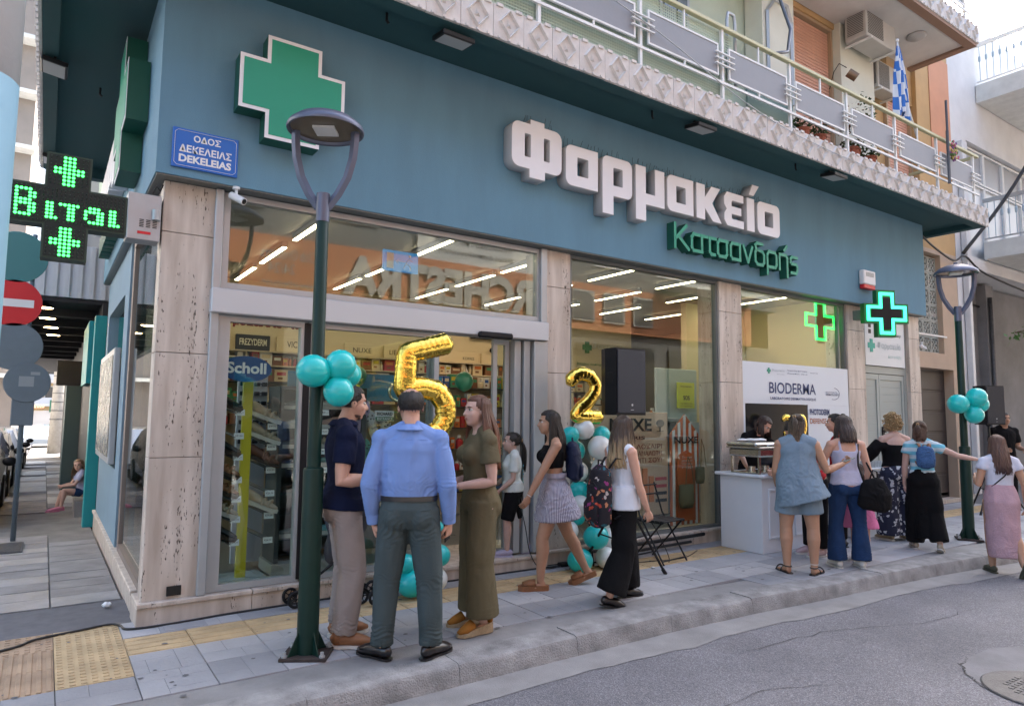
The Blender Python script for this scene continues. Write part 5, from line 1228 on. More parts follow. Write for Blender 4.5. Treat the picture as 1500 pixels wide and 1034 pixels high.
# blue street sign
BLS = mat('street_sign_blue', (.01, .13, .50), .35); t = thing('street_name_sign', 'blue enamel street sign reading ΟΔΟΣ ΔΕΚΕΛΕΙΑΣ DEKELEIAS', 'sign', (.3, -.1, 3.65))
MB().box(.05, .535, -.098, -.082, 3.485, 3.80, b=.003).build('plate', BLS, t)
EW = mat('enamel_white', (.75, .77, .78), .4)
mb = MB(); a0, a1, c0, c1 = .067, .518, 3.502, 3.783
for (p, q) in (((a0+.02, c0), (a1-.02, c0)), ((a0+.02, c1), (a1-.02, c1)), ((a0, c0+.02), (a0, c1-.02)), ((a1, c0+.02), (a1, c1-.02)), ((a0, c0+.02), (a0+.02, c0)), ((a1, c0+.02), (a1-.02, c0)), ((a0, c1-.02), (a0+.02, c1)), ((a1, c1-.02), (a1-.02, c1))):
    mb.bar((p[0], -.0995, p[1]), (q[0], -.0995, q[1]), .002, .006, up=(0, 1, 0))
mb.build('border', EW, t)
text('lettering', 'ΟΔΟΣ', .20, 3.705, .20, .055, -.0995, EW, t, bold=.03); text('lettering', 'ΔΕΚΕΛΕΙΑΣ', .10, 3.61, .385, .062, -.0995, EW, t, bold=.03); text('lettering', 'DEKELEIAS', .10, 3.53, .385, .062, -.0995, EW, t, bold=.04)
# LED cross sign on the corner
t = thing('led_cross_sign', 'black LED cross sign with bright green dots sticking out over the side street', 'sign', (-.35, .05, 3.07))
cx, cz = -.595, 3.07; ax, az = .133, .14
P = [(-.735, 2.68), (-.455, 2.68), (-.455, 2.92), (-.215, 2.92), (-.215, 3.21), (-.455, 3.21), (-.455, 3.455), (-.735, 3.455), (-.735, 3.21), (-.975, 3.21), (-.975, 2.92), (-.735, 2.92)]
MB().prism(P, .03, .17).build('case', mat('led_case', (.02, .045, .03), .5), t, fix=True)
def shrink(P, e): c = (cx, cz); return [(p[0]+(e if p[0] < c[0] else -e), p[1]+(e if p[1] < c[1] else -e)) for p in P]
MB().prism(shrink(P, .014), .024, .029).build('face', mat('led_face', (.003, .007, .005), .6), t, fix=True)
LEDG = mat('led_dot_on', (.1, 1, .2), .3, emit=(.04, 1, .10), estr=1.2); LEDO = mat('led_dot_off', (.03, .045, .035), .35)
rows_mid = ['............................', '..####......................', '..#..##.....................', '..#..##.....................', '..####...##.#####..###..##..', '..#####..##...##..#####.##..', '..#..##..##...##..#..##.##..', '..#..##..##...##..#..##.##..', '..####...###..##...####.###.', '............................']
on = MB(); off = MB(); pd = .0265
def dotted(x0, x1, z0, z1, fn):
    nx = int(round((x1-x0)/pd)); nz = int(round((z1-z0)/pd))
    for i in range(nx):
        for j in range(nz):
            x = x0+(i+.5)*(x1-x0)/nx; z = z0+(j+.5)*(z1-z0)/nz; v = fn(i, j, nx, nz); mb = on if v else off; r = .0115 if v else .006
            k = len(mb.v); mb.v += [(x+r*cos(a), .021 if v else .022, z+r*sin(a)) for a in [2*pi*q/6 for q in range(6)]]+[(x, .015, z)]
            for q in range(6): mb.f.append((k+(q+1) % 6, k+q, k+6)); mb.mi.append(0)
def plus(i, j, nx, nz):
    ci, cj = (nx-1)/2, (nz-1)/2; return (abs(i-ci) <= .6 or (abs(i-ci) <= 1.6)) and abs(j-cj) <= 4 and abs(i-ci) <= 1.1 or (abs(j-cj) <= 1.1 and abs(i-ci) <= 3.6)
dotted(-.72, -.47, 3.215, 3.44, plus); dotted(-.72, -.47, 2.695, 2.915, plus)
def midfn(i, j, nx, nz):
    r = nz-1-j; return r < len(rows_mid) and i < len(rows_mid[r]) and rows_mid[r][i] == '#'
dotted(-.96, -.23, 2.935, 3.195, midfn)
on.build('lit_dots', LEDG, t)['kind'] = 'stuff'; off.build('unlit_dots', LEDO, t)['kind'] = 'stuff'
CASE = mat('grey_case', (.40, .42, .44), .4, .4, var=.05, vscale=8)
MB().box(-.213, .015, .02, .20, 2.90, 3.26, b=.004).build('control_box', CASE, t)
for i in range(3):
    for j in range(5): MB().box(-.13+i*.045, -.10+i*.045, .017, .0195, 3.0+j*.013, 3.006+j*.013).build('vent_slot', BLACK, t)
mb = MB().box(-.14, -.05, .015, .0195, 2.945, 2.965).build('red_label', RED, t)
MB().tube([(-.02, .0, 3.14), (-.02, .0, 3.06)], .03, 12).build('sensor', ALU, t)
MB().tube([(-.05, .03, 3.27), (-.03, .0, 3.33), (.0, .02, 3.30), (.02, .04, 3.36)], .006, 5).build('loose_wires', BLACK, t)
# cameras, alarm, small crosses, sensor bar
def cctv(loc, label, s=1.0, rz=0):
    t = thing('security_camera', label, 'camera', loc, rz); k = dict(world=False)
    MB().lathe([(.03*s, .10*s), (.03*s, .12*s), (0, .12*s)], n=14).build('mount', WHITE, t, smooth=True, angle=40, **k); MB().tube([(0, 0, .11*s), (0, -.01, .06*s), (.01, -.02*s, .03*s)], .012*s, 8).build('neck', WHITE, t, smooth=True, **k)
    MB().tube([(-.03*s, .03*s, .055*s), (.05*s, -.07*s, -.01*s)], .03*s, 14).build('barrel', WHITE, t, smooth=True, angle=40, **k)
    MB().tube([(.05*s, -.0702*s, -.0102*s), (.053*s, -.0735*s, -.0122*s)], .022*s, 12).build('lens', BLACK, t, **k)
cctv((.54, -.06, 3.30), 'small white security camera at the left end of the fascia')
cctv((10.3, -.14, 3.34), 'grey security camera beside the green neon cross', 1.1, .5); cctv((12.15, -.03, 2.84), 'small camera on the rightmost travertine pillar', .9, .6)
t = thing('alarm_box', 'white and red alarm siren box on the fascia above the neon cross', 'alarm box', (10.2, -.1, 3.8))
MB().box(10.02, 10.38, -.17, -.085, 3.73, 3.96, b=.012).build('cover', WHITE, t); MB().box(10.03, 10.37, -.165, -.085, 3.66, 3.728, b=.01).build('red_lens', RED, t)
for j in range(5): MB().box(10.08, 10.32, -.173, -.1695, 3.86+j*.014, 3.866+j*.014).build('grille_slot', ALUD, t)
t = thing('neon_cross_sign', 'projecting green cross sign with glowing turquoise outline', 'sign', (10.15, -.4, 3.2))
NEON = mat('neon_turquoise', (.1, .9, .6), .4, emit=(.03, .95, .50), estr=.75); NEG = mat('neon_green', (.05, .8, .15), .4, emit=(.02, .85, .10), estr=.65)
def rot_cross(t, c, rz, parts):
    Mx = Matrix.Translation(c) @ Matrix.Rotation(rz, 4, 'Z')
    for nm, pts, y0_, y1_, m_ in parts: MB().prism(pts, y0_, y1_).xf(Mx).build(nm, m_, t, fix=True)
def outline_cross(s, tt, w_, y0_, y1_, nm, m_, t, Mx):
    O_ = cross_poly(0, 0, s, tt); I2 = cross_poly(0, 0, s-w_, tt-w_); mb = MB(); n = 12
    mb.v = [(p[0], y0_, p[1]) for p in O_]+[(p[0], y0_, p[1]) for p in I2]+[(p[0], y1_, p[1]) for p in O_]+[(p[0], y1_, p[1]) for p in I2]
    for i in range(n):
        j = (i+1) % n; mb.quadf(i, j, n+j, n+i); mb.quadf(i, 2*n+i, 2*n+j, j); mb.quadf(n+i, n+j, 3*n+j, 3*n+i)
    mb.xf(Mx).build(nm, m_, t, fix=True)
Mx = Matrix.Translation((10.12, -.42, 3.22)) @ Matrix.Rotation(radians(-28), 4, 'Z')
DKG = mat('cross_dark_green', (.01, .13, .04), .4)
rot_cross(t, (10.12, -.42, 3.22), radians(-28), [('case', cross_poly(0, 0, .37, .155), -.04, .06, DKG), ('dark_face', cross_poly(0, 0, .25, .075), -.050, -.045, BLACK)])
outline_cross(.33, .12, .045, -.055, -.041, 'neon_outline', NEON, t, Mx)
MB().box(9.95, 10.1, -.36, -.0, 3.15, 3.3).build('bracket', ALUD, t)
t = thing('window_neon_cross', 'thin green neon cross outline hanging behind the third window', 'sign', (9.3, .25, 3.1))
outline_cross(.31, .11, .035, .2, .22, 'neon_outline', NEG, t, Matrix.Translation((9.38, .0, 3.11)) @ Matrix.Scale(1.35, 4, (1, 0, 0)))
MB().prism([(p[0]*1.3+9.38, p[1]+3.11) for p in cross_poly(0, 0, .26, .07)], .215, .225).build('rust_face', BRN, t, fix=True)
tag(MB().box(2.88, 3.28, -.10, -.031, 2.36, 2.42, b=.015).build('door_sensor', BLACK), 'black motion sensor bar above the sliding door', 'sensor')
ex = MB().box(2.3, 2.72, 1.0, 1.03, 3.15, 3.38).build('exit_sign', mat('exit_blue', (.01, .22, .50), .4, emit=(.01, .2, .5), estr=.12)); tag(ex, 'blue emergency exit sign with arrow and running figure behind the top glass', 'sign')
mb = MB().box(2.34, 2.42, .995, .999, 3.18, 3.35).bar((2.45, .997, 3.265), (2.56, .997, 3.265), .008, .004).bar((2.45, .997, 3.265), (2.48, .997, 3.29), .008, .004).bar((2.45, .997, 3.265), (2.48, .997, 3.24), .008, .004)
mb.bar((2.60, .997, 3.30), (2.57, .997, 3.25), .02, .004).bar((2.57, .997, 3.25), (2.62, .997, 3.22), .012, .004).bar((2.62, .997, 3.22), (2.63, .997, 3.18), .01, .004).bar((2.57, .997, 3.25), (2.54, .997, 3.19), .012, .004).bar((2.60, .997, 3.30), (2.65, .997, 3.28), .01, .004).ball((2.615, .997, 3.335), .015, 8, 6)
mb.build('pictogram', WHITE, ex)
# floodlights under the soffit
def flood(loc, rz, lb):
    t = thing('floodlight', lb, 'floodlight', loc, rz, 'floodlights under the balcony'); k = dict(world=False)
    MB().box(-.03, .03, -.02, .02, .05, .14).box(-.12, .12, -.01, .01, .02, .06).build('bracket', BLACKM, t, **k)
    h_ = MB().box(-.16, .16, -.11, .11, -.025, .02, b=.006).xf(Matrix.Rotation(radians(8), 4, 'X')).build('housing', BLACKM, t, **k)
    MB().box(-.14, .14, -.09, .09, -.029, -.026).xf(Matrix.Rotation(radians(8), 4, 'X')).build('glass', mat('flood_glass', (.42, .42, .42), .3), h_, **k)
flood((2.18, -.70, 4.93), 0, 'floodlight under the balcony above the green cross side'); flood((5.45, -.74, 4.93), 0, 'floodlight under the balcony above the white letters'); flood((8.2, -.76, 4.93), 0, 'floodlight under the balcony above the green name')
flood((-.76, 2.0, 4.93), radians(90), 'nearest floodlight under the side street soffit'); flood((-.76, 5.0, 4.93), radians(90), 'farthest floodlight under the side street soffit, over the LED cross')
for i, (x, y) in enumerate(((1.62, -.5), (4.9, -.5), (7.7, -.5), (-.35, 2.6))):
    tag(MB().tube([(x, y, 5.08), (x, y, 5.01), (x+.02, y, 4.99)], .012, 6).build('soffit_hook', BLACK), 'small black hook on the soffit, number', 'hook', 'small hooks on the soffit')['label'] = ('small black hook on the soffit above the green cross', 'small black hook on the soffit above the letter alpha', 'small black hook on the soffit above the last letter', 'small black hook on the side street soffit')[i]
# the big white banner panel in the third window
t = thing('window_banner', 'white banner reading BIODERMA over a black opening in the third window', 'banner', (8.4, .03, 1.2))
BAN = mat('banner_white', (.68, .73, .78), .4); NVY = mat('navy_text', (.005, .03, .14), .5)
MB().box(7.18, 9.84, .055, .075, 1.78, 2.36).box(8.72, 9.84, .055, .075, .2, 1.779).box(7.18, 7.235, .055, .075, .2, 1.779).build('banner_sheet', BAN, t)
MB().box(7.236, 8.719, .06, .072, .2, 1.779).build('black_field', mat('black_gloss', (.004, .005, .010), .12, spec=.15), t)
text('lettering', 'BIODERMA', 7.78, 1.93, 1.15, .16, .05, NVY, t, bold=.01); text('lettering', 'LABORATOIRE DERMATOLOGIQUE', 7.80, 1.835, 1.13, .045, .05, NVY, t, bold=.01)
text('lettering', 'PHOTODERM', 8.76, 1.63, .52, .09, .05, NVY, t, bold=.03); text('lettering', 'DEFENSE', 8.76, 1.50, .44, .08, .05, mat('rust_text', (.40, .12, .05), .5), t, bold=.01)
text('lettering', 'Φαρμακείο', 7.85, 2.235, .3, .045, .05, mat('faint_text', (.45, .50, .54), .5), t); text('lettering', 'Κατσανδρής', 7.97, 2.195, .18, .025, .05, MATS['faint_text'], t)
MB().prism(cross_poly(7.78, 2.25, .04, .017), .048, .054).build('small_cross', SG, t, fix=True)
text('lettering', 'Γεωργία Δημ. Κατσανδρής', 8.22, 2.255, .5, .03, .05, NVY, t); text('lettering', 'Φαρμακοποιός   6944 123', 8.22, 2.215, .5, .022, .05, NVY, t); text('lettering', 'Δερμοκαλλυντικά', 8.8, 2.245, .2, .022, .05, NVY, t)
text('lettering', 'RECOMMANDE PAR', 9.2, 1.97, .32, .02, .05, NVY, t); text('lettering', 'DERMATOLOGISTS', 9.2, 1.93, .36, .03, .05, NVY, t, bold=.02)
mb = MB()
for i in range(14):
    a, b = -1.9+i*.24, -1.9+(i+1)*.24; mb.bar((9.42+.16*cos(a), .052, 1.96+.09*sin(a)), (9.42+.16*cos(b), .052, 1.96+.09*sin(b)), .006, .002, up=(0, 1, 0))
mb.build('arc_mark', NVY, t)
# white panel above the grey doors
t = thing('door_top_panel', 'white panel with teal cross and pale lettering above the grey doors', 'sign', (11.1, .1, 2.9))
MB().box(10.47, 11.77, .09, .11, 2.47, 3.29).build('sheet', mat('panel_white', (.66, .70, .72), .4), t)
MB().prism(cross_poly(10.66, 2.80, .11, .045), .084, .089).build('teal_cross', mat('teal_print', (.01, .36, .28), .5), t, fix=True)
text('lettering', 'Φαρμακείο', 10.85, 2.74, .78, .14, .085, mat('pale_print', (.48, .56, .58), .5), t, bold=.02); text('lettering', 'Κατσανδρής', 11.2, 2.6, .45, .07, .085, mat('pale_teal_print', (.30, .52, .52), .5), t)
text('lettering', 'katsandris_pharmacy', 10.75, 2.98, .9, .07, .085, BLACK, t, bold=.01)
for j in range(3): MB().box(10.58, 10.66, .085, .089, 3.0+j*.1, 3.07+j*.1).build('icon', BLACK, t)
# ------------------------------------------------------------------ things on the pavement
def speaker(loc, rz, lb, lbs, foot):
    t = thing('loudspeaker', lb, 'loudspeaker', loc, rz, 'loudspeakers on stands'); k = dict(world=False)
    MB().prism([(-.20, -.14), (.20, -.14), (.20, .02), (.13, .15), (-.13, .15), (-.20, .02)], 0, .66, 'z').build('cabinet', BLACK, t, fix=True, **k)
    MB().box(-.19, .19, -.155, -.141, .02, .64, b=.004).build('grille', mat('speaker_grille', (.012, .014, .022), .6, bump=.6, bscale=400), t, **k)
    MB().box(-.02, .02, -.158, -.156, .05, .055).build('logo', ALU, t, **k); MB().ball((0, -.157, .10), .012, 8, 6, ry=.002).build('logo_mark', ALU, t, **k)
    MB().box(-.206, -.2, -.09, -.02, .3, .42, b=.002).build('side_handle', BLACKM, t, **k)
    s = thing('speaker_stand', lbs, 'speaker stand', (loc[0], loc[1], .012), rz, 'speaker stands')
    MB().tube([(0, 0, .25), (0, 0, loc[2]-.012)], .018, 10).build('pole', BLACKM, s, **k); MB().lathe([(.035, .75), (.035, .83)], n=10).build('collar', BLACK, s, **k)
    MB().lathe([(.03, loc[2]-.04), (.05, loc[2]-.013)], n=10).build('cup', BLACK, s, **k)
    for i in range(3):
        a = foot+i*2*pi/3; lg = MB().tube([(.02*cos(a), .02*sin(a), .80), (.48*cos(a), .48*sin(a), .02)], .014, 8).build('leg', BLACKM, s, **k)
        MB().tube([(.46*cos(a), .46*sin(a), .05), (.495*cos(a), .495*sin(a), .0)], .02, 8).build('rubber_foot', BLACK, lg, **k)
        MB().tube([(.02*cos(a), .02*sin(a), .35), (.26*cos(a), .26*sin(a), .39)], .008, 6).build('brace', BLACKM, s, **k)
speaker((4.13, -.78, 1.60), 0, 'large black loudspeaker on a stand before the second window', 'black tripod stand under the near loudspeaker', radians(-15))
speaker((12.7, -.80, 1.50), radians(-20), 'far black loudspeaker on a stand by the grey wall at the right', 'black tripod stand under the far loudspeaker', radians(200))
WT = mat('counter_white', (.68, .71, .76), .4, var=.03, vscale=3)
def counter(x0, x1, y0_, y1_, lb):
    t = thing('serving_counter', lb, 'counter', ((x0+x1)/2, y0_, .012), 0, 'white serving counters')
    MB().box(x0, x1, y0_, y1_, .012, .885, b=.004).build('body', WT, t); MB().box(x0-.06, x1+.03, y0_-.06, y1_+.04, .886, .92, b=.008).build('top', WT, t)
    n = int((x1-x0)/.5)
    for i in range(n):
        a = x0+.12+i*(x1-x0-.1)/n; b = a+(x1-x0-.1)/n-.12; pm = MB()
        for (p, q, r, s) in ((a, b, .17, .20), (a, b, .72, .75), (a, a+.03, .201, .719), (b-.03, b, .201, .719)): pm.box(p, q, y0_-.016, y0_, r, s, b=.004)
        pm.build('moulding', WT, t)
counter(6.30, 7.95, -.84, -.25, 'white panelled serving counter with the chafing dish on top'); counter(8.30, 9.22, -.92, -.3, 'white panelled counter at the right with cups on top')
STL = mat('stainless', (.55, .53, .48), .22, .9)
t = thing('chafing_dish', 'steel chafing dish with open lid on the left end of the counter', 'chafing dish', (6.55, -.62, .92)); 
for (a, b) in ((6.32, -.80), (6.86, -.80), (6.32, -.42), (6.86, -.42)): MB().box(a-.012, a+.012, b-.012, b+.012, .921, 1.12).build('leg', STL, t)
MB().box(6.29, 6.89, -.83, -.39, 1.12, 1.22, b=.02).build('water_pan', STL, t); MB().box(6.27, 6.91, -.85, -.37, 1.221, 1.24, b=.006).build('rim', STL, t)
MB().box(6.27, 6.91, -.80, -.36, 1.241, 1.29, b=.02).build('lid', STL, t); MB().tube([(6.4, -.86, 1.26), (6.4, -.90, 1.27), (6.78, -.90, 1.27), (6.78, -.86, 1.26)], .01, 6).build('lid_handle', WHITE, t)
MB().box(6.31, 6.87, -.78, -.44, .925, .94, b=.004).build('tray', STL, t)
for a in (6.45, 6.72): MB().lathe([(.045, 0), (.045, .06), (.02, .065), (0, .065)], (a, -.6, .941), 14).build('fuel_burner', STL, t, smooth=True, angle=40)
MB().box(6.74, 6.86, -.845, -.833, 1.13, 1.20).build('red_panel', RED, t)
t = thing('food_tray', 'tray heaped with golden snacks at the right of the chafing dish', 'tray', (7.12, -.62, .92)); MB().box(6.93, 7.42, -.82, -.44, .922, .94, b=.006).build('tray', STL, t)
FD = mat('golden_food', (.50, .22, .06), .6, var=.4, vscale=20); mb = MB()
for i in range(150):
    a, b = rng.gauss(7.16, .1), rng.gauss(-.63, .07); h_ = max(0, .12-((a-7.16)**2+(b+.63)**2)*3); mb.ball((a, b, .945+rng.random()*h_), .016, 6, 4, R=Matrix.Rotation(rng.random()*3, 3, 'X'), rx=.026, ry=.012, rz=.012)
o = mb.build('snacks', FD, t, smooth=True); o['kind'] = 'stuff'
np_ = MB()
for i in range(8): np_.ball((6.62+rng.uniform(-.18, .18), -.52+rng.uniform(-.05, .05), 1.31), .04, 8, 5, rx=.08, ry=.05, rz=.02, R=Matrix.Rotation(rng.random()*3, 3, 'Z'))
o = tag(np_.build('napkin_pile', WHITE, smooth=True), 'crumpled white napkins lying on the closed lid', 'napkins', kind='stuff')
cupm = MB().lathe([(.022, 0), (.033, .085), (.031, .085), (.02, .004), (0, .004)], n=12).mesh('cup', mat('clear_cup', (.60, .66, .68), .15, spec=.8), smooth=True, angle=50)
for i in range(14):
    o = bpy.data.objects.new('cup', cupm); o.location = (8.42+.075*(i % 9)+(.03 if i > 8 else 0), -.86+.09*(i//9), .921); COL.objects.link(o); tag(o, '%s clear plastic cup from the left in the %s row' % (ORD[i+1 if i < 9 else i-8], 'front' if i < 9 else 'back'), 'cup', 'clear cups on the right counter')
t = thing('far_chafing_dish', 'second steel serving dish on the right counter', 'chafing dish', (8.9, -.5, .92)); MB().box(8.6, 9.15, -.62, -.38, 1.1, 1.16, b=.02).build('pan', STL, t)
for (a, b) in ((8.62, -.6), (9.13, -.6), (8.62, -.4), (9.13, -.4)): MB().box(a-.01, a+.01, b-.01, b+.01, .921, 1.1).build('leg', STL, t)
# folding chairs
def fchair(loc, rz, lb):
    t = thing('folding_chair', lb, 'chair', loc, rz, 'black folding chairs by the second window'); k = dict(world=False); b = BLACKM
    for i in range(6): MB().box(-.2, .2, -.19+i*.065, -.14+i*.065, .44, .455, b=.003).build('seat_slat', b, t, **k)
    MB().bar((-.2, -.18, .435), (-.2, .2, .435), .014).bar((.2, -.18, .435), (.2, .2, .435), .014).build('seat_frame', b, t, **k)
    for s in (-1, 1):
        MB().tube([(s*.215, -.20, .0), (s*.21, .12, .50), (s*.20, .22, .82)], .010, 6).build('leg', b, t, **k); MB().tube([(s*.19, .24, .0), (s*.19, -.16, .44)], .010, 6).build('leg', b, t, **k)
    MB().bar((-.2, .20, .80), (.2, .20, .80), .035, .012).bar((-.2, .185, .70), (.2, .185, .70), .035, .012).build('backrest', b, t, **k)
    MB().tube([(-.21, -.18, .04), (.21, -.18, .04)], .008, 6).tube([(-.19, .22, .04), (.19, .22, .04)], .008, 6).build('stretcher', b, t, **k)
fchair((5.05, -.42, .012), radians(8), 'black folding chair right of the floral backpack'); fchair((4.5, -.2, .012), radians(-30), 'black folding chair mostly hidden behind the floral backpack woman')
# stroller
t = thing('stroller', 'black folded pushchair standing behind the two men', 'stroller', (1.45, -.25, .012)); FAB = mat('stroller_fabric', (.02, .02, .026), .7, bump=.4, bscale=20)
for (x, y) in ((1.12, -.15), (1.12, .0), (1.62, -.32), (1.70, -.42), (1.68, -.1), (1.78, -.14)):
    w1 = MB().tube([(x+.052*cos(a), y, .087-.012+.058*sin(a)+.012) for a in [2*pi*i/20 for i in range(20)]], .013, 8, closed=True).build('wheel', BLACK, t, smooth=True)
    q = MB()
    for i in range(5): a = i*2*pi/5; q.bar((x, y, .087), (x+.05*cos(a), y, .087+.055*sin(a)), .008)
    q.lathe([(.015, -.012), (.015, .012)], (x, y, .087), 8, axis='y').build('spokes', BLACKM, w1)
MB().tube([(1.12, -.08, .10), (1.45, -.2, .38), (1.62, -.25, .8), (1.48, -.3, 1.05)], .012, 8).tube([(1.66, -.37, .12), (1.45, -.3, .30), (1.30, -.25, .75)], .012, 8).tube([(1.73, -.12, .12), (1.5, -.15, .30), (1.32, -.2, .75)], .012, 8).build('frame', BLACKM, t, smooth=True)
mb = MB().ball((1.50, -.26, .62), .2, 14, 10, rx=.13, ry=.16, rz=.30, R=Matrix.Rotation(radians(30), 3, 'Y')); mb.build('seat', FAB, t, smooth=True)
mb = MB().ball((1.58, -.27, .78), .2, 14, 10, rx=.10, ry=.17, rz=.20, R=Matrix.Rotation(radians(35), 3, 'Y')); mb.build('hood', FAB, t, smooth=True)
# litter, cable on the ground, drain pipe by the sill
cable([(-2.0, -.35, .02), (-.85, -.12, .02), (-.6, .05, .02), (-.35, .12, .02), (-.16, .16, .022), (-.09, .10, .02), (-.06, -.02, .02), (.1, -.06, .02), (.35, -.05, .02), (.7, -.02, .02), (1.6, -.012, .02), (2.6, -.03, .02), (3.6, -.05, .02), (3.9, -.1, .02)], .0085, 'long black power cable lying on the paving along the plinth', sub=8)
cable([(3.4, .14, 1.1), (3.5, .0, .5), (3.55, -.03, .2), (3.65, -.06, .03), (3.8, -.12, .02), (3.95, -.02, .02), (3.8, .0, .02)], .005, 'thin black wire falling from the door jamb to the ground')
cable([(4.9, -.4, .02), (5.05, -.55, .02), (4.95, -.5, .3), (4.9, -.42, .45)], .005, 'thin black wire looped under the folding chair')
cable([(4.2, -.3, .02), (4.7, -.38, .02), (5.3, -.5, .02), (5.8, -.3, .02)], .004, 'thin black wire running on the paving below the folding chairs')
tag(MB().box(3.90, 4.02, -.12, -.04, .013, .05, b=.008).build('power_adapter', BLACK), 'small black power adapter on the paving beside the balloon column', 'adapter')
mb = MB().ball((-.13, .77, .02), .03, 10, 7, rx=.035, ry=.03, rz=.02); mb.v = [tuple(Vector(v)*1+Vector((noise.noise(Vector(v)*60), noise.noise(Vector(v)*50+Vector((5, 5, 5))), noise.noise(Vector(v)*55)))*.012) for v in mb.v]
tag(mb.build('crumpled_paper', WHITE), 'crumpled white paper lying near the corner plinth', 'litter')
tag(MB().box(4.66, 4.70, -.68, -.65, .013, .03, b=.005).build('metal_cap', ALU), 'tiny crumpled foil scrap on the paving near the tripod foot', 'litter')
tag(MB().tube([(4.3, -.07, .12), (6.2, -.07, .14)], .022, 8).tube([(4.6, -.11, .06), (5.9, -.12, .085)], .018, 8).build('sill_pipe', BLACKM), 'thin dark pipes lying along the sill under the second window', 'pipe')
# balcony objects
t = thing('air_conditioner', 'upper grey air conditioning unit on the balcony wall', 'air conditioner', (10.9, .1, 8.3), 0, 'air conditioners over the balcony')
def acu(t, x, y, z, s=1.0):
    MB().box(x-.42*s, x+.42*s, y-.16*s, y+.16*s, z, z+.6*s, b=.01).build('case', mat('ac_cream', (.50, .49, .46), .5, var=.06, vscale=6), t)
    g = MB()
    for i in range(22): g.box(x-.38*s, x+.05*s, y-.168*s, y-.161*s, z+.05*s+i*.024*s, z+.05*s+i*.024*s+.008)
    g.build('grille', mat('ac_dark', (.12, .12, .12), .6), t)
    g = MB()
    for i in range(18): g.box(x-.425*s-.004, x-.425*s, y-.12*s, y+.12*s, z+.08*s+i*.026*s, z+.08*s+i*.026*s+.012)
    g.build('side_grille', MATS['ac_dark'], t)
    MB().bar((x-.35*s, y+.2*s, z-.03), (x-.35*s, y-.2*s, z-.03), .03).bar((x+.35*s, y+.2*s, z-.03), (x+.35*s, y-.2*s, z-.03), .03).build('bracket', RW, t)
acu(t, 10.75, -.05, 7.95, 1.15)
t = thing('air_conditioner', 'lower air conditioning unit behind the Greek flag', 'air conditioner', (11.3, .2, 7.1), 0, 'air conditioners over the balcony'); acu(t, 11.75, .3, 7.55, .85)
# Greek flag hanging from a pole
t = thing('greek_flag', 'blue and white striped flag hanging folded from a slanted pole', 'flag', (10.2, -.6, 7.0))
MB().tube([(10.62, -.78, 6.1), (10.35, -.72, 6.9), (10.29, -.7, 7.6)], .014, 8).build('pole', RW, t, smooth=True); MB().ball((10.29, -.7, 7.63), .03, 8, 6).build('finial', RW, t)
FB_ = mat('flag_blue', (.03, .15, .48), .7); FW = mat('flag_white', (.62, .66, .70), .7); mb = MB(); nu, nv = 24, 27
for j in range(nv+1):
    v_ = j/nv; wd = .06+.30*v_**.8
    for i in range(nu+1):
        u_2 = i/nu; x = 10.27-wd*.62+wd*u_2*1.15+.06*v_; y = -.72+.05*sin(u_2*17+v_*2)*min(1, v_*2+.2); z = 7.52-1.12*v_-.10*abs(u_2-.35)*v_-.05*sin(u_2*9)*v_; mb.v.append((x, y, z))
for j in range(nv):
    for i in range(nu):
        a = j*(nu+1)+i; st_ = (i*9//nu + j//5) % 2; cant = (j < 9 and i < 12)
        m_ = 0 if (st_ == 0) else 1
        if cant: m_ = 1 if (i in (5, 6) or j in (4, 5)) else 0
        mb.quadf(a, a+1, a+nu+2, a+nu+1, m=m_)
mb.build('cloth', [FB_, FW], t, smooth=True)
# awning arm, mirror box, fan lamp, wreath, pots, drying rack, screen mesh
ARM = mat('dark_tube', (.10, .11, .13), .4, .4)
tag(MB().tube([(6.72, -.82, 6.20), (7.25, -.72, 6.45), (7.42, -.66, 6.85), (7.30, -.6, 7.25), (7.1, -.5, 7.8)], .022, 8).build('awning_arm', ARM, smooth=True), 'bent dark awning arm reaching over the balcony rail', 'awning arm')
t = thing('white_cabinet', 'tall white balcony cabinet with grey hexagonal frame behind the bent arm', 'cabinet', (8.2, .1, 6.4)); MB().box(7.75, 8.55, .0, .3, 5.35, 9.5).build('body', OWH, t)
MB().tube([(7.85, -.02, 6.1), (7.85, -.02, 7.6), (8.05, -.02, 7.85), (8.35, -.02, 7.85), (8.45, -.02, 7.6), (8.45, -.02, 6.3)], .03, 4).build('frame', ALU, t)
tag(MB().tube([(5.95, -.75, 5.6), (5.95, -.75, 6.42), (5.97, -.75, 6.52), (6.08, -.75, 6.52), (6.1, -.75, 6.42), (6.1, -.75, 5.6)], .02, 8).build('ladder_hook', ALU, smooth=True), 'grey hooked pipe rising behind the rail near the yellow rail end', 'pipe')
t = thing('wall_spotlight', 'small round lamp with wire on the pale wall left of the flag', 'lamp', (10.0, .1, 7.3)); MB().tube([(9.98, -.05, 7.28), (10.08, -.14, 7.18)], .07, 14).build('head', mat('bronze_lamp', (.2, .13, .08), .4, .5), t, smooth=True, angle=40)
MB().tube([(9.85, .2, 7.05), (9.82, .1, 7.3), (9.9, .05, 7.45), (10.0, -.02, 7.38)], .008, 5).build('wire', BLACK, t)
t = thing('round_ceiling_lamp', 'round grey ceiling lamp under the upper balcony', 'lamp', (11.8, -.3, 8.37)); MB().lathe([(.15, .0), (.16, -.03), (.12, -.06), (0, -.07)], (11.75, -.35, 8.38), 20).build('shade', mat('lamp_grey', (.4, .4, .4), .5), t, smooth=True)
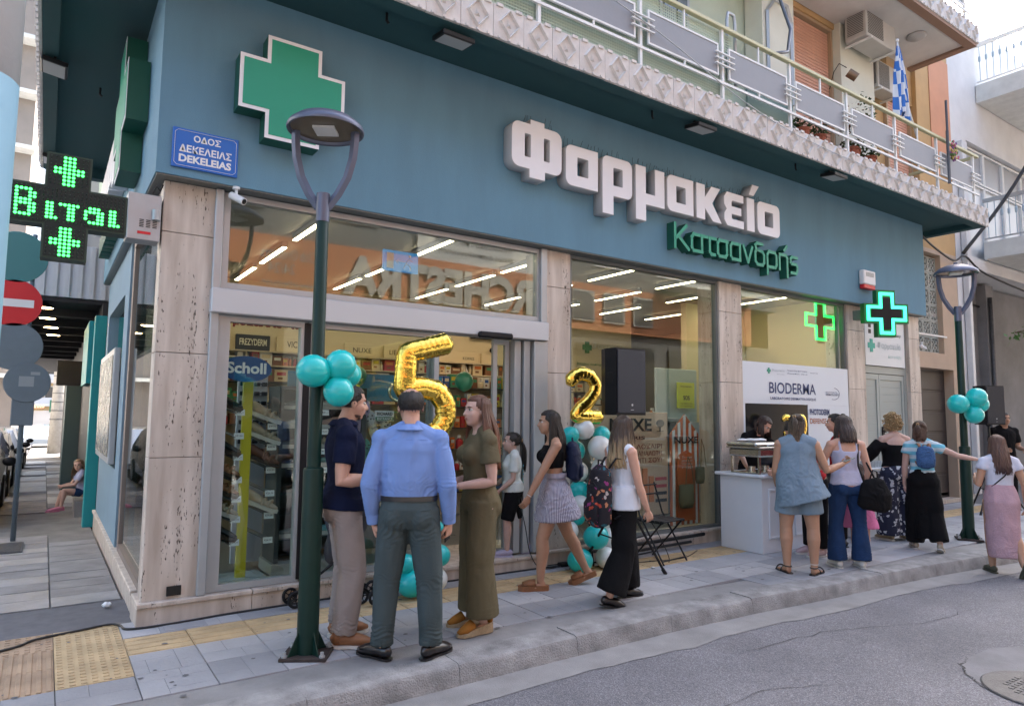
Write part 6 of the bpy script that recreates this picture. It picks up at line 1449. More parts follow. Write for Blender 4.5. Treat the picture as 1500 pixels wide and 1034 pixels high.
t = thing('round_ceiling_lamp', 'dark round lamp under the white building balcony', 'lamp', (16.6, -.6, 8.5)); MB().lathe([(.2, .0), (.21, -.06), (.1, -.16), (0, -.17)], (16.9, -.7, 8.51), 20).build('shade', BLACK, t, smooth=True)
tag(MB().tube([(11.42, -.9, 5.45), (11.42, -.9, 6.35)], .025, 6).tube([(11.38, -.92, 5.95), (11.38, -.92, 6.85)], .02, 6).build('dark_pole', ARM), 'dark vertical pole fixed in front of the railing near its right end', 'pole')
mb = MB(); cm = [mat('wreath_pink', (.45, .12, .18), .7), mat('wreath_yellow', (.50, .38, .12), .7), mat('wreath_purple', (.18, .08, .22), .7), mat('wreath_green', (.08, .14, .04), .8)]
for i in range(110):
    a = rng.random()*2*pi; mb.ball((11.62+.05*cos(a)+rng.gauss(0, .03), -.9+rng.uniform(-.04, .03), 6.08-.22*rng.random()**.7+.15*rng.random()), .03, 6, 4, m=rng.randrange(4), rx=rng.uniform(.015, .035), ry=.015, rz=.025)
tag(mb.build('flower_wreath', cm), 'bunch of dried pink and yellow flowers tied to the railing', 'flowers')
LEAF = mat('leaf_green_dark', (.05, .10, .025), .7, var=.4, vscale=20); POT = mat('terracotta_pot', (.33, .10, .06), .7)
def plant(loc, h_, r, n, label, potr=.1, mt=LEAF):
    t = thing('potted_plant', label, 'plant', loc); k = dict(world=False)
    MB().lathe([(potr*.7, 0), (potr, potr*1.6), (potr*1.1, potr*1.6), (potr*1.1, potr*1.9), (potr*.9, potr*1.9), (0, potr*1.8)], n=16).build('pot', POT, t, **k); mb = MB()
    for i in range(n):
        a = rng.random()*2*pi; q = rng.random(); c = Vector((r*q**.5*cos(a), r*q**.5*sin(a), potr*1.9+h_*rng.random())); dv = Vector((rng.gauss(0, 1), rng.gauss(0, 1), rng.gauss(.3, .6))).normalized(); s_ = Vector((-dv.y, dv.x, rng.gauss(0, .3))).normalized()*.018
        L = rng.uniform(.04, .09); mb.face([c-dv*L*.5, c+s_, c+dv*L*.5, c-s_])
    mb.build('foliage', mt, t, **k)
DRY = mat('dry_leaf', (.25, .10, .06), .8, var=.4, vscale=20)
plant((8.95, -.6, 5.32), .65, .15, 110, 'tall reddish plant behind the rail beside the salmon shutter', .12, DRY)
for i, x in enumerate((7.7, 8.1, 9.0, 9.45)): plant((x, -.6, 5.32), .14, .16, 130, ('leftmost low terracotta pot plant under the railing', 'second low pot plant under the railing', 'third low pot plant under the railing', 'rightmost low pot plant under the railing')[i], .11)
plant((9.55, -.55, 5.9), .5, .14, 90, 'green climbing plant behind the rail left of the flag', .1)
NET = mat('pale_green_net', (.42, .52, .42), .8)
t = thing('balcony_net', 'pale green mesh screen fixed behind the left part of the railing', 'screen', (3.5, -.7, 5.3))
mb = MB()
for i in range(150): x = 1.2+i*.032; mb.box(x, x+.014, -.775, -.773, 5.33, 6.2)
for j in range(27): z = 5.34+j*.032; mb.box(1.2, 5.99, -.778, -.776, z, z+.014)
o = mb.build('mesh_grid', NET, t); o['kind'] = 'stuff'
MB().box(1.2, 5.99, -.60, -.595, 5.33, 6.1).build('backing_sheet', mat('green_sheet', (.36, .46, .38), .8, var=.15, vscale=6), t)
MB().box(6.6, 7.6, -.55, -.53, 5.4, 6.1).build('screen_sheet', mat('green_grey_sheet', (.28, .38, .32), .8), t)
LW2 = cable([(2.8, -.88, 6.1), (4.6, -.88, 5.75), (7.2, -.88, 5.22), (12.6, -.88, 5.2)], .006, 'thin grey wire crossing the tiles along the balcony edge', 'wire'); LW2.data.materials[0] = ALU
# tree branch at right
t = thing('tree_branch', 'leafy green branch reaching in at the right edge', 'branch', (12.8, -1.9, 3.2)); mb = MB()
MB().tube([(13.6, -2.0, 3.3), (12.9, -1.7, 3.15), (12.3, -1.4, 3.0)], .012, 6).tube([(14.0, -2.0, 4.3), (13.4, -1.6, 4.2)], .012, 6).build('twig', mat('bark', (.08, .05, .03), .9), t)
for (x, y, z, xx, yy_, zz_, n) in ((13.3, -1.9, 3.28, 12.2, -1.35, 2.95, 90), (13.9, -2.0, 4.3, 13.2, -1.55, 4.15, 60)):
    for i in range(n):
        q = rng.random(); c = Vector((x+(xx-x)*q, y+(yy_-y)*q, z+(zz_-z)*q))+Vector((rng.gauss(0, .05), rng.gauss(0, .05), rng.gauss(-.02, .05))); dv = Vector((rng.gauss(-.4, .6), rng.gauss(0, .5), rng.gauss(-.4, .4))).normalized(); s_ = dv.cross(Vector((0, .3, 1))).normalized()*.022; L = rng.uniform(.09, .15)
        mb.face([c, c+dv*L*.4+s_, c+dv*L, c+dv*L*.4-s_])
mb.build('leaves', mat('bright_leaf', (.06, .16, .03), .6, var=.3, vscale=10), t)
# ------------------------------------------------------------------ people
def remeshed(mb, vox, smooth=3, fac=.5):
    me = bpy.data.meshes.new('t'); me.from_pydata(mb.v, [], mb.f); me.update()
    bm = bmesh.new(); bm.from_mesh(me); bmesh.ops.recalc_face_normals(bm, faces=bm.faces); bm.to_mesh(me); bm.free()
    o = bpy.data.objects.new('t', me); COL.objects.link(o)
    r = o.modifiers.new('r', 'REMESH'); r.mode = 'VOXEL'; r.voxel_size = vox; r.adaptivity = 0
    if smooth: s_ = o.modifiers.new('s', 'SMOOTH'); s_.iterations = smooth; s_.factor = fac
    bpy.context.view_layer.update()
    out = bpy.data.meshes.new_from_object(o.evaluated_get(bpy.context.evaluated_depsgraph_get()))
    bpy.data.objects.remove(o); bpy.data.meshes.remove(me); return out
def wrinkle(me, folds=(), base=.0025, seed=0, vert=1.0):
    """folds: (centre, axis, reach, amplitude, wavelength)"""
    sd_ = Vector((seed*3.1, seed*1.7, seed)); F_ = [(Vector(c), Vector(a).normalized(), r, am, wl) for c, a, r, am, wl in folds]
    nor = [v.normal.copy() for v in me.vertices]
    for v, n_ in zip(me.vertices, nor):
        p = v.co; q = Vector((p.x*9, p.y*9, p.z*3.2*vert))+sd_
        d_ = base*(noise.noise(q)*1.3+noise.noise(q*2.3)*.6)
        for c, a, r, am, wl in F_:
            e = p-c; L2 = e.length_squared
            if L2 < r*r*4:
                wgt = math.exp(-L2/(r*r)*1.6); s_ = e.dot(a); w1 = noise.noise(p*7+sd_)*1.4+noise.noise(p*16+sd_)*.4
                t_ = sin((s_/wl+w1)*2*pi); d_ += 1.35*am*wgt*((1-abs(t_))*1.2-.5)
        v.co = p+n_*d_
    me.update()
def skinmat(name, c):
    m = mat(name, c, .5, var=.08, vscale=14, bump=.12, bscale=120)
    b = m.node_tree.nodes['Principled BSDF']; b.inputs['Subsurface Weight'].default_value = .08; b.inputs['Subsurface Radius'].default_value = (.02, .008, .004); return m
SK1 = skinmat('skin_fair', (.58, .33, .235)); SK2 = skinmat('skin_light', (.56, .36, .29)); SK3 = skinmat('skin_tan', (.44, .245, .155))
def cloth(name, c, rough=.85, bump=.35, bscale=350, var=.08, sheen=0, fold=1.0):
    if name in MATS: return MATS[name]
    m = mat(name, c, rough, var=var, vscale=6, bump=bump, bscale=bscale, sheen=sheen); n, l, b = nodes_of(m)
    b.inputs['Specular IOR Level'].default_value = .18
    tc = n.new('ShaderNodeTexCoord'); mp = n.new('ShaderNodeMapping'); mp.inputs['Scale'].default_value = (1.3, 1.3, .75); mp.inputs['Rotation'].default_value = (.3, .5, .2); l.new(tc.outputs['Object'], mp.inputs[0])
    t = n.new('ShaderNodeTexNoise'); t.noise_type = 'RIDGED_MULTIFRACTAL'; t.inputs['Scale'].default_value = 7; t.inputs['Detail'].default_value = 1.5; t.inputs['Distortion'].default_value = .6; l.new(mp.outputs[0], t.inputs[0])
    bp = n.new('ShaderNodeBump'); bp.inputs['Strength'].default_value = fold; bp.inputs['Distance'].default_value = .02; l.new(t.outputs[0], bp.inputs['Height'])
    old = b.inputs['Normal'].links[0].from_node; l.new(bp.outputs[0], old.inputs['Normal']); return m
def striped(name, c1, c2, axis, freq, duty=.5):
    m = mat(name, c1, .85); n, l, b = nodes_of(m); tc = n.new('ShaderNodeTexCoord'); sx = n.new('ShaderNodeSeparateXYZ'); l.new(tc.outputs['Object'], sx.inputs[0])
    if axis == 'a':
        at = n.new('ShaderNodeMath'); at.operation = 'ARCTAN2'; l.new(sx.outputs[1], at.inputs[0]); l.new(sx.outputs[0], at.inputs[1]); src = at.outputs[0]
    else: src = sx.outputs['XYZ'.index(axis)]
    mu = n.new('ShaderNodeMath'); mu.operation = 'MULTIPLY'; mu.inputs[1].default_value = freq; l.new(src, mu.inputs[0])
    fr_ = n.new('ShaderNodeMath'); fr_.operation = 'FRACT'; l.new(mu.outputs[0], fr_.inputs[0])
    gt_ = n.new('ShaderNodeMath'); gt_.operation = 'GREATER_THAN'; gt_.inputs[1].default_value = duty; l.new(fr_.outputs[0], gt_.inputs[0])
    mx = n.new('ShaderNodeMix'); mx.data_type = 'RGBA'; mx.inputs[6].default_value = (*c1, 1); mx.inputs[7].default_value = (*c2, 1); l.new(gt_.outputs[0], mx.inputs[0]); l.new(mx.outputs[2], b.inputs['Base Color']); return m
def blotchy(name, base, cols, scale, thr=.55, feature='v'):
    """a printed fabric: blotches of several colours on a base"""
    m = mat(name, base, .8); n, l, b = nodes_of(m); tc = n.new('ShaderNodeTexCoord')
    nz = n.new('ShaderNodeTexNoise'); nz.inputs['Scale'].default_value = scale*.6; nz.inputs['Detail'].default_value = 3; l.new(tc.outputs['Object'], nz.inputs[0])
    mxv = n.new('ShaderNodeMix'); mxv.data_type = 'VECTOR'; mxv.inputs[0].default_value = .12; l.new(tc.outputs['Object'], mxv.inputs[4]); l.new(nz.outputs['Color'], mxv.inputs[5])
    v = n.new('ShaderNodeTexVoronoi'); v.inputs['Scale'].default_value = scale; l.new(mxv.outputs[1], v.inputs[0])
    cr = n.new('ShaderNodeValToRGB'); cr.color_ramp.interpolation = 'CONSTANT'; e = cr.color_ramp.elements; e[0].position = 0; e[0].color = (*cols[0], 1); e[1].position = 1/len(cols); e[1].color = (*cols[1 % len(cols)], 1)
    for i in range(2, len(cols)): q = e.new(i/len(cols)); q.color = (*cols[i], 1)
    sp = n.new('ShaderNodeSeparateColor'); l.new(v.outputs['Color'], sp.inputs[0]); l.new(sp.outputs[0], cr.inputs[0])
    gt_ = n.new('ShaderNodeMath'); gt_.operation = 'GREATER_THAN'; gt_.inputs[1].default_value = thr; l.new(sp.outputs[1], gt_.inputs[0])
    ds = n.new('ShaderNodeMath'); ds.operation = 'LESS_THAN'; ds.inputs[1].default_value = .42; l.new(v.outputs['Distance'], ds.inputs[0])
    mm = n.new('ShaderNodeMath'); mm.operation = 'MULTIPLY'; l.new(gt_.outputs[0], mm.inputs[0]); l.new(ds.outputs[0], mm.inputs[1])
    mx = n.new('ShaderNodeMix'); mx.data_type = 'RGBA'; mx.inputs[6].default_value = (*base, 1); l.new(cr.outputs[0], mx.inputs[7]); l.new(mm.outputs[0], mx.inputs[0]); l.new(mx.outputs[2], b.inputs['Base Color']); return m
def hairmat(name, c, c2=None, z0=0, z1=0):
    m = mat(name, c, .42, var=.35, vscale=30, vstretch=(3, 3, .25), bump=.6, bscale=120, stretch=(3, 3, .15))
    if c2:
        n, l, b = nodes_of(m); tc = n.new('ShaderNodeTexCoord'); sx = n.new('ShaderNodeSeparateXYZ'); l.new(tc.outputs['Object'], sx.inputs[0])
        nz = n.new('ShaderNodeTexNoise'); nz.inputs['Scale'].default_value = 25; mp = n.new('ShaderNodeMapping'); mp.inputs['Scale'].default_value = (1, 1, .12); l.new(tc.outputs['Object'], mp.inputs[0]); l.new(mp.outputs[0], nz.inputs[0])
        ad = n.new('ShaderNodeMath'); ad.operation = 'MULTIPLY_ADD'; ad.inputs[1].default_value = .35; l.new(nz.outputs[0], ad.inputs[0]); l.new(sx.outputs[2], ad.inputs[2])
        mr = n.new('ShaderNodeMapRange'); mr.inputs[1].default_value = z0+.17; mr.inputs[2].default_value = z1+.17; l.new(ad.outputs[0], mr.inputs[0])
        mx = n.new('ShaderNodeMix'); mx.data_type = 'RGBA'; mx.inputs[6].default_value = (*c2, 1); mx.inputs[7].default_value = (*c, 1); l.new(mr.outputs[0], mx.inputs[0]); l.new(mx.outputs[2], b.inputs['Base Color'])
    return m
Vn = lambda t: Vector(t).normalized()
class Person:
    def __init__(s, label, loc, rz, H, sex='f', skin=SK1, vox=.011, build=1.0, lean=(0, 0), head=(0, 0, 0), la=(-.15, 0, -1), lf=(-.05, .1, -1), ra=(.15, 0, -1), rf=(.05, .1, -1), lt=(-.03, 0, -1), ls=(0, 0, -1), rt=(.03, 0, -1), rs=(0, 0, -1), fy=(-8, 8), palms=None, curl=.5, lift=0, hold=None, toe=(0, 0), name='person', cat='person', group=None, seat=None, footcover=1):
        s.H = H; s.vox = vox; s.sex = sex; s.skin = skin; s.b = build; s.curl = curl; s.fc = footcover
        s.root = thing(name, label, cat, loc, radians(rz), group); WLOC[s.root.name] = Vector()
        m = sex == 'm'; s.sw = (.106 if m else .096)*(.5+.5*build)*H
        up_leg, lo_leg = .243*H, .232*H
        hj = [Vector((-.050*H*build, 0, 0)), Vector((.050*H*build, 0, 0))]
        s.knee = [hj[0]+Vn(lt)*up_leg, hj[1]+Vn(rt)*up_leg]; s.ank = [s.knee[0]+Vn(ls)*lo_leg, s.knee[1]+Vn(rs)*lo_leg]
        zmin = min(a.z for a in s.ank); base = .046*H-zmin+lift if seat is None else seat
        s.hip = Vector((0, 0, base)); s.hj = [h+s.hip for h in hj]; s.knee = [k+s.hip for k in s.knee]; s.ank = [a+s.hip for a in s.ank]
        s.RT = (Matrix.Rotation(radians(lean[1]), 3, 'Y') @ Matrix.Rotation(-radians(lean[0]), 3, 'X'))
        s.T = lambda x, y, z: s.hip+s.RT @ Vector((x, y, (z-.52)*H))
        s.sh = [s.T(-s.sw, -.006*H, .798), s.T(s.sw, -.006*H, .798)]
        ua, fa = .172*H, .148*H
        s.elb = [s.sh[0]+Vn(la)*ua, s.sh[1]+Vn(ra)*ua]; s.wri = [s.elb[0]+Vn(lf)*fa, s.elb[1]+Vn(rf)*fa]; s.fd = [Vn(lf), Vn(rf)]
        s.neck = s.T(0, .0, .845); s.HR = s.RT @ (Matrix.Rotation(radians(head[0]), 3, 'Z') @ Matrix.Rotation(-radians(head[1]), 3, 'X') @ Matrix.Rotation(radians(head[2]), 3, 'Y'))
        s.hc = s.T(0, .012*H, .868)+s.HR @ Vector((0, .008*H, .055*H)); s.fy = fy; s.toe = toe
        s.palms = palms or [Vector((1, .3, 0)), Vector((-1, .3, 0))]
        s.body()
    def hp(s, x, y, z): k = s.H*.97 if s.H > 1.4 else s.H*.93; k = k*(1.0 if s.H > 1.3 else 1.22); return s.hc+s.HR @ (Vector((x, y, z))*k)
    def head(s, mb):
        k = s.H*.97*(1.0 if s.H > 1.3 else 1.22); R = s.HR; P = s.hp
        mb.ball(P(0, -.008, .018), .05, 20, 14, rx=.0465*k, ry=.056*k, rz=.052*k, R=R)
        mb.ball(P(0, .012, -.018), .05, 18, 12, rx=.0385*k, ry=.042*k, rz=.052*k, R=R)
        mb.ball(P(0, .026, -.054), .05, 14, 10, rx=.020*k, ry=.020*k, rz=.014*k, R=R)      # chin
        mb.ball(P(0, .012, -.042), .05, 14, 10, rx=.032*k, ry=.032*k, rz=.022*k, R=R)      # jaw
        for q in (-1, 1):
            mb.ball(P(q*.022, .034, -.018), .05, 10, 8, rx=.014*k, ry=.013*k, rz=.016*k, R=R)
            mb.ball(P(q*.047, -.006, -.006), .05, 10, 8, rx=.005*k, ry=.012*k, rz=.018*k, R=R)  # ear
        mb.ball(P(0, .044, .016), .05, 12, 8, rx=.028*k, ry=.009*k, rz=.008*k, R=R)        # brow
        mb.tube([P(0, .046, .010), P(0, .056, -.008), P(0, .062, -.018), P(0, .053, -.024)], [.0045*k, .0062*k, .0085*k, .006*k], 10)
        for q in (-1, 1): mb.ball(P(q*.006, .053, -.020), .05, 8, 6, rx=.006*k, ry=.006*k, rz=.005*k, R=R)
        mb.ball(P(0, .048, -.034), .05, 10, 8, rx=.014*k, ry=.007*k, rz=.0045*k, R=R); mb.ball(P(0, .046, -.041), .05, 10, 8, rx=.012*k, ry=.007*k, rz=.004*k, R=R)
        mb.tube([s.T(0, -.012*s.H, .80), s.T(0, -.004*s.H, .84), P(0, -.010, -.045), P(0, -.006, -.02)], [x*(1.0 if s.sex == 'm' else .86)*k for x in (.045, .036, .034, .035)], 14)
    def hand(s, i, mb, curl=None):
        k = s.H/1.72*(1 if s.sex == 'm' else .9); w_ = s.wri[i]; d_ = s.fd[i]; pn = Vector(s.palms[i]); pn = (pn-d_*pn.dot(d_)).normalized(); side = d_.cross(pn)*(1 if i == 0 else -1)
        c = s.curl if curl is None else curl; A = lambda a, b2, n_: w_+d_*a*k+side*b2*k+pn*n_*k
        mb.tube([A(-.03, 0, 0), A(0, 0, 0), A(.035, 0, .002), A(.075, .0, .006), A(.088, .0, .008)], [.024*k, .026*k, .038*k, .040*k, .036*k], 12, ry=[.019*k, .018*k, .016*k, .013*k, .010*k], up=tuple(pn))
        for q, (off, L) in enumerate(((.030, .072), (.010, .080), (-.010, .074), (-.029, .058))):
            p = A(.080, off, .006); pts = [A(.06, off, .004), p]; ang = .15+c*.35
            for sgm in (.44, .32, .24):
                ang += c*.62; p = p+(d_*cos(ang)+pn*sin(ang))*L*sgm*k; pts.append(p)
            mb.tube(pts, [.0085*k, .0088*k, .0082*k, .0075*k, .0058*k], 8)
        th = [A(.015, .022, .006), A(.035, .042, .014), A(.060, .052, .026+.01*c), A(.082, .048-.012*c, .036+.012*c)]
        mb.tube(th, [.013*k, .0115*k, .010*k, .007*k], 8)
    def limbs(s, mb, off=0, arms=True, legs=True, hands=False):
        H = s.H; m = s.sex == 'm'; g = 1.0 if m else .88; g *= (.4+.6*s.b)
        if arms:
            for i in (0, 1):
                a, e, w_ = s.sh[i], s.elb[i], s.wri[i]
                mb.ball(a, .034*H*g+off, 14, 10)
                mb.tube([a, a.lerp(e, .35), a.lerp(e, .75), e, e.lerp(w_, .25), e.lerp(w_, .7), w_], [x*H*g+off for x in (.032, .030, .0265, .0245, .0255, .0195, .0155)], 14)
        if legs:
            gl = (1.0 if m else 1.04)*(.35+.65*s.b)
            for i in (0, 1):
                a, e, w_ = s.hj[i], s.knee[i], s.ank[i]
                mb.tube([a, a.lerp(e, .3), a.lerp(e, .75), e, e.lerp(w_, .28)+Vector((0, -.006*H, 0)), e.lerp(w_, .7), w_], [x*H*gl+off for x in (.055, .050, .038, .0325, .034, .024, .0185)], 16)
    def torso(s, mb, off=0, z0=.49, z1=.845, flat=1.0):
        H = s.H; m = s.sex == 'm'; b = s.b
        rows = [(.485,.070,.052,0),(.51,.090,.062,-.006),(.54,.098,.066,-.008),(.58,.092,.060,-.002),(.62,.084,.054,.002),(.67,.088,.056,.003),(.72,.097,.062,.0),(.765,.104,.062,-.002),(.795,.094,.052,-.006),(.818,.052,.040,-.008),(.845,.034,.036,-.006)] if m else \
               [(.485,.070,.054,0),(.51,.094,.064,-.006),(.54,.100,.067,-.010),(.58,.088,.058,-.002),(.62,.074,.050,.002),(.67,.075,.052,.003),(.72,.083,.060,.004),(.765,.088,.056,-.002),(.795,.080,.046,-.006),(.818,.046,.036,-.008),(.845,.028,.032,-.006)]
        P = []; rx = []; ry = []
        for z, a, c, y in rows:
            if z < z0-.001 or z > z1+.001: continue
            P.append(s.T(0, y*H, z)); rx.append(a*H*b+off); ry.append(c*H*b*flat+off)
        if len(P) < 2: return
        up = s.RT @ Vector((0, 1, 0)); mb.tube(P, rx, 24, ry=ry, up=tuple(up))
        if z1 >= .815:
            for q in (-1, 1): mb.tube([s.T(q*.012*H, -.012*H, .835), s.T(q*.045*H, -.010*H, .822), s.T(q*.085*H*b, -.006*H, .800)], [.026*H*b+off, .026*H*b+off, .026*H*b+off], 10)
        if not m and z1 > .75:
            for q in (-1, 1): mb.ball(s.T(q*.038*H, .045*H*b, .735), .036*H*b+off*.8, 12, 8)
        if z0 < .52:
            for q in (-1, 1): mb.ball(s.T(q*.042*H*b, -.030*H*b, .515), .046*H*b+off*.8, 12, 8)
    def feet(s, mb):
        q_ = .72 if s.fc else 1.0
        for i in (0, 1):
            a = s.ank[i]; y_ = radians(s.fy[i]); t_ = radians(s.toe[i]); f = Vector((-sin(y_)*cos(t_), cos(y_)*cos(t_), -sin(t_))); u = Vector((0, 0, 1)) if abs(t_) < .2 else (Vector((0, 0, 1))-f*f.z).normalized(); H = s.H
            mb.tube([a+u*.01*H, a-f*.012*H-u*.018*H], [.019*H, .020*H*q_], 10)
            mb.tube([a-f*.026*H-u*.028*H, a-u*.022*H, a+f*.045*H-u*.030*H, a+f*.085*H-u*.036*H, a+f*.105*H-u*.038*H], [.016*H*q_, .020*H*q_, .024*H*q_, .024*H*q_, .014*H*q_], 12, ry=[.016*H*q_, .020*H*q_, .014*H*q_, .009*H*q_, .005*H*q_], up=tuple(u))
    def body(s):
        mb = MB(); s.head(mb); s.torso(mb); s.limbs(mb); s.feet(mb)
        me = remeshed(mb, s.vox*.75, 2, .4)
        hb = MB(); s.hand(0, hb); s.hand(1, hb)
        bm = bmesh.new(); bm.from_mesh(me); t = bpy.data.meshes.new('t'); t.from_pydata(hb.v, [], hb.f); bm.from_mesh(t); bm.to_mesh(me); bm.free(); bpy.data.meshes.remove(t)
        me.polygons.foreach_set('use_smooth', [True]*len(me.polygons)); me.materials.clear(); me.materials.append(s.skin); me.name = 'body'
        s.bo = add('body', me, s.root, world=False)
        # eyes, brows, lips
        k = s.H*.97*(1.0 if s.H > 1.3 else 1.22); P = s.hp; R = s.HR
        for q in (-1, 1):
            e = MB().ball(P(q*.0185, .0405, .003), .009*k, 12, 8, rx=.0098*k, ry=.0098*k, rz=.0068*k, R=R).ball(P(q*.0185, .0472, .003), .0045*k, 10, 6, m=1, rx=.0045*k, ry=.0042*k, rz=.0050*k, R=R)
            e.build('eye', [mat('eye_white', (.55, .52, .48), .2), mat('eye_iris', (.03, .016, .01), .2)], s.bo, world=False, smooth=True)
            MB().tube([P(q*.008, .0525, .0135), P(q*.018, .0520, .0165), P(q*.029, .0445, .0145)], [.0020*k, .0022*k, .0012*k], 6).tube([P(q*.009, .0475, .0065), P(q*.018, .0505, .0095), P(q*.027, .0455, .006)], [.0012*k]*3, 5).build('eyebrow', mat('brow_dark', (.03, .018, .012), .8), s.bo, world=False)
        MB().ball(P(0, .0535, -.0350), .01, 12, 6, rx=.0115*k, ry=.0026*k, rz=.0022*k, R=R).ball(P(0, .0520, -.0395), .01, 12, 6, rx=.0100*k, ry=.0026*k, rz=.0026*k, R=R).build('lips', mat('lip_rose', (.36, .12, .10), .4) if s.sex == 'f' else mat('lip_tan', (.34, .16, .12), .5), s.bo, world=False, smooth=True)
    def garment(s, name, mb, m, vox=None, smooth=7, folds=(), base=.0028, seed=1, label=None, parent=None, post=None):
        me = remeshed(mb, vox or s.vox, smooth); 
        wrinkle(me, folds, base, seed+len(s.root.name))
        me.polygons.foreach_set('use_smooth', [True]*len(me.polygons)); me.materials.clear(); me.materials.append(m); me.name = name
        o = add(name, me, parent or s.root, world=False)
        if label: o['label'] = label
        return o
    def sleeve(s, mb, i, frac, r0, r1, r2=None):
        """frac of whole arm 0..2 (1=elbow)"""
        a, e, w_ = s.sh[i], s.elb[i], s.wri[i]; H = s.H; g = (.4+.6*s.b)
        sg_ = -1 if i == 0 else 1; ins = s.T(sg_*s.sw*.55, -.004*H, .776); a = a+s.RT @ Vector((0, 0, -.004*H))
        mb.ball(s.sh[i], (.034*(1.0 if s.sex == 'm' else .88)*g+.0065)*H, 14, 10)
        if frac <= 1: mb.tube([ins, a, a.lerp(e, frac*.5), a.lerp(e, frac)], [r0*H*g*.82, r0*H*g*.92, r0*H*g*.95, r1*H*g], 16)
        else: mb.tube([ins, a, a.lerp(e, .5), e, e.lerp(w_, (frac-1)*.5), e.lerp(w_, frac-1)], [r0*H*g*.82, r0*H*g*.92, (r0*.6+r1*.4)*H*g, r1*H*g, (r1*.5+r2*.5)*H*g, r2*H*g], 16)
    def leg(s, mb, i, frac, r0, r1, r2=None, flare=None):
        a, e, w_ = s.hj[i], s.knee[i], s.ank[i]; H = s.H; g = (.4+.6*s.b)
        if frac <= 1: mb.tube([a+Vector((0, 0, .02*H)), a.lerp(e, frac*.4), a.lerp(e, frac)], [r0*H*g, r0*H*g, r1*H*g], 18)
        else:
            f = frac-1; mb.tube([a+Vector((0, 0, .02*H)), a.lerp(e, .35), a.lerp(e, .8), e, e.lerp(w_, f*.4), e.lerp(w_, f*.8), e.lerp(w_, f)], [x*H*g for x in (r0, r0*.96, r1*1.08, r1, r1*.5+r2*.5, r2, r2*1.02)], 18)
    def pantfolds(s, amp=.006):
        z = Vector((0, 0, 1)); F = []
        for i in (0, 1):
            F += [(s.knee[i], s.knee[i]-s.ank[i], .11*s.H/1.7, amp, .045), (s.ank[i]+Vector((0, 0, .06)), z, .12*s.H/1.7, amp*1.25, .040), (s.hj[i]+Vector((0, .06, -.03)), Vector((.4*(1 if i else -1), 0, 1)), .11, amp, .05), (s.hj[i]+Vector((0, -.08, -.08)), Vector((.5*(1 if i else -1), 0, 1)), .12, amp*.8, .05)]
        return F
    def armfolds(s, amp=.005, rows=(0, 1)):
        F = []
        for i in rows: F += [(s.elb[i], s.elb[i]-s.wri[i], .10, amp, .035), (s.elb[i].lerp(s.wri[i], .7), s.elb[i]-s.wri[i], .09, amp*.8, .035), (s.sh[i].lerp(s.elb[i], .15), Vector((.6 if i == 0 else -.6, 0, 1)), .09, amp*.9, .04)]
        return F
    def shoes(s, m, sole, kind='shoe', label=None):
        H = s.H
        for i in (0, 1):
            a = s.ank[i]; y_ = radians(s.fy[i]); t_ = radians(s.toe[i]); f = Vector((-sin(y_)*cos(t_), cos(y_)*cos(t_), -sin(t_))); u = (Vector((0, 0, 1))-f*f.z).normalized() if abs(t_) > .01 else Vector((0, 0, 1)); sd_ = f.cross(u)
            K = H*.97; O = a-u*.046*H
            def Q(x, y, z): return O+sd_*x*K+f*y*K+u*z*K
            mb = MB(); outl = [(-.018,-.042),(-.023,-.01),(-.021,.03),(-.030,.07),(-.026,.105),(-.008,.125),(.012,.122),(.027,.10),(.029,.07),(.021,.03),(.023,-.01),(.017,-.042),(0,-.05)]
            hz = {'shoe': .012, 'wedge': .012, 'platform': .030, 'sandal': .007, 'loafer': .007, 'clog': .014}[kind]; n = len(outl); k = 0
            for z in (0, hz):
                for x, y in outl: mb.v.append(tuple(Q(x*1.02, y*1.02, z+((.028 if y < 0 else max(0, .028-(y)*.35)) if (kind == 'wedge' and z > 0) else 0))))
            for j in range(n): mb.quadf(j, (j+1) % n, n+(j+1) % n, n+j)
            mb.f += [tuple(range(n))[::-1], tuple(range(n, 2*n))]; mb.mi += [0, 0]
            so_ = mb.build('shoe' if kind != 'sandal' else 'sandal', [sole], s.root, world=False, fix=True); 
            if label: so_['label'] = label
            zo = hz+(.02 if kind == 'wedge' else 0); up_ = MB()
            if kind in ('shoe', 'loafer', 'clog'):
                hh = .052 if kind == 'shoe' else .042 if kind == 'loafer' else .045
                up_.tube([Q(0, -.045, zo+.016), Q(0, -.03, zo+.022), Q(0, .01, zo+.022), Q(0, .05, zo+.018), Q(0, .09, zo+.012), Q(0, .12, zo+.006)], [x*K for x in (.008, .021, .022, .027, .027, .012)], 16, ry=[x*K for x in (.012, hh*.55, hh*.52, .025, .018, .008)], up=tuple(u))
                if kind == 'shoe': up_.tube([Q(0, -.022, zo+.01), Q(0, -.018, zo+.050)], [.024*K, .023*K], 14)
            elif kind == 'wedge':
                up_.tube([Q(0, .05, zo+.012), Q(0, .09, zo-.008), Q(0, .12, zo-.016)], [.026*K, .027*K, .012*K], 14, ry=[.020*K, .018*K, .009*K], up=tuple(u)); up_.tube([Q(0, -.046, zo+.02), Q(0, -.03, zo+.02)], [.012*K, .022*K], 12, ry=[.016*K, .018*K], up=tuple(u))
                up_.tube([Q(.024*cos(q), -.012+.03*sin(q), zo+.045) for q in [2*pi*j/16 for j in range(16)]], .003*K, 6, closed=True)
            elif kind == 'platform':
                up_.tube([Q(0, .03, zo+.012), Q(0, .06, zo+.010), Q(0, .10, zo+.006)], [.031*K, .032*K, .028*K], 16, ry=[.022*K, .020*K, .012*K], up=tuple(u))
            elif kind == 'sandal':
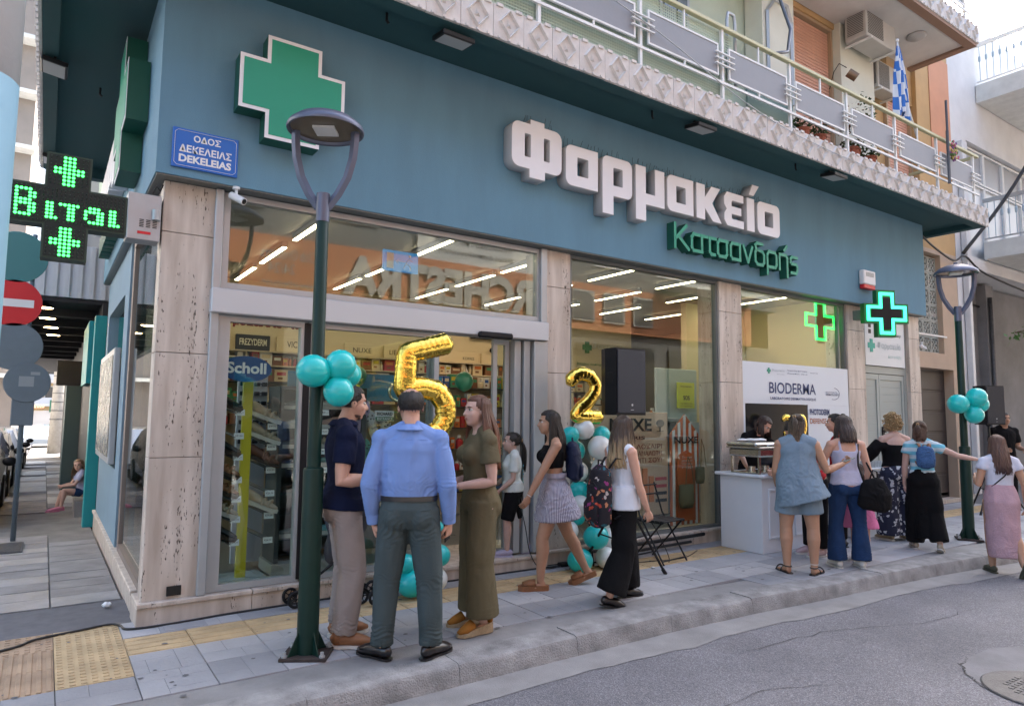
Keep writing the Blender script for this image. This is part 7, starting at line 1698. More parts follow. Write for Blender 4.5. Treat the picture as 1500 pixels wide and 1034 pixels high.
                for y in (.03, .085): up_.tube([Q(.029*cos(q), y, zo+.028*max(0, sin(q))) for q in [pi*j/8 for j in range(9)]], .0048*K, 6)
                up_.tube([Q(.022*cos(q), -.008+.028*sin(q), zo+.038) for q in [2*pi*j/14 for j in range(14)]], .004*K, 6, closed=True)
            up_.build('upper', [m], so_, world=False, smooth=True, fix=True)
            if kind == 'shoe':
                lc = MB()
                for q in range(4): lc.bar(Q(-.012, .02+q*.012, zo+.050-q*.006), Q(.012, .024+q*.012, zo+.049-q*.006), .004)
                lc.build('laces', m, so_, world=False)
    # ---- hair
    def hair(s, style, m, length=.3, n=220, seed=1, spread=1.0, wave=.006, front=False, part=0):
        k = s.H*.97*(1.0 if s.H > 1.3 else 1.22); R = s.HR; rg = random.Random(seed); P = s.hp
        mb = MB(); c = (0, -.008, .018); rx, ry, rz_ = .0465, .056, .052; NU, NV = 36, 22; th = .0055 if style != 'short' else .004
        idx = {}
        def inface(x, y, z):  # unit sphere direction
            if style == 'balding': return z > .74 and y > -.62 or z > .3 and y > -.1 or y > .15 and z > .05 or y > .35 or z < -.55
            if y > .0 and z < -.05 and abs(x) < .93 and y > .05: return True
            if y > .55 and z < .50: return True
            return z < -.72
        for iv in range(NV+1):
            t = -pi/2+pi*iv/NV
            for iu in range(NU):
                a = 2*pi*iu/NU; x, y, z = cos(t)*cos(a), cos(t)*sin(a), sin(t); e = noise.noise(Vector((x*6, y*6, z*6)))*.0022+noise.noise(Vector((x*14, y*14, z*3)))*.0014
                infc = inface(x, y, z); q = 1+((th+e)/.05 if not infc else -.03); idx[(iv, iu)] = (len(mb.v), infc); mb.v.append(tuple(P(c[0]+x*rx*q, c[1]+y*ry*q, c[2]+z*rz_*q)))
        for iv in range(NV):
            for iu in range(NU):
                q = [idx[(iv, iu)], idx[(iv, (iu+1) % NU)], idx[(iv+1, (iu+1) % NU)], idx[(iv+1, iu)]]
                if sum(1 for w_ in q if w_[1]) < 3: mb.f.append(tuple(w_[0] for w_ in q)); mb.mi.append(0)
        G = Vector((0, 0, -1)); back = R @ Vector((0, -1, 0)); sdv = R @ Vector((1, 0, 0))
        def strand(pts, r): 
            mb.tube(pts, [r*.7]+[r]*(len(pts)-2)+[r*.25], 5, ry=[r*.35]*len(pts))
        def surf_pt(az, el, q=1.13): return P(c[0]+rx*q*cos(el)*sin(az), c[1]-ry*q*cos(el)*cos(az), c[2]+rz_*q*sin(el))   # az 0=back
        if style == 'long' or style == 'bob':
            for i in range(n):
                az = rg.uniform(-1, 1)*(2.05 if front else 1.75); el0 = rg.uniform(.75, 1.45); pts = [surf_pt(az*.6+part, el0, 1.12)]
                for e_ in (.6, .25, -.15): 
                    if e_ < el0: pts.append(surf_pt(az, e_, 1.14+.05*rg.random()))
                p = pts[-1].copy(); L = length*rg.uniform(.82, 1.04); ph = rg.random()*6; ns = 8; out = (p-s.hc); out.z = 0; out.normalize()
                for j in range(ns):
                    q = (j+1)/ns; stp = L/ns
                    drift = out*(.006*spread if j < 3 else .001)+back*(.007 if abs(az) < 1.2 else .001*0)*(1 if j < 4 else .2)
                    p = p+Vector((0, 0, -stp))+drift; pts.append(p+sdv*wave*sin(ph+q*6)*q+back*wave*cos(ph*1.3+q*5)*q)
                strand(pts, rg.uniform(.006, .0105)*k/1.6)
        if style in ('ponytail', 'halfup', 'updo'):
            tie = surf_pt(0, .05 if style == 'ponytail' else .35, 1.25)
            for i in range(110):
                az = rg.uniform(-2.1, 2.1); el = rg.uniform(-.4, 1.5); a0 = surf_pt(az, el, 1.11); mid = surf_pt(az*.45, el*.5+.1, 1.15); strand([a0, a0.lerp(mid, .5)+(a0-s.hc).normalized()*.004, mid, tie], .0055*k/1.6)
            MB().tube([tie+R @ Vector((.014*cos(q), 0, .014*sin(q))) for q in [2*pi*j/10 for j in range(10)]], .006, 6, closed=True).build('hair_tie', mat('hair_tie_gold', (.45, .30, .15), .5), s.bo, world=False)
            if style == 'updo': mb.ball(surf_pt(0, .6, 1.25), .035, 12, 8)
            else:
                for i in range(n//2):
                    ph = rg.random()*6; p = tie.copy(); pts = [p.copy()]; L = length*rg.uniform(.8, 1.05); o1, o2 = rg.gauss(0, 1), rg.gauss(0, 1)
                    for j in range(7):
                        q = (j+1)/7; wd = .016*sin(q*pi*.8+.3); p = tie+back*(.03*min(1, q*4))+G*L*q+sdv*o1*wd+back*o2*wd*.7; pts.append(p+sdv*wave*sin(ph+q*6)*q)
                    strand(pts, .006*k/1.6)
            if style == 'halfup':
                for i in range(n):
                    az = rg.uniform(-1.5, 1.5); pts = [surf_pt(az, .1, 1.1), surf_pt(az, -.3, 1.13)]; p = pts[-1].copy(); L = length*.9*rg.uniform(.8, 1.05); ph = rg.random()*6
                    for j in range(6): q = (j+1)/6; p = p+G*L/6+back*.006; pts.append(p+sdv*wave*sin(ph+q*6)*q)
                    strand(pts, .007*k/1.6)
        if style == 'curly':
            for i in range(230):
                az = rg.uniform(-2.1, 2.1); el = rg.uniform(-.9, 1.5); p = surf_pt(az, el, 1.18+.26*rg.random()-.0)+Vector((0, 0, -.02 if el < .2 else 0)); r = rg.uniform(.014, .024); ax = Vector((rg.gauss(0, 1), rg.gauss(0, 1), rg.gauss(0, .4))).normalized(); u = ax.orthogonal().normalized(); v_ = ax.cross(u)
                strand([p+(u*cos(q)+v_*sin(q))*r*(1-.04*j)+ax*.004*j for j, q in enumerate([2*pi*t/7 for t in range(9)])], .0085*k/1.6)
        if style in ('short', 'balding'):
            for i in range(n):
                az = rg.uniform(-pi, pi); el = rg.uniform(-.55, 1.5); x, y, z = cos(el)*sin(az), -cos(el)*cos(az), sin(el)
                if inface(x, y, z): continue
                a0 = surf_pt(az, el, 1.07); o_ = (a0-s.hc).normalized(); strand([a0, a0+o_*.005+G*.006, a0+o_*.006+G*.018], .0032*k/1.6)
        o = mb.build('hair', m, s.root, smooth=True, world=False); return o
    def limb_child(s, name, mb, m, **k): return mb.build(name, m, s.root, world=False, **k)
LEA = mat('tan_leather', (.26, .11, .045), .5, var=.15, vscale=20); WSO = mat('white_sole', (.62, .60, .56), .6); BLK = cloth('black_cloth', (.005, .005, .006)); BLE = mat('black_leather', (.014, .012, .013), .3, coat=.3)
def belt(p, z, m, off=.012, w_=.03):
    H = p.H; b = p.b; a, c = (.0925*H*b+off, .0600*H*b+off) if p.sex == 'm' else (.088*H*b+off, .058*H*b+off)
    mb = MB(); n = 36; k = 0
    for zz, e in ((-w_/2, 0), (-w_/2, .004), (w_/2, .004), (w_/2, 0)):
        for j in range(n): q = 2*pi*j/n; v = p.T((a+e)*cos(q), (c+e)*sin(q)-.003*H, z); v = v+(p.RT @ Vector((0, 0, zz))); mb.v.append(tuple(v))
    for r in range(3):
        for j in range(n): mb.quadf(r*n+j, r*n+(j+1) % n, (r+1)*n+(j+1) % n, (r+1)*n+j)
    return mb.build('belt', m, p.root, world=False, smooth=True, angle=40)
def collar(p, m, r=.043, z=.838, hgt=.035, nm='collar'):
    H = p.H; mb = MB(); n = 28
    for (zz, rr_) in ((-.012, 1.28), (hgt*.6, 1.0), (hgt, .98), (hgt*.55, 1.18), (-.004, 1.42)):
        for j in range(n): q = pi/2+.25+(2*pi-.5)*j/(n-1); v = p.T(r*H*rr_*cos(q), r*H*rr_*sin(q)-.008*H, z); mb.v.append(tuple(v+p.RT @ Vector((0, -.004, zz))))
    for r_2 in range(4):
        for j in range(n-1): mb.quadf(r_2*n+j, r_2*n+j+1, (r_2+1)*n+j+1, (r_2+1)*n+j)
    return mb.build(nm, m, p.root, world=False, smooth=True)
def cuffring(p, i, t, r, m, nm='cuff', w_=.02, lower=True):
    a, b = (p.elb[i], p.wri[i]) if lower else (p.sh[i], p.elb[i]); c = a.lerp(b, t); d_ = (b-a).normalized()
    return MB().tube([c-d_*w_/2, c+d_*w_/2], r, 18).build(nm, m, p.root, world=False, smooth=True, angle=40)
def phone(p, i, m=BLACK, label=None, fwd=.06, off=.02, tilt=(0, 0, 1), back=None):
    w_ = p.wri[i]; d_ = p.fd[i]; pn = Vector(p.palms[i]); pn = (pn-d_*pn.dot(d_)).normalized(); side = d_.cross(pn)
    c = w_+d_*fwd+pn*off; X = d_.copy(); Z = side; mb = MB().box(-.073, .073, -.036, .036, -.004, .004, b=.003)
    Mx = Matrix(((X.x, Z.x, pn.x, c.x), (X.y, Z.y, pn.y, c.y), (X.z, Z.z, pn.z, c.z), (0, 0, 0, 1))); mb.xf(Mx)
    Wm = Matrix.Translation(p.root.location) @ Matrix.Rotation(p.root.rotation_euler.z, 4, 'Z'); mb.xf(Wm)
    o = mb.build('phone', m); return tag(o, label or 'black phone held in a hand', 'phone')
def wrapper(loc, rz): return Matrix.Translation(loc) @ Matrix.Rotation(radians(rz), 4, 'Z')

# ---- 1 man in the navy polo, facing right
NV = cloth('navy_pique', (.006, .010, .035), .85, .4, 500); TP = cloth('taupe_chino', (.31, .265, .245), .85, .3, 420)
p = Person('man in navy polo shirt and taupe trousers standing behind the near lamp pole', (1.14, -1.10, .012), -106, 1.80, 'm', SK1, .009, 1.12, la=(-.12, -.05, -1), lf=(.18, 1, .02), ra=(.12, -.10, -1), rf=(-.12, 1, .04), lt=(-.10, .12, -1), ls=(0, -.10, -1), rt=(.06, .16, -1), rs=(0, -.14, -1), head=(8, 4, 0), fy=(14, -14), palms=[Vector((.3, 0, 1)), Vector((-.2, .1, 1))], curl=.7)
mb = MB(); p.torso(mb, .016, .54, .845); p.sleeve(mb, 0, .62, .043, .040); p.sleeve(mb, 1, .62, .043, .040); mb.tube([p.T(0, -.004*p.H, .515), p.T(0, 0, .56)], [.128*p.H, .120*p.H], 24, ry=[.108*p.H, .092*p.H], up=(0, 1, 0))
p.garment('polo_shirt', mb, NV, folds=p.armfolds(.004)+[(p.T(0, .09, .60), (0.3, 0, 1), .14, .005, .06), (p.T(.1, 0, .62), (.5, 0, 1), .14, .005, .06)], base=.003); collar(p, NV)
mb = MB(); p.torso(mb, .013, .485, .60); p.leg(mb, 0, 1.97, .058, .048, .045); p.leg(mb, 1, 1.97, .058, .048, .045)
p.garment('trousers', mb, TP, folds=p.pantfolds(.010), base=.007); p.shoes(LEA, WSO, 'shoe'); p.hair('short', hairmat('hair_black', (.015, .011, .009)), n=380)
cuffring(p, 1, .93, .030, BLACK, 'bracelet', .014); cuffring(p, 1, .87, .030, BLACK, 'bracelet', .012)
k = p.H*.97; bd = MB()
for (x, y, z, a, b_, c_) in ((0, .0235, -.056, .0195, .0195, .0125), (0, .012, -.0465, .0315, .0305, .018), (.0, .0482, -.0290, .013, .0058, .0028)): bd.ball(p.hp(x, y, z), .1, 16, 10, rx=a*1.04*k, ry=b_*1.04*k, rz=c_*1.02*k, R=p.HR)
me = remeshed(bd, .006, 2); me.materials.clear(); me.materials.append(mat('stubble', (.14, .08, .06), .8, var=.35, vscale=90, bump=.5, bscale=500)); me.polygons.foreach_set('use_smooth', [True]*len(me.polygons)); add('beard', me, p.bo, world=False)
# ---- 2 man in the blue shirt, back to us
BS = cloth('blue_shirt_cotton', (.19, .30, .60), .75, .2, 500, .05); GT = cloth('grey_green_twill', (.065, .088, .092), .85, .35, 400)
p = Person('balding man in light blue shirt and grey trousers with his back to the street', (1.395, -1.62, .012), -30, 1.77, 'm', SK1, .008, 1.03, la=(-.22, -.12, -1), lf=(.10, .24, -1), ra=(.21, -.10, -1), rf=(.06, .26, -1), lt=(-.10, .03, -1), ls=(-.05, -.05, -1), rt=(.13, .02, -1), rs=(.03, -.04, -1), head=(14, 0, -2), fy=(52, -38), palms=[Vector((1, .2, 0)), Vector((-1, .5, 0))], curl=.8)
mb = MB(); p.torso(mb, .018, .58, .845); H = p.H; mb.tube([p.T(0, -.002*H, .605), p.T(0, -.006*H, .65), p.T(0, -.006*H, .70), p.T(0, -.006*H, .77)], [.104*H, .109*H, .110*H, .110*H], 24, ry=[.074*H, .076*H, .074*H, .066*H], up=(0, 1, 0)); p.sleeve(mb, 0, 1.90, .042, .035, .024); p.sleeve(mb, 1, 1.90, .042, .035, .024); mb.tube([p.T(0, -.004*p.H, .570), p.T(0, -.003, .62)], [.098*p.H*1.06, .100*p.H*1.06], 24, ry=[.068*p.H*1.06, .068*p.H*1.06], up=(0, 1, 0))
p.garment('shirt', mb, BS, smooth=4, folds=p.armfolds(.006)+[(p.T(-.13, -.10, .63), (.8, 0, 1), .12, .005, .055), (p.T(.13, -.10, .62), (-.8, 0, 1), .12, .005, .055), (p.T(0, -.10, .60), (.1, 0, 1), .10, .003, .05)], base=.006)
collar(p, BS, .043); MB().tube([p.T(.125*cos(q)*p.H*.55, -.012*p.H-.0, .80)+Vector((0, -.052*p.H*1.06, 0))*(1-abs(cos(q))*.25) for q in [pi*j/12 for j in range(13)]], .0018, 5).build('yoke_seam', BS, p.root, world=False)
for i in (0, 1): cuffring(p, i, .88, .0258*1.77, BS, 'cuff', .06)
mb = MB(); p.torso(mb, .013, .485, .585); p.leg(mb, 0, 1.99, .062, .050, .041); p.leg(mb, 1, 1.99, .062, .050, .041)
tr = p.garment('trousers', mb, GT, folds=p.pantfolds(.010)+[(p.T(0, -.09, .50), (.8, 0, 1), .10, .005, .05)], base=.006); belt(p, .583, BLE, .019, .032)
mb = MB().bar(p.T(-.045*p.H, -.0745*p.H*1.06, .540), p.T(-.085*p.H, -.062*p.H*1.06, .545), .003, .008).bar(p.T(.045*p.H, -.0745*p.H*1.06, .540), p.T(.085*p.H, -.062*p.H*1.06, .545), .003, .008); mb.build('pocket_welt', GT, tr, world=False)
p.shoes(BLE, BLE, 'loafer'); p.hair('balding', hairmat('hair_dark', (.02, .016, .014)), n=520); phone(p, 1, label='black phone held in the right hand of the man in the blue shirt')
# ---- 3 woman in the olive jumpsuit facing left
OL = cloth('olive_linen', (.128, .108, .062), .85, .35, 380); OCR = cloth('ochre_suede', (.35, .15, .03), .8, .3, 300); ROPE = mat('rope_sole', (.42, .32, .2), .8, var=.2, vscale=60, bump=.8, bscale=200)
p = Person('woman with long auburn hair in an olive jumpsuit facing the two men', (2.10, -1.36, .012), 80, 1.74, 'f', SK2, .009, 1.07, la=(-.08, -.06, -1), lf=(.25, 1, -.12), ra=(.06, -.10, -1), rf=(-.20, 1, -.16), lt=(-.03, .05, -1), ls=(0, -.06, -1), rt=(.05, -.01, -1), rs=(0, -.03, -1), head=(12, -3, 0), fy=(10, 0), palms=[Vector((.2, 0, 1)), Vector((0, 0, 1))], curl=.7)
mb = MB(); p.torso(mb, .013, .485, .822); p.sleeve(mb, 0, .55, .040, .043); p.sleeve(mb, 1, .55, .040, .043); p.leg(mb, 0, 1.90, .060, .056, .066); p.leg(mb, 1, 1.92, .060, .056, .066)
p.garment('jumpsuit', mb, OL, folds=p.pantfolds(.005)+p.armfolds(.004)+[(p.T(0, .05, .62), (.2, 0, 1), .12, .005, .05), (p.T(.1, 0, .62), (.2, 0, 1), .12, .005, .05)], base=.0045, ); belt(p, .615, OL, .006, .025)
p.shoes(OCR, ROPE, 'wedge'); HA = hairmat('hair_auburn', (.10, .040, .022), (.27, .10, .045), 1.15, 1.55); p.hair('long', HA, .44, 420, 4, 1.9, .010, front=False); cuffring(p, 1, .56, .0455*1.73, OL, 'sleeve_cuff', .03, lower=False)
# ---- 4 child stepping into the shop
WTE = cloth('white_tee', (.62, .66, .62), .85, .2); LIL = mat('lilac_rubber', (.42, .38, .50), .6)
p = Person('girl with dark ponytail in white tee and black shorts stepping into the shop', (3.42, .10, .15), 62, 1.26, 'f', SK2, .009, .98, la=(-.1, .1, -1), lf=(.1, .7, -.6), ra=(.1, .25, -1), rf=(-.1, .8, -.55), lt=(-.04, .22, -1), ls=(0, -.02, -1), rt=(.05, -.28, -1), rs=(0, -.35, -1), head=(5, -6, 0), fy=(0, 0), toe=(0, 40), curl=.5)
mb = MB(); p.torso(mb, .014, .54, .822, 1.15); p.sleeve(mb, 0, .68, .042, .044); p.sleeve(mb, 1, .68, .042, .044); mb.tube([p.T(0, -.005, .52), p.T(0, 0, .60)], [.118*p.H, .112*p.H], 20, ry=[.09*p.H, .085*p.H], up=(0, 1, 0))
p.garment('t_shirt', mb, WTE, base=.004); pr = MB()
for i in range(7): pr.ball(p.T(.02*p.H*(i % 3-1)*1.5, -.083*p.H*1.0, .60+.022*i), .02, 8, 5, rx=.026, ry=.004, rz=.014)
pr.build('back_print', blotchy('tee_print', (.1, .4, .55), [(.02, .25, .5), (.1, .45, .2), (.4, .5, .1)], 40, .2), p.root, world=False)
mb = MB(); p.torso(mb, .013, .485, .56); p.leg(mb, 0, .95, .064, .056); p.leg(mb, 1, .95, .064, .056); p.garment('shorts', mb, BLK); p.shoes(LIL, LIL, 'clog'); p.hair('ponytail', hairmat('hair_black', (.015, .011, .009)), .32, 120, 3)
pb = MB().box(-.09, .09, -.04, .04, -.16, 0, b=.03).xf(wrapper(p.root.location, 62) @ Matrix.Translation((-.10, .24, .64))).build('pink_bag', mat('bag_pink', (.55, .02, .13), .6)); tag(pb, 'small bright pink bag carried by the girl in the white tee', 'bag')
# ---- 5 woman in black top and striped skirt walking left
SKT = striped('grey_striped_cotton', (.52, .50, .56), (.17, .15, .22), 'a', 14, .55)
p = Person('dark haired woman in black crop top and striped skirt walking left past the door', (3.33, -.72, .012), 62, 1.66, 'f', SK3, .010, 1.05, la=(-.05, .55, -1), lf=(0, .55, -1), ra=(.10, -.35, -1), rf=(.05, .05, -1), lt=(-.04, .34, -1), ls=(0, .04, -1), rt=(.04, -.40, -1), rs=(0, -.52, -1), lean=(3, 0), head=(2, -4, 0), fy=(0, 0), toe=(0, 22), curl=.45, footcover=0)
mb = MB(); p.torso(mb, .009, .64, .80); [mb.tube([p.T(q*.055*p.H, -.02*p.H, .78), p.T(q*.050*p.H, -.01*p.H, .83), p.T(q*.055*p.H, .03*p.H, .77)], .012*p.H, 10) for q in (-1, 1)]; p.garment('crop_top', mb, BLK, base=.001)
mb = MB(); H = p.H; mb.tube([p.T(0, 0, .645), p.T(0, 0, .62), p.T(0, -.005*H, .56), p.T(0, -.006*H, .50), p.T(0, -.010*H, .43), p.T(0, -.012*H, .385)], [.082*H, .082*H, .110*H, .125*H, .142*H, .150*H], 30, ry=[.060*H, .060*H, .085*H, .100*H, .125*H, .135*H], up=(0, 1, 0))
sk_ = p.garment('skirt', mb, SKT, folds=[(p.T(0, 0, .45), (1, 0, 0), .3, .010, .075), (p.T(0, 0, .45), (0, 1, 0), .3, .009, .08)], base=.004, vox=.011); belt(p, .632, SKT, .012, .04)
p.shoes(LEA, LEA, 'platform'); p.hair('long', hairmat('hair_black', (.015, .011, .009)), .36, 280, 6, .9, .007); cuffring(p, 0, .93, .026, mat('bracelet_pearl', (.6, .55, .5), .3), 'bracelet', .008)
BKN = cloth('navy_nylon', (.012, .018, .045), .5, .3, 60)
def backpack(loc, rz, w_, dp, hgt, m, label, tilt=0, straps=True, pocket=None, nm='backpack', seed=1, strapc=None, tag2=True, cat='backpack'):
    t = thing(nm, label, cat, loc, radians(rz)); k = dict(world=False); mb = MB()
    mb.tube([(0, 0, 0), (0, -.01, .04*hgt), (0, -.015, .3*hgt), (0, -.01, .65*hgt), (0, 0, .9*hgt), (0, .01, hgt)], [w_*.36, w_*.46, w_*.5, w_*.49, w_*.42, w_*.2], 20, ry=[dp*.3, dp*.46, dp*.5, dp*.45, dp*.38, dp*.15], up=(0, 1, 0))
    me = remeshed(mb, .010, 1); wrinkle(me, [(Vector((0, 0, hgt*.5)), (.3, 0, 1), .2, .005, .08)], .004, seed); me.materials.clear(); me.materials.append(m); me.polygons.foreach_set('use_smooth', [True]*len(me.polygons)); bd = add('bag_body', me, t, world=False)
    pk = MB().tube([(0, -dp*.42, .06*hgt), (0, -dp*.50, .12*hgt), (0, -dp*.52, .35*hgt), (0, -dp*.42, .46*hgt)], [w_*.30, w_*.35, w_*.35, w_*.28], 14, ry=[dp*.08, dp*.15, dp*.15, dp*.05], up=(0, 1, 0)); pk.build('front_pocket', pocket or m, t, smooth=True, **k)
    MB().tube([(-w_*.12, .0, hgt*.97), (-w_*.10, 0, hgt*1.08), (w_*.10, 0, hgt*1.08), (w_*.12, 0, hgt*.97)], .008, 6).build('top_handle', strapc or m, t, **k)
    MB().tube([(-w_*.3, -dp*.42, hgt*.62), (-w_*.15, -dp*.49, hgt*.72), (w_*.15, -dp*.49, hgt*.72), (w_*.3, -dp*.42, hgt*.62)], .004, 5).build('zip', BLACKM, t, **k)
    if straps:
        for q in (-1, 1): MB().tube([(q*w_*.25, dp*.2, hgt*.95), (q*w_*.28, dp*.55, hgt*1.12), (q*w_*.3, dp*1.3, hgt*1.08), (q*w_*.32, dp*1.75, hgt*.8), (q*w_*.36, dp*1.5, hgt*.35), (q*w_*.38, dp*.4, hgt*.12)], .018, 8, ry=.005).build('shoulder_strap', strapc or m, t, smooth=True, **k)
    return t
def at_back(p, rz, x, y, z): v = Matrix.Rotation(radians(rz), 3, 'Z') @ Vector((x, y, z)); return (p.root.location.x+v.x, p.root.location.y+v.y, p.root.location.z+v.z)
backpack(at_back(p, 62, -.02, -.165, .98), 52, .27, .16, .36, BKN, 'navy backpack on the back of the woman in the striped skirt', straps=False)
# ---- 6 woman with floral backpack walking right
WTP = cloth('white_top', (.64, .67, .72), .85, .2)
p = Person('woman with ombre hair in white top and wide black trousers walking right', (3.52, -1.40, .012), -96, 1.62, 'f', SK1, .010, 1.0, la=(-.1, .1, -1), lf=(0, .3, -1), ra=(.12, .18, -1), rf=(0, .42, -1), lt=(-.04, .38, -1), ls=(0, -.05, -1), rt=(.04, -.12, -1), rs=(0, -.42, -1), lean=(2, 0), head=(24, -4, 0), fy=(0, 0), toe=(0, 14), curl=.5)
mb = MB(); H = p.H; p.torso(mb, .012, .54, .815, 1.05); mb.tube([p.T(0, 0, .50), p.T(0, 0, .62)], [.126*H, .104*H], 24, ry=[.102*H, .080*H], up=(0, 1, 0)); p.garment('top', mb, WTP, base=.005)
mb = MB(); p.torso(mb, .012, .485, .56); p.leg(mb, 0, 1.93, .064, .062, .078); p.leg(mb, 1, 1.90, .064, .062, .078); p.garment('trousers', mb, BLK, base=.006, folds=p.pantfolds(.005)); p.shoes(BLE, BLE, 'loafer')
p.hair('long', hairmat('hair_ombre', (.07, .045, .03), (.50, .36, .20), 1.2, 1.42), .34, 260, 9, .9, .014)
FLR = blotchy('floral_print', (.010, .008, .014), [(.45, .06, .03), (.5, .2, .1), (.25, .03, .15), (.45, .4, .38), (.02, .12, .16)], 21, .42)
backpack(at_back(p, -96, .0, -.21, .66), -100, .30, .19, .50, FLR, 'dark backpack printed with red and pink flowers on the woman in white', straps=True, strapc=BLACK, seed=4)
# ---- 7 vendor leaning over the counter
p = Person('woman in a black tee leaning over the counter behind the chafing dish', (7.22, .02, .012), 165, 1.66, 'f', SK1, .009, 1.05, la=(-.5, .45, -.75), lf=(.1, .8, -.5), ra=(.6, .35, -.7), rf=(.2, .7, -.6), lt=(-.04, .02, -1), rt=(.04, .02, -1), lean=(18, -4), head=(16, 18, -14), curl=.6)
mb = MB(); p.torso(mb, .013, .54, .822); p.sleeve(mb, 0, .6, .040, .038); p.sleeve(mb, 1, .6, .040, .038); p.garment('t_shirt', mb, BLK); mb = MB(); p.torso(mb, .012, .485, .57); p.leg(mb, 0, 1.95, .058, .045, .04); p.leg(mb, 1, 1.95, .058, .045, .04); p.garment('trousers', mb, BLK, vox=.014); p.shoes(BLE, BLE, 'loafer')
p.hair('long', hairmat('hair_brown', (.045, .022, .015)), .17, 240, 5, front=True)
# ---- 8 woman in the denim tunic
DEN = cloth('light_denim', (.20, .275, .345), .85, .4, 420, .12); 
p = Person('woman in a sleeveless light denim tunic and shorts looking at her phone', (5.80, -1.63, .012), -50, 1.63, 'f', SK3, .010, 1.18, la=(-.15, .10, -1), lf=(.1, .6, -.6), ra=(.42, .12, -1), rf=(1, .75, .35), lt=(-.07, .06, -1), ls=(0, -.03, -1), rt=(.09, .0, -1), rs=(0, -.03, -1), head=(-22, 14, 0), fy=(22, -28), palms=[Vector((1, 0, 0)), Vector((-.5, -.2, 1))], curl=.85, footcover=0)
mb = MB(); H = p.H; p.torso(mb, .018, .60, .818); mb.tube([p.T(0, 0, .775), p.T(0, 0, .68), p.T(0, -.004*H, .60), p.T(0.01*H, -.01*H, .52), p.T(.03*H, -.012*H, .445)], [.090*H, .118*H, .134*H, .148*H, .164*H], 30, ry=[.074*H, .088*H, .104*H, .120*H, .132*H], up=(0, 1, 0)); [mb.ball(p.T(q*.105*H, 0, .795), .034*H, 10, 8) for q in (-1, 1)]
p.garment('tunic', mb, DEN, folds=[(p.T(0, 0, .5), (1, 0, 0), .3, .009, .11), (p.T(0, 0, .55), (0, 1, 0), .3, .008, .11), (p.T(.1, 0, .62), (1, 0, .4), .2, .006, .08)], base=.005)
MB().tube([p.T(0, -.0755*H, .80), p.T(0, -.100*H, .70), p.T(0, -.118*H, .60), p.T(0.015*H, -.140*H, .50)], .002, 5).build('back_seam', DEN, p.root, world=False)
mb = MB(); p.leg(mb, 0, .62, .066, .068); p.leg(mb, 1, .62, .066, .068); p.torso(mb, .014, .485, .55); p.garment('shorts', mb, DEN, folds=[(p.hj[0], (0, 0, 1), .12, .004, .05), (p.hj[1], (0, 0, 1), .12, .004, .05)]); p.shoes(BLE, BLE, 'sandal')
p.hair('halfup', hairmat('hair_dark_blond', (.07, .05, .035), (.22, .16, .10), 1.3, 1.5), .22, 150, 7, 1, .006); ph_ = phone(p, 1, mat('phone_green', (.16, .19, .16), .3), 'phone in a green case held by the woman in denim', .07, .02)
a_ = p.ank[1]; MB().tube([a_+Vector((.034*cos(q), .034*sin(q), .03)) for q in [2*pi*j/14 for j in range(14)]], .006, 5, closed=True).build('anklet', mat('bracelet_pearl', (.6, .55, .5), .3), p.root, world=False)
# ---- 9 woman in red bending, 9b dark haired person behind
RDC = cloth('red_jersey', (.42, .02, .025)); 
p = Person('woman in a red top with dark pinned up hair bending towards the counter', (6.82, -1.18, .012), 74, 1.62, 'f', SK1, .011, 1.0, la=(-.1, .4, -.9), lf=(.1, .9, -.3), ra=(.15, .3, -.9), rf=(-.2, .9, -.2), lt=(-.05, .05, -1), rt=(.05, 0, -1), lean=(22, 0), head=(6, 18, 0), fy=(0, 0), curl=.6)
mb = MB(); p.torso(mb, .013, .54, .82); p.sleeve(mb, 0, .8, .04, .038); p.sleeve(mb, 1, .8, .04, .038); p.garment('top', mb, RDC); mb = MB(); p.torso(mb, .012, .485, .57); p.leg(mb, 0, 1.95, .06, .05, .045); p.leg(mb, 1, 1.95, .06, .05, .045); p.garment('trousers', mb, BLK, vox=.014); p.shoes(mat('pink_trainer', (.55, .40, .42), .6), WSO, 'shoe'); p.hair('updo', hairmat('hair_black', (.015, .011, .009)), .2, 100, 5)
p = Person('black haired person partly hidden between the woman in red and the lavender top', (7.62, -1.02, .012), 35, 1.64, 'f', SK1, .013, 1.0)
mb = MB(); p.torso(mb, .013, .54, .82); p.sleeve(mb, 0, .9, .04, .038); p.sleeve(mb, 1, .9, .04, .038); p.garment('top', mb, RDC, vox=.015); mb = MB(); p.torso(mb, .012, .485, .57); p.leg(mb, 0, 1.95, .06, .05, .045); p.leg(mb, 1, 1.95, .06, .05, .045); p.garment('trousers', mb, BLK, vox=.015); p.shoes(BLE, BLE, 'loafer'); p.hair('updo', hairmat('hair_black', (.015, .011, .009)), .2, 100, 6)
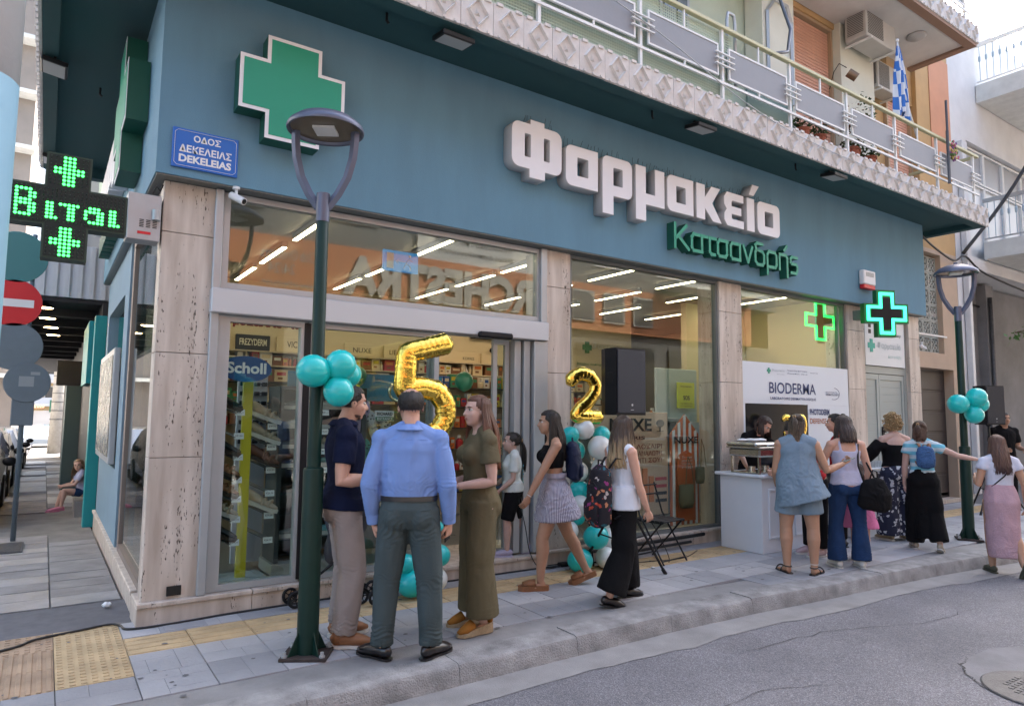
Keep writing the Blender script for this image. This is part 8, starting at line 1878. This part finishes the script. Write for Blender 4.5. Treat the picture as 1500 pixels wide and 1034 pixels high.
# ---- 10 woman in the lavender tank top
LAV = cloth('lavender_tank', (.50, .50, .64), .85, .2); JN = cloth('dark_jeans', (.018, .045, .12), .85, .45, 420, .2)
p = Person('woman in lavender tank top and dark blue jeans with a black shoulder bag', (6.52, -1.74, .012), -36, 1.62, 'f', SK1, .010, 1.04, la=(-.42, .25, -1), lf=(-.05, .9, -.2), ra=(.30, .05, -1), rf=(.05, .25, -1), lt=(-.10, .03, -1), ls=(0, -.04, -1), rt=(.10, .0, -1), rs=(0, -.04, -1), head=(10, 6, 0), fy=(6, -8), curl=.6)
mb = MB(); H = p.H; p.torso(mb, .011, .54, .775); [mb.tube([p.T(q*.052*H, -.045*H, .76), p.T(q*.056*H, -.03*H, .815), p.T(q*.054*H, .03*H, .80), p.T(q*.05*H, .055*H, .76)], .016*H, 8, ry=.007*H) for q in (-1, 1)]; mb.tube([p.T(0, -.004*H, .530), p.T(0, 0, .62)], [.112*H, .094*H], 24, ry=[.082*H, .066*H], up=(0, 1, 0)); p.garment('tank_top', mb, LAV, base=.004, folds=[(p.T(0, -.1, .58), (.2, 0, 1), .15, .004, .05)])
mb = MB(); p.torso(mb, .012, .485, .56); p.leg(mb, 0, 1.99, .061, .043, .058); p.leg(mb, 1, 1.99, .061, .043, .058); p.garment('jeans', mb, JN, folds=p.pantfolds(.009), base=.005); belt(p, .553, LEA, .014, .022); p.shoes(WSO, WSO, 'loafer')
p.hair('long', hairmat('hair_cool_brown', (.055, .036, .03)), .20, 280, 12, .8, .003)
t = thing('shoulder_bag', 'large soft black bag hanging from the shoulder of the woman in lavender', 'bag', at_back(p, -36, .20, -.16, .78), radians(-40)); mb = MB().tube([(0, 0, -.17), (.01, 0, -.12), (.02, -.01, 0), (0, 0, .13), (-.01, 0, .17)], [.11, .175, .17, .12, .07], 20, ry=[.05, .075, .075, .05, .03], up=(0, 1, 0))
me = remeshed(mb, .011, 2); wrinkle(me, [(Vector((0, -.08, 0)), (1, 0, .5), .15, .009, .08)], .006, 4); me.materials.clear(); me.materials.append(BLK); me.polygons.foreach_set('use_smooth', [True]*len(me.polygons)); add('bag_body', me, t, world=False)
MB().tube([(-.09, 0, .13), (-.13, .03, .30), (-.10, .10, .52), (-.08, .16, .56), (-.05, .18, .46), (.05, .06, .15)], .010, 6).tube([(.05, 0, .16), (.04, -.01, .24), (.0, -.01, .26), (-.03, 0, .16)], .008, 6).build('strap', BLACK, t, smooth=True, world=False)
# ---- child in pink behind her
p = Person('small child in a pink dress half hidden behind the woman in jeans', (6.98, -1.62, .012), -60, 1.06, 'f', SK1, .011, 1.0, head=(10, 5, 0), footcover=0); H = p.H; mb = MB(); p.torso(mb, .012, .60, .82); mb.tube([p.T(0, 0, .66), p.T(0, 0, .56), p.T(0, 0, .45), p.T(0, 0, .34)], [.09*H, .12*H, .155*H, .185*H], 24, ry=[.07*H, .10*H, .13*H, .16*H], up=(0, 1, 0)); p.garment('dress', mb, cloth('pink_cotton', (.60, .18, .34)), folds=[(p.T(0, 0, .42), (1, 0, 0), .25, .008, .08)]); p.hair('bob', hairmat('hair_brown', (.045, .022, .015)), .14, 160, 5); p.shoes(LEA, ROPE, 'sandal')
# ---- 11 blonde woman
PAT = blotchy('paisley_print', (.012, .015, .04), [(.55, .56, .58), (.50, .51, .55)], 20, .28)
p = Person('blonde curly haired woman in black off shoulder top and black white patterned trousers', (8.62, -1.22, .012), -28, 1.63, 'f', SK2, .011, 1.16, la=(-.55, .35, -.85), lf=(.1, .9, .35), ra=(.3, .25, -1), rf=(-.2, .8, .1), lt=(-.06, .02, -1), rt=(.06, 0, -1), head=(6, 4, 0), fy=(20, -20), curl=.6)
mb = MB(); H = p.H; p.torso(mb, .015, .56, .765); 
for i in (0, 1): a_, e_, w_ = p.sh[i], p.elb[i], p.wri[i]; mb.tube([p.T((i*2-1)*.07*H, 0, .745), a_.lerp(e_, .3), a_.lerp(e_, .7), e_, e_.lerp(w_, .5)], [.045*H, .050*H, .052*H, .052*H, .046*H], 16)
p.garment('off_shoulder_top', mb, BLK); mb = MB(); p.torso(mb, .014, .485, .58); p.leg(mb, 0, 2.0, .07, .07, .078); p.leg(mb, 1, 2.0, .07, .07, .078); p.garment('patterned_trousers', mb, PAT, base=.006, folds=p.pantfolds(.004)); p.shoes(ROPE, WSO, 'clog'); p.hair('curly', hairmat('hair_blonde', (.46, .31, .15)), seed=3)
# ---- 12 woman with the mini backpack and outstretched arm
STB = striped('aqua_striped_jersey', (.52, .62, .66), (.16, .46, .58), 'Z', 11, .5)
p = Person('woman in aqua striped tee and long black skirt stretching her arm to a friend', (8.27, -1.72, .012), -52, 1.57, 'f', SK2, .011, 1.0, la=(-.12, .12, -1), lf=(0, .2, -1), ra=(.95, .10, -.45), rf=(1, .30, -.18), lt=(-.04, .16, -1), ls=(0, .05, -1), rt=(.04, -.12, -1), rs=(.05, -.34, -1), lean=(3, 0), head=(-24, 0, 0), fy=(0, -20), toe=(0, 24), curl=.4, palms=[Vector((1, 0, 0)), Vector((0, 0, -1))])
mb = MB(); H = p.H; p.torso(mb, .013, .58, .82); p.sleeve(mb, 0, .35, .042, .04); p.sleeve(mb, 1, .35, .042, .04); p.garment('striped_tee', mb, STB)
mb = MB(); p.torso(mb, .012, .485, .62); p.leg(mb, 0, 1.98, .066, .064, .064); p.leg(mb, 1, 1.90, .066, .064, .064); mb.tube([p.T(0, 0, .52), p.knee[0].lerp(p.knee[1], .5), p.ank[0].lerp(p.ank[1], .5)+Vector((0, 0, .06))], [.098*H, .080*H, .078*H], 20, ry=[.072*H, .075*H, .085*H], up=(0, 1, 0)); p.garment('long_skirt', mb, BLK, base=.005, folds=[(p.knee[0], (1, 0, 0), .3, .006, .09)]); p.shoes(mat('beige_shoe', (.40, .34, .26), .6), WSO, 'loafer'); p.hair('halfup', hairmat('hair_chestnut', (.10, .055, .035)), .16, 200, 8, .8, .004)
MBK = blotchy('mini_bag_blue', (.03, .09, .22), [(.06, .14, .3), (.02, .06, .16)], 60, .3); backpack(at_back(p, -52, -.0, -.155, 1.00), -52, .21, .10, .25, MBK, 'small round blue backpack with tan trim on the woman in striped tee', strapc=LEA, pocket=MBK, seed=8)
# ---- 13 woman in pink skirt walking away on the road
PKS = cloth('dusty_pink_lace', (.50, .33, .37), .85, 1.0, 90, .2); WT2 = cloth('white_jersey', (.62, .64, .74))
p = Person('woman in white tee and long dusty pink skirt walking away at the right edge', (8.30, -2.52, -.118), -46, 1.55, 'f', SK3, .011, 1.08, la=(-.3, -.1, -1), lf=(.2, .8, .25), ra=(.30, -.15, -1), rf=(.08, .15, -1), lt=(-.03, .16, -1), ls=(0, -.05, -1), rt=(.03, -.16, -1), rs=(0, -.55, -1), head=(4, 2, 0), fy=(0, 0), toe=(0, 55), curl=.5)
mb = MB(); H = p.H; p.torso(mb, .012, .60, .82); p.sleeve(mb, 0, .35, .042, .04); p.sleeve(mb, 1, .35, .042, .04); p.garment('white_tee', mb, WT2)
mb = MB(); mb.tube([p.T(0, 0, .635), p.T(0, -.005*H, .57), p.T(0, -.012*H, .51), p.T(0, -.01*H, .40), p.T(0, -.02*H, .26), p.T(0, -.03*H, .12)], [.086*H, .106*H, .116*H, .108*H, .104*H, .102*H], 28, ry=[.064*H, .082*H, .094*H, .096*H, .10*H, .10*H], up=(0, 1, 0)); p.garment('long_skirt', mb, PKS, base=.006, folds=[(p.T(0, 0, .22), (1, 0, 0), .3, .007, .07)]); p.shoes(mat('olive_shoe', (.07, .075, .05), .6), mat('olive_sole', (.09, .09, .06), .7), 'loafer')
p.hair('long', hairmat('hair_violet_brown', (.13, .07, .05), (.05, .03, .05), 1.0, 1.25), .34, 260, 14, .9, .012)
MB().tube([p.T(.07*H, .02*H, .815), p.T(.05*H, -.065*H, .76), p.T(0, -.075*H, .70), p.T(-.07*H, -.04*H, .62)], .007, 6).build('bag_strap', BLACK, p.root, world=False)
# ---- 14 man behind the far loudspeaker
p = Person('person in black standing behind the far loudspeaker, face under its edge', (13.55, -.72, .012), 140, 1.72, 'm', SK3, .014, 1.0, lf=(.2, 1, -.1), rf=(-.2, 1, -.1)); mb = MB(); p.torso(mb, .014, .53, .82); p.sleeve(mb, 0, .7, .043, .042); p.sleeve(mb, 1, .7, .043, .042); p.garment('t_shirt', mb, BLK, vox=.015); mb = MB(); p.torso(mb, .012, .485, .57); p.leg(mb, 0, 1.95, .058, .045, .04); p.leg(mb, 1, 1.95, .058, .045, .04); p.garment('trousers', mb, BLK, vox=.015); p.shoes(BLE, BLE, 'loafer'); p.hair('short', hairmat('hair_black', (.015, .011, .009)), n=150)
# ---- 15 girl sitting on the step in the side street
st_ = MB().box(-.16, .2, 7.3, 8.3, -.2, .12).build('door_step_block', SLD); tag(st_, 'low grey doorstep in the side street where the girl sits', 'step')
p = Person('little girl in lilac top and pink sandals sitting on a side street doorstep', (-.05, 7.6, -.09), 98, 1.16, 'f', SK2, .010, 1.0, lt=(-.1, 1, .25), ls=(0, .12, -1), rt=(.1, 1, .10), rs=(0, .25, -1), la=(-.1, .5, -.8), lf=(.4, .8, -.1), ra=(.1, .5, -.8), rf=(-.4, .8, -.1), lean=(8, 0), head=(60, 0, 0), seat=.32, fy=(0, 0), curl=.5)
mb = MB(); p.torso(mb, .014, .50, .82); p.sleeve(mb, 0, .6, .042, .042); p.sleeve(mb, 1, .6, .042, .042); p.garment('top', mb, cloth('lilac_white', (.40, .42, .58)), vox=.012); mb = MB(); p.torso(mb, .012, .485, .54); p.leg(mb, 0, .5, .06, .055); p.leg(mb, 1, .5, .06, .055); p.garment('shorts', mb, JN, vox=.012); p.shoes(mat('pink_sandal', (.55, .18, .28), .6), mat('pink_sandal', (.55, .18, .28), .6), 'clog'); p.hair('long', hairmat('hair_light_brown', (.22, .13, .07)), .24, 140, 5)
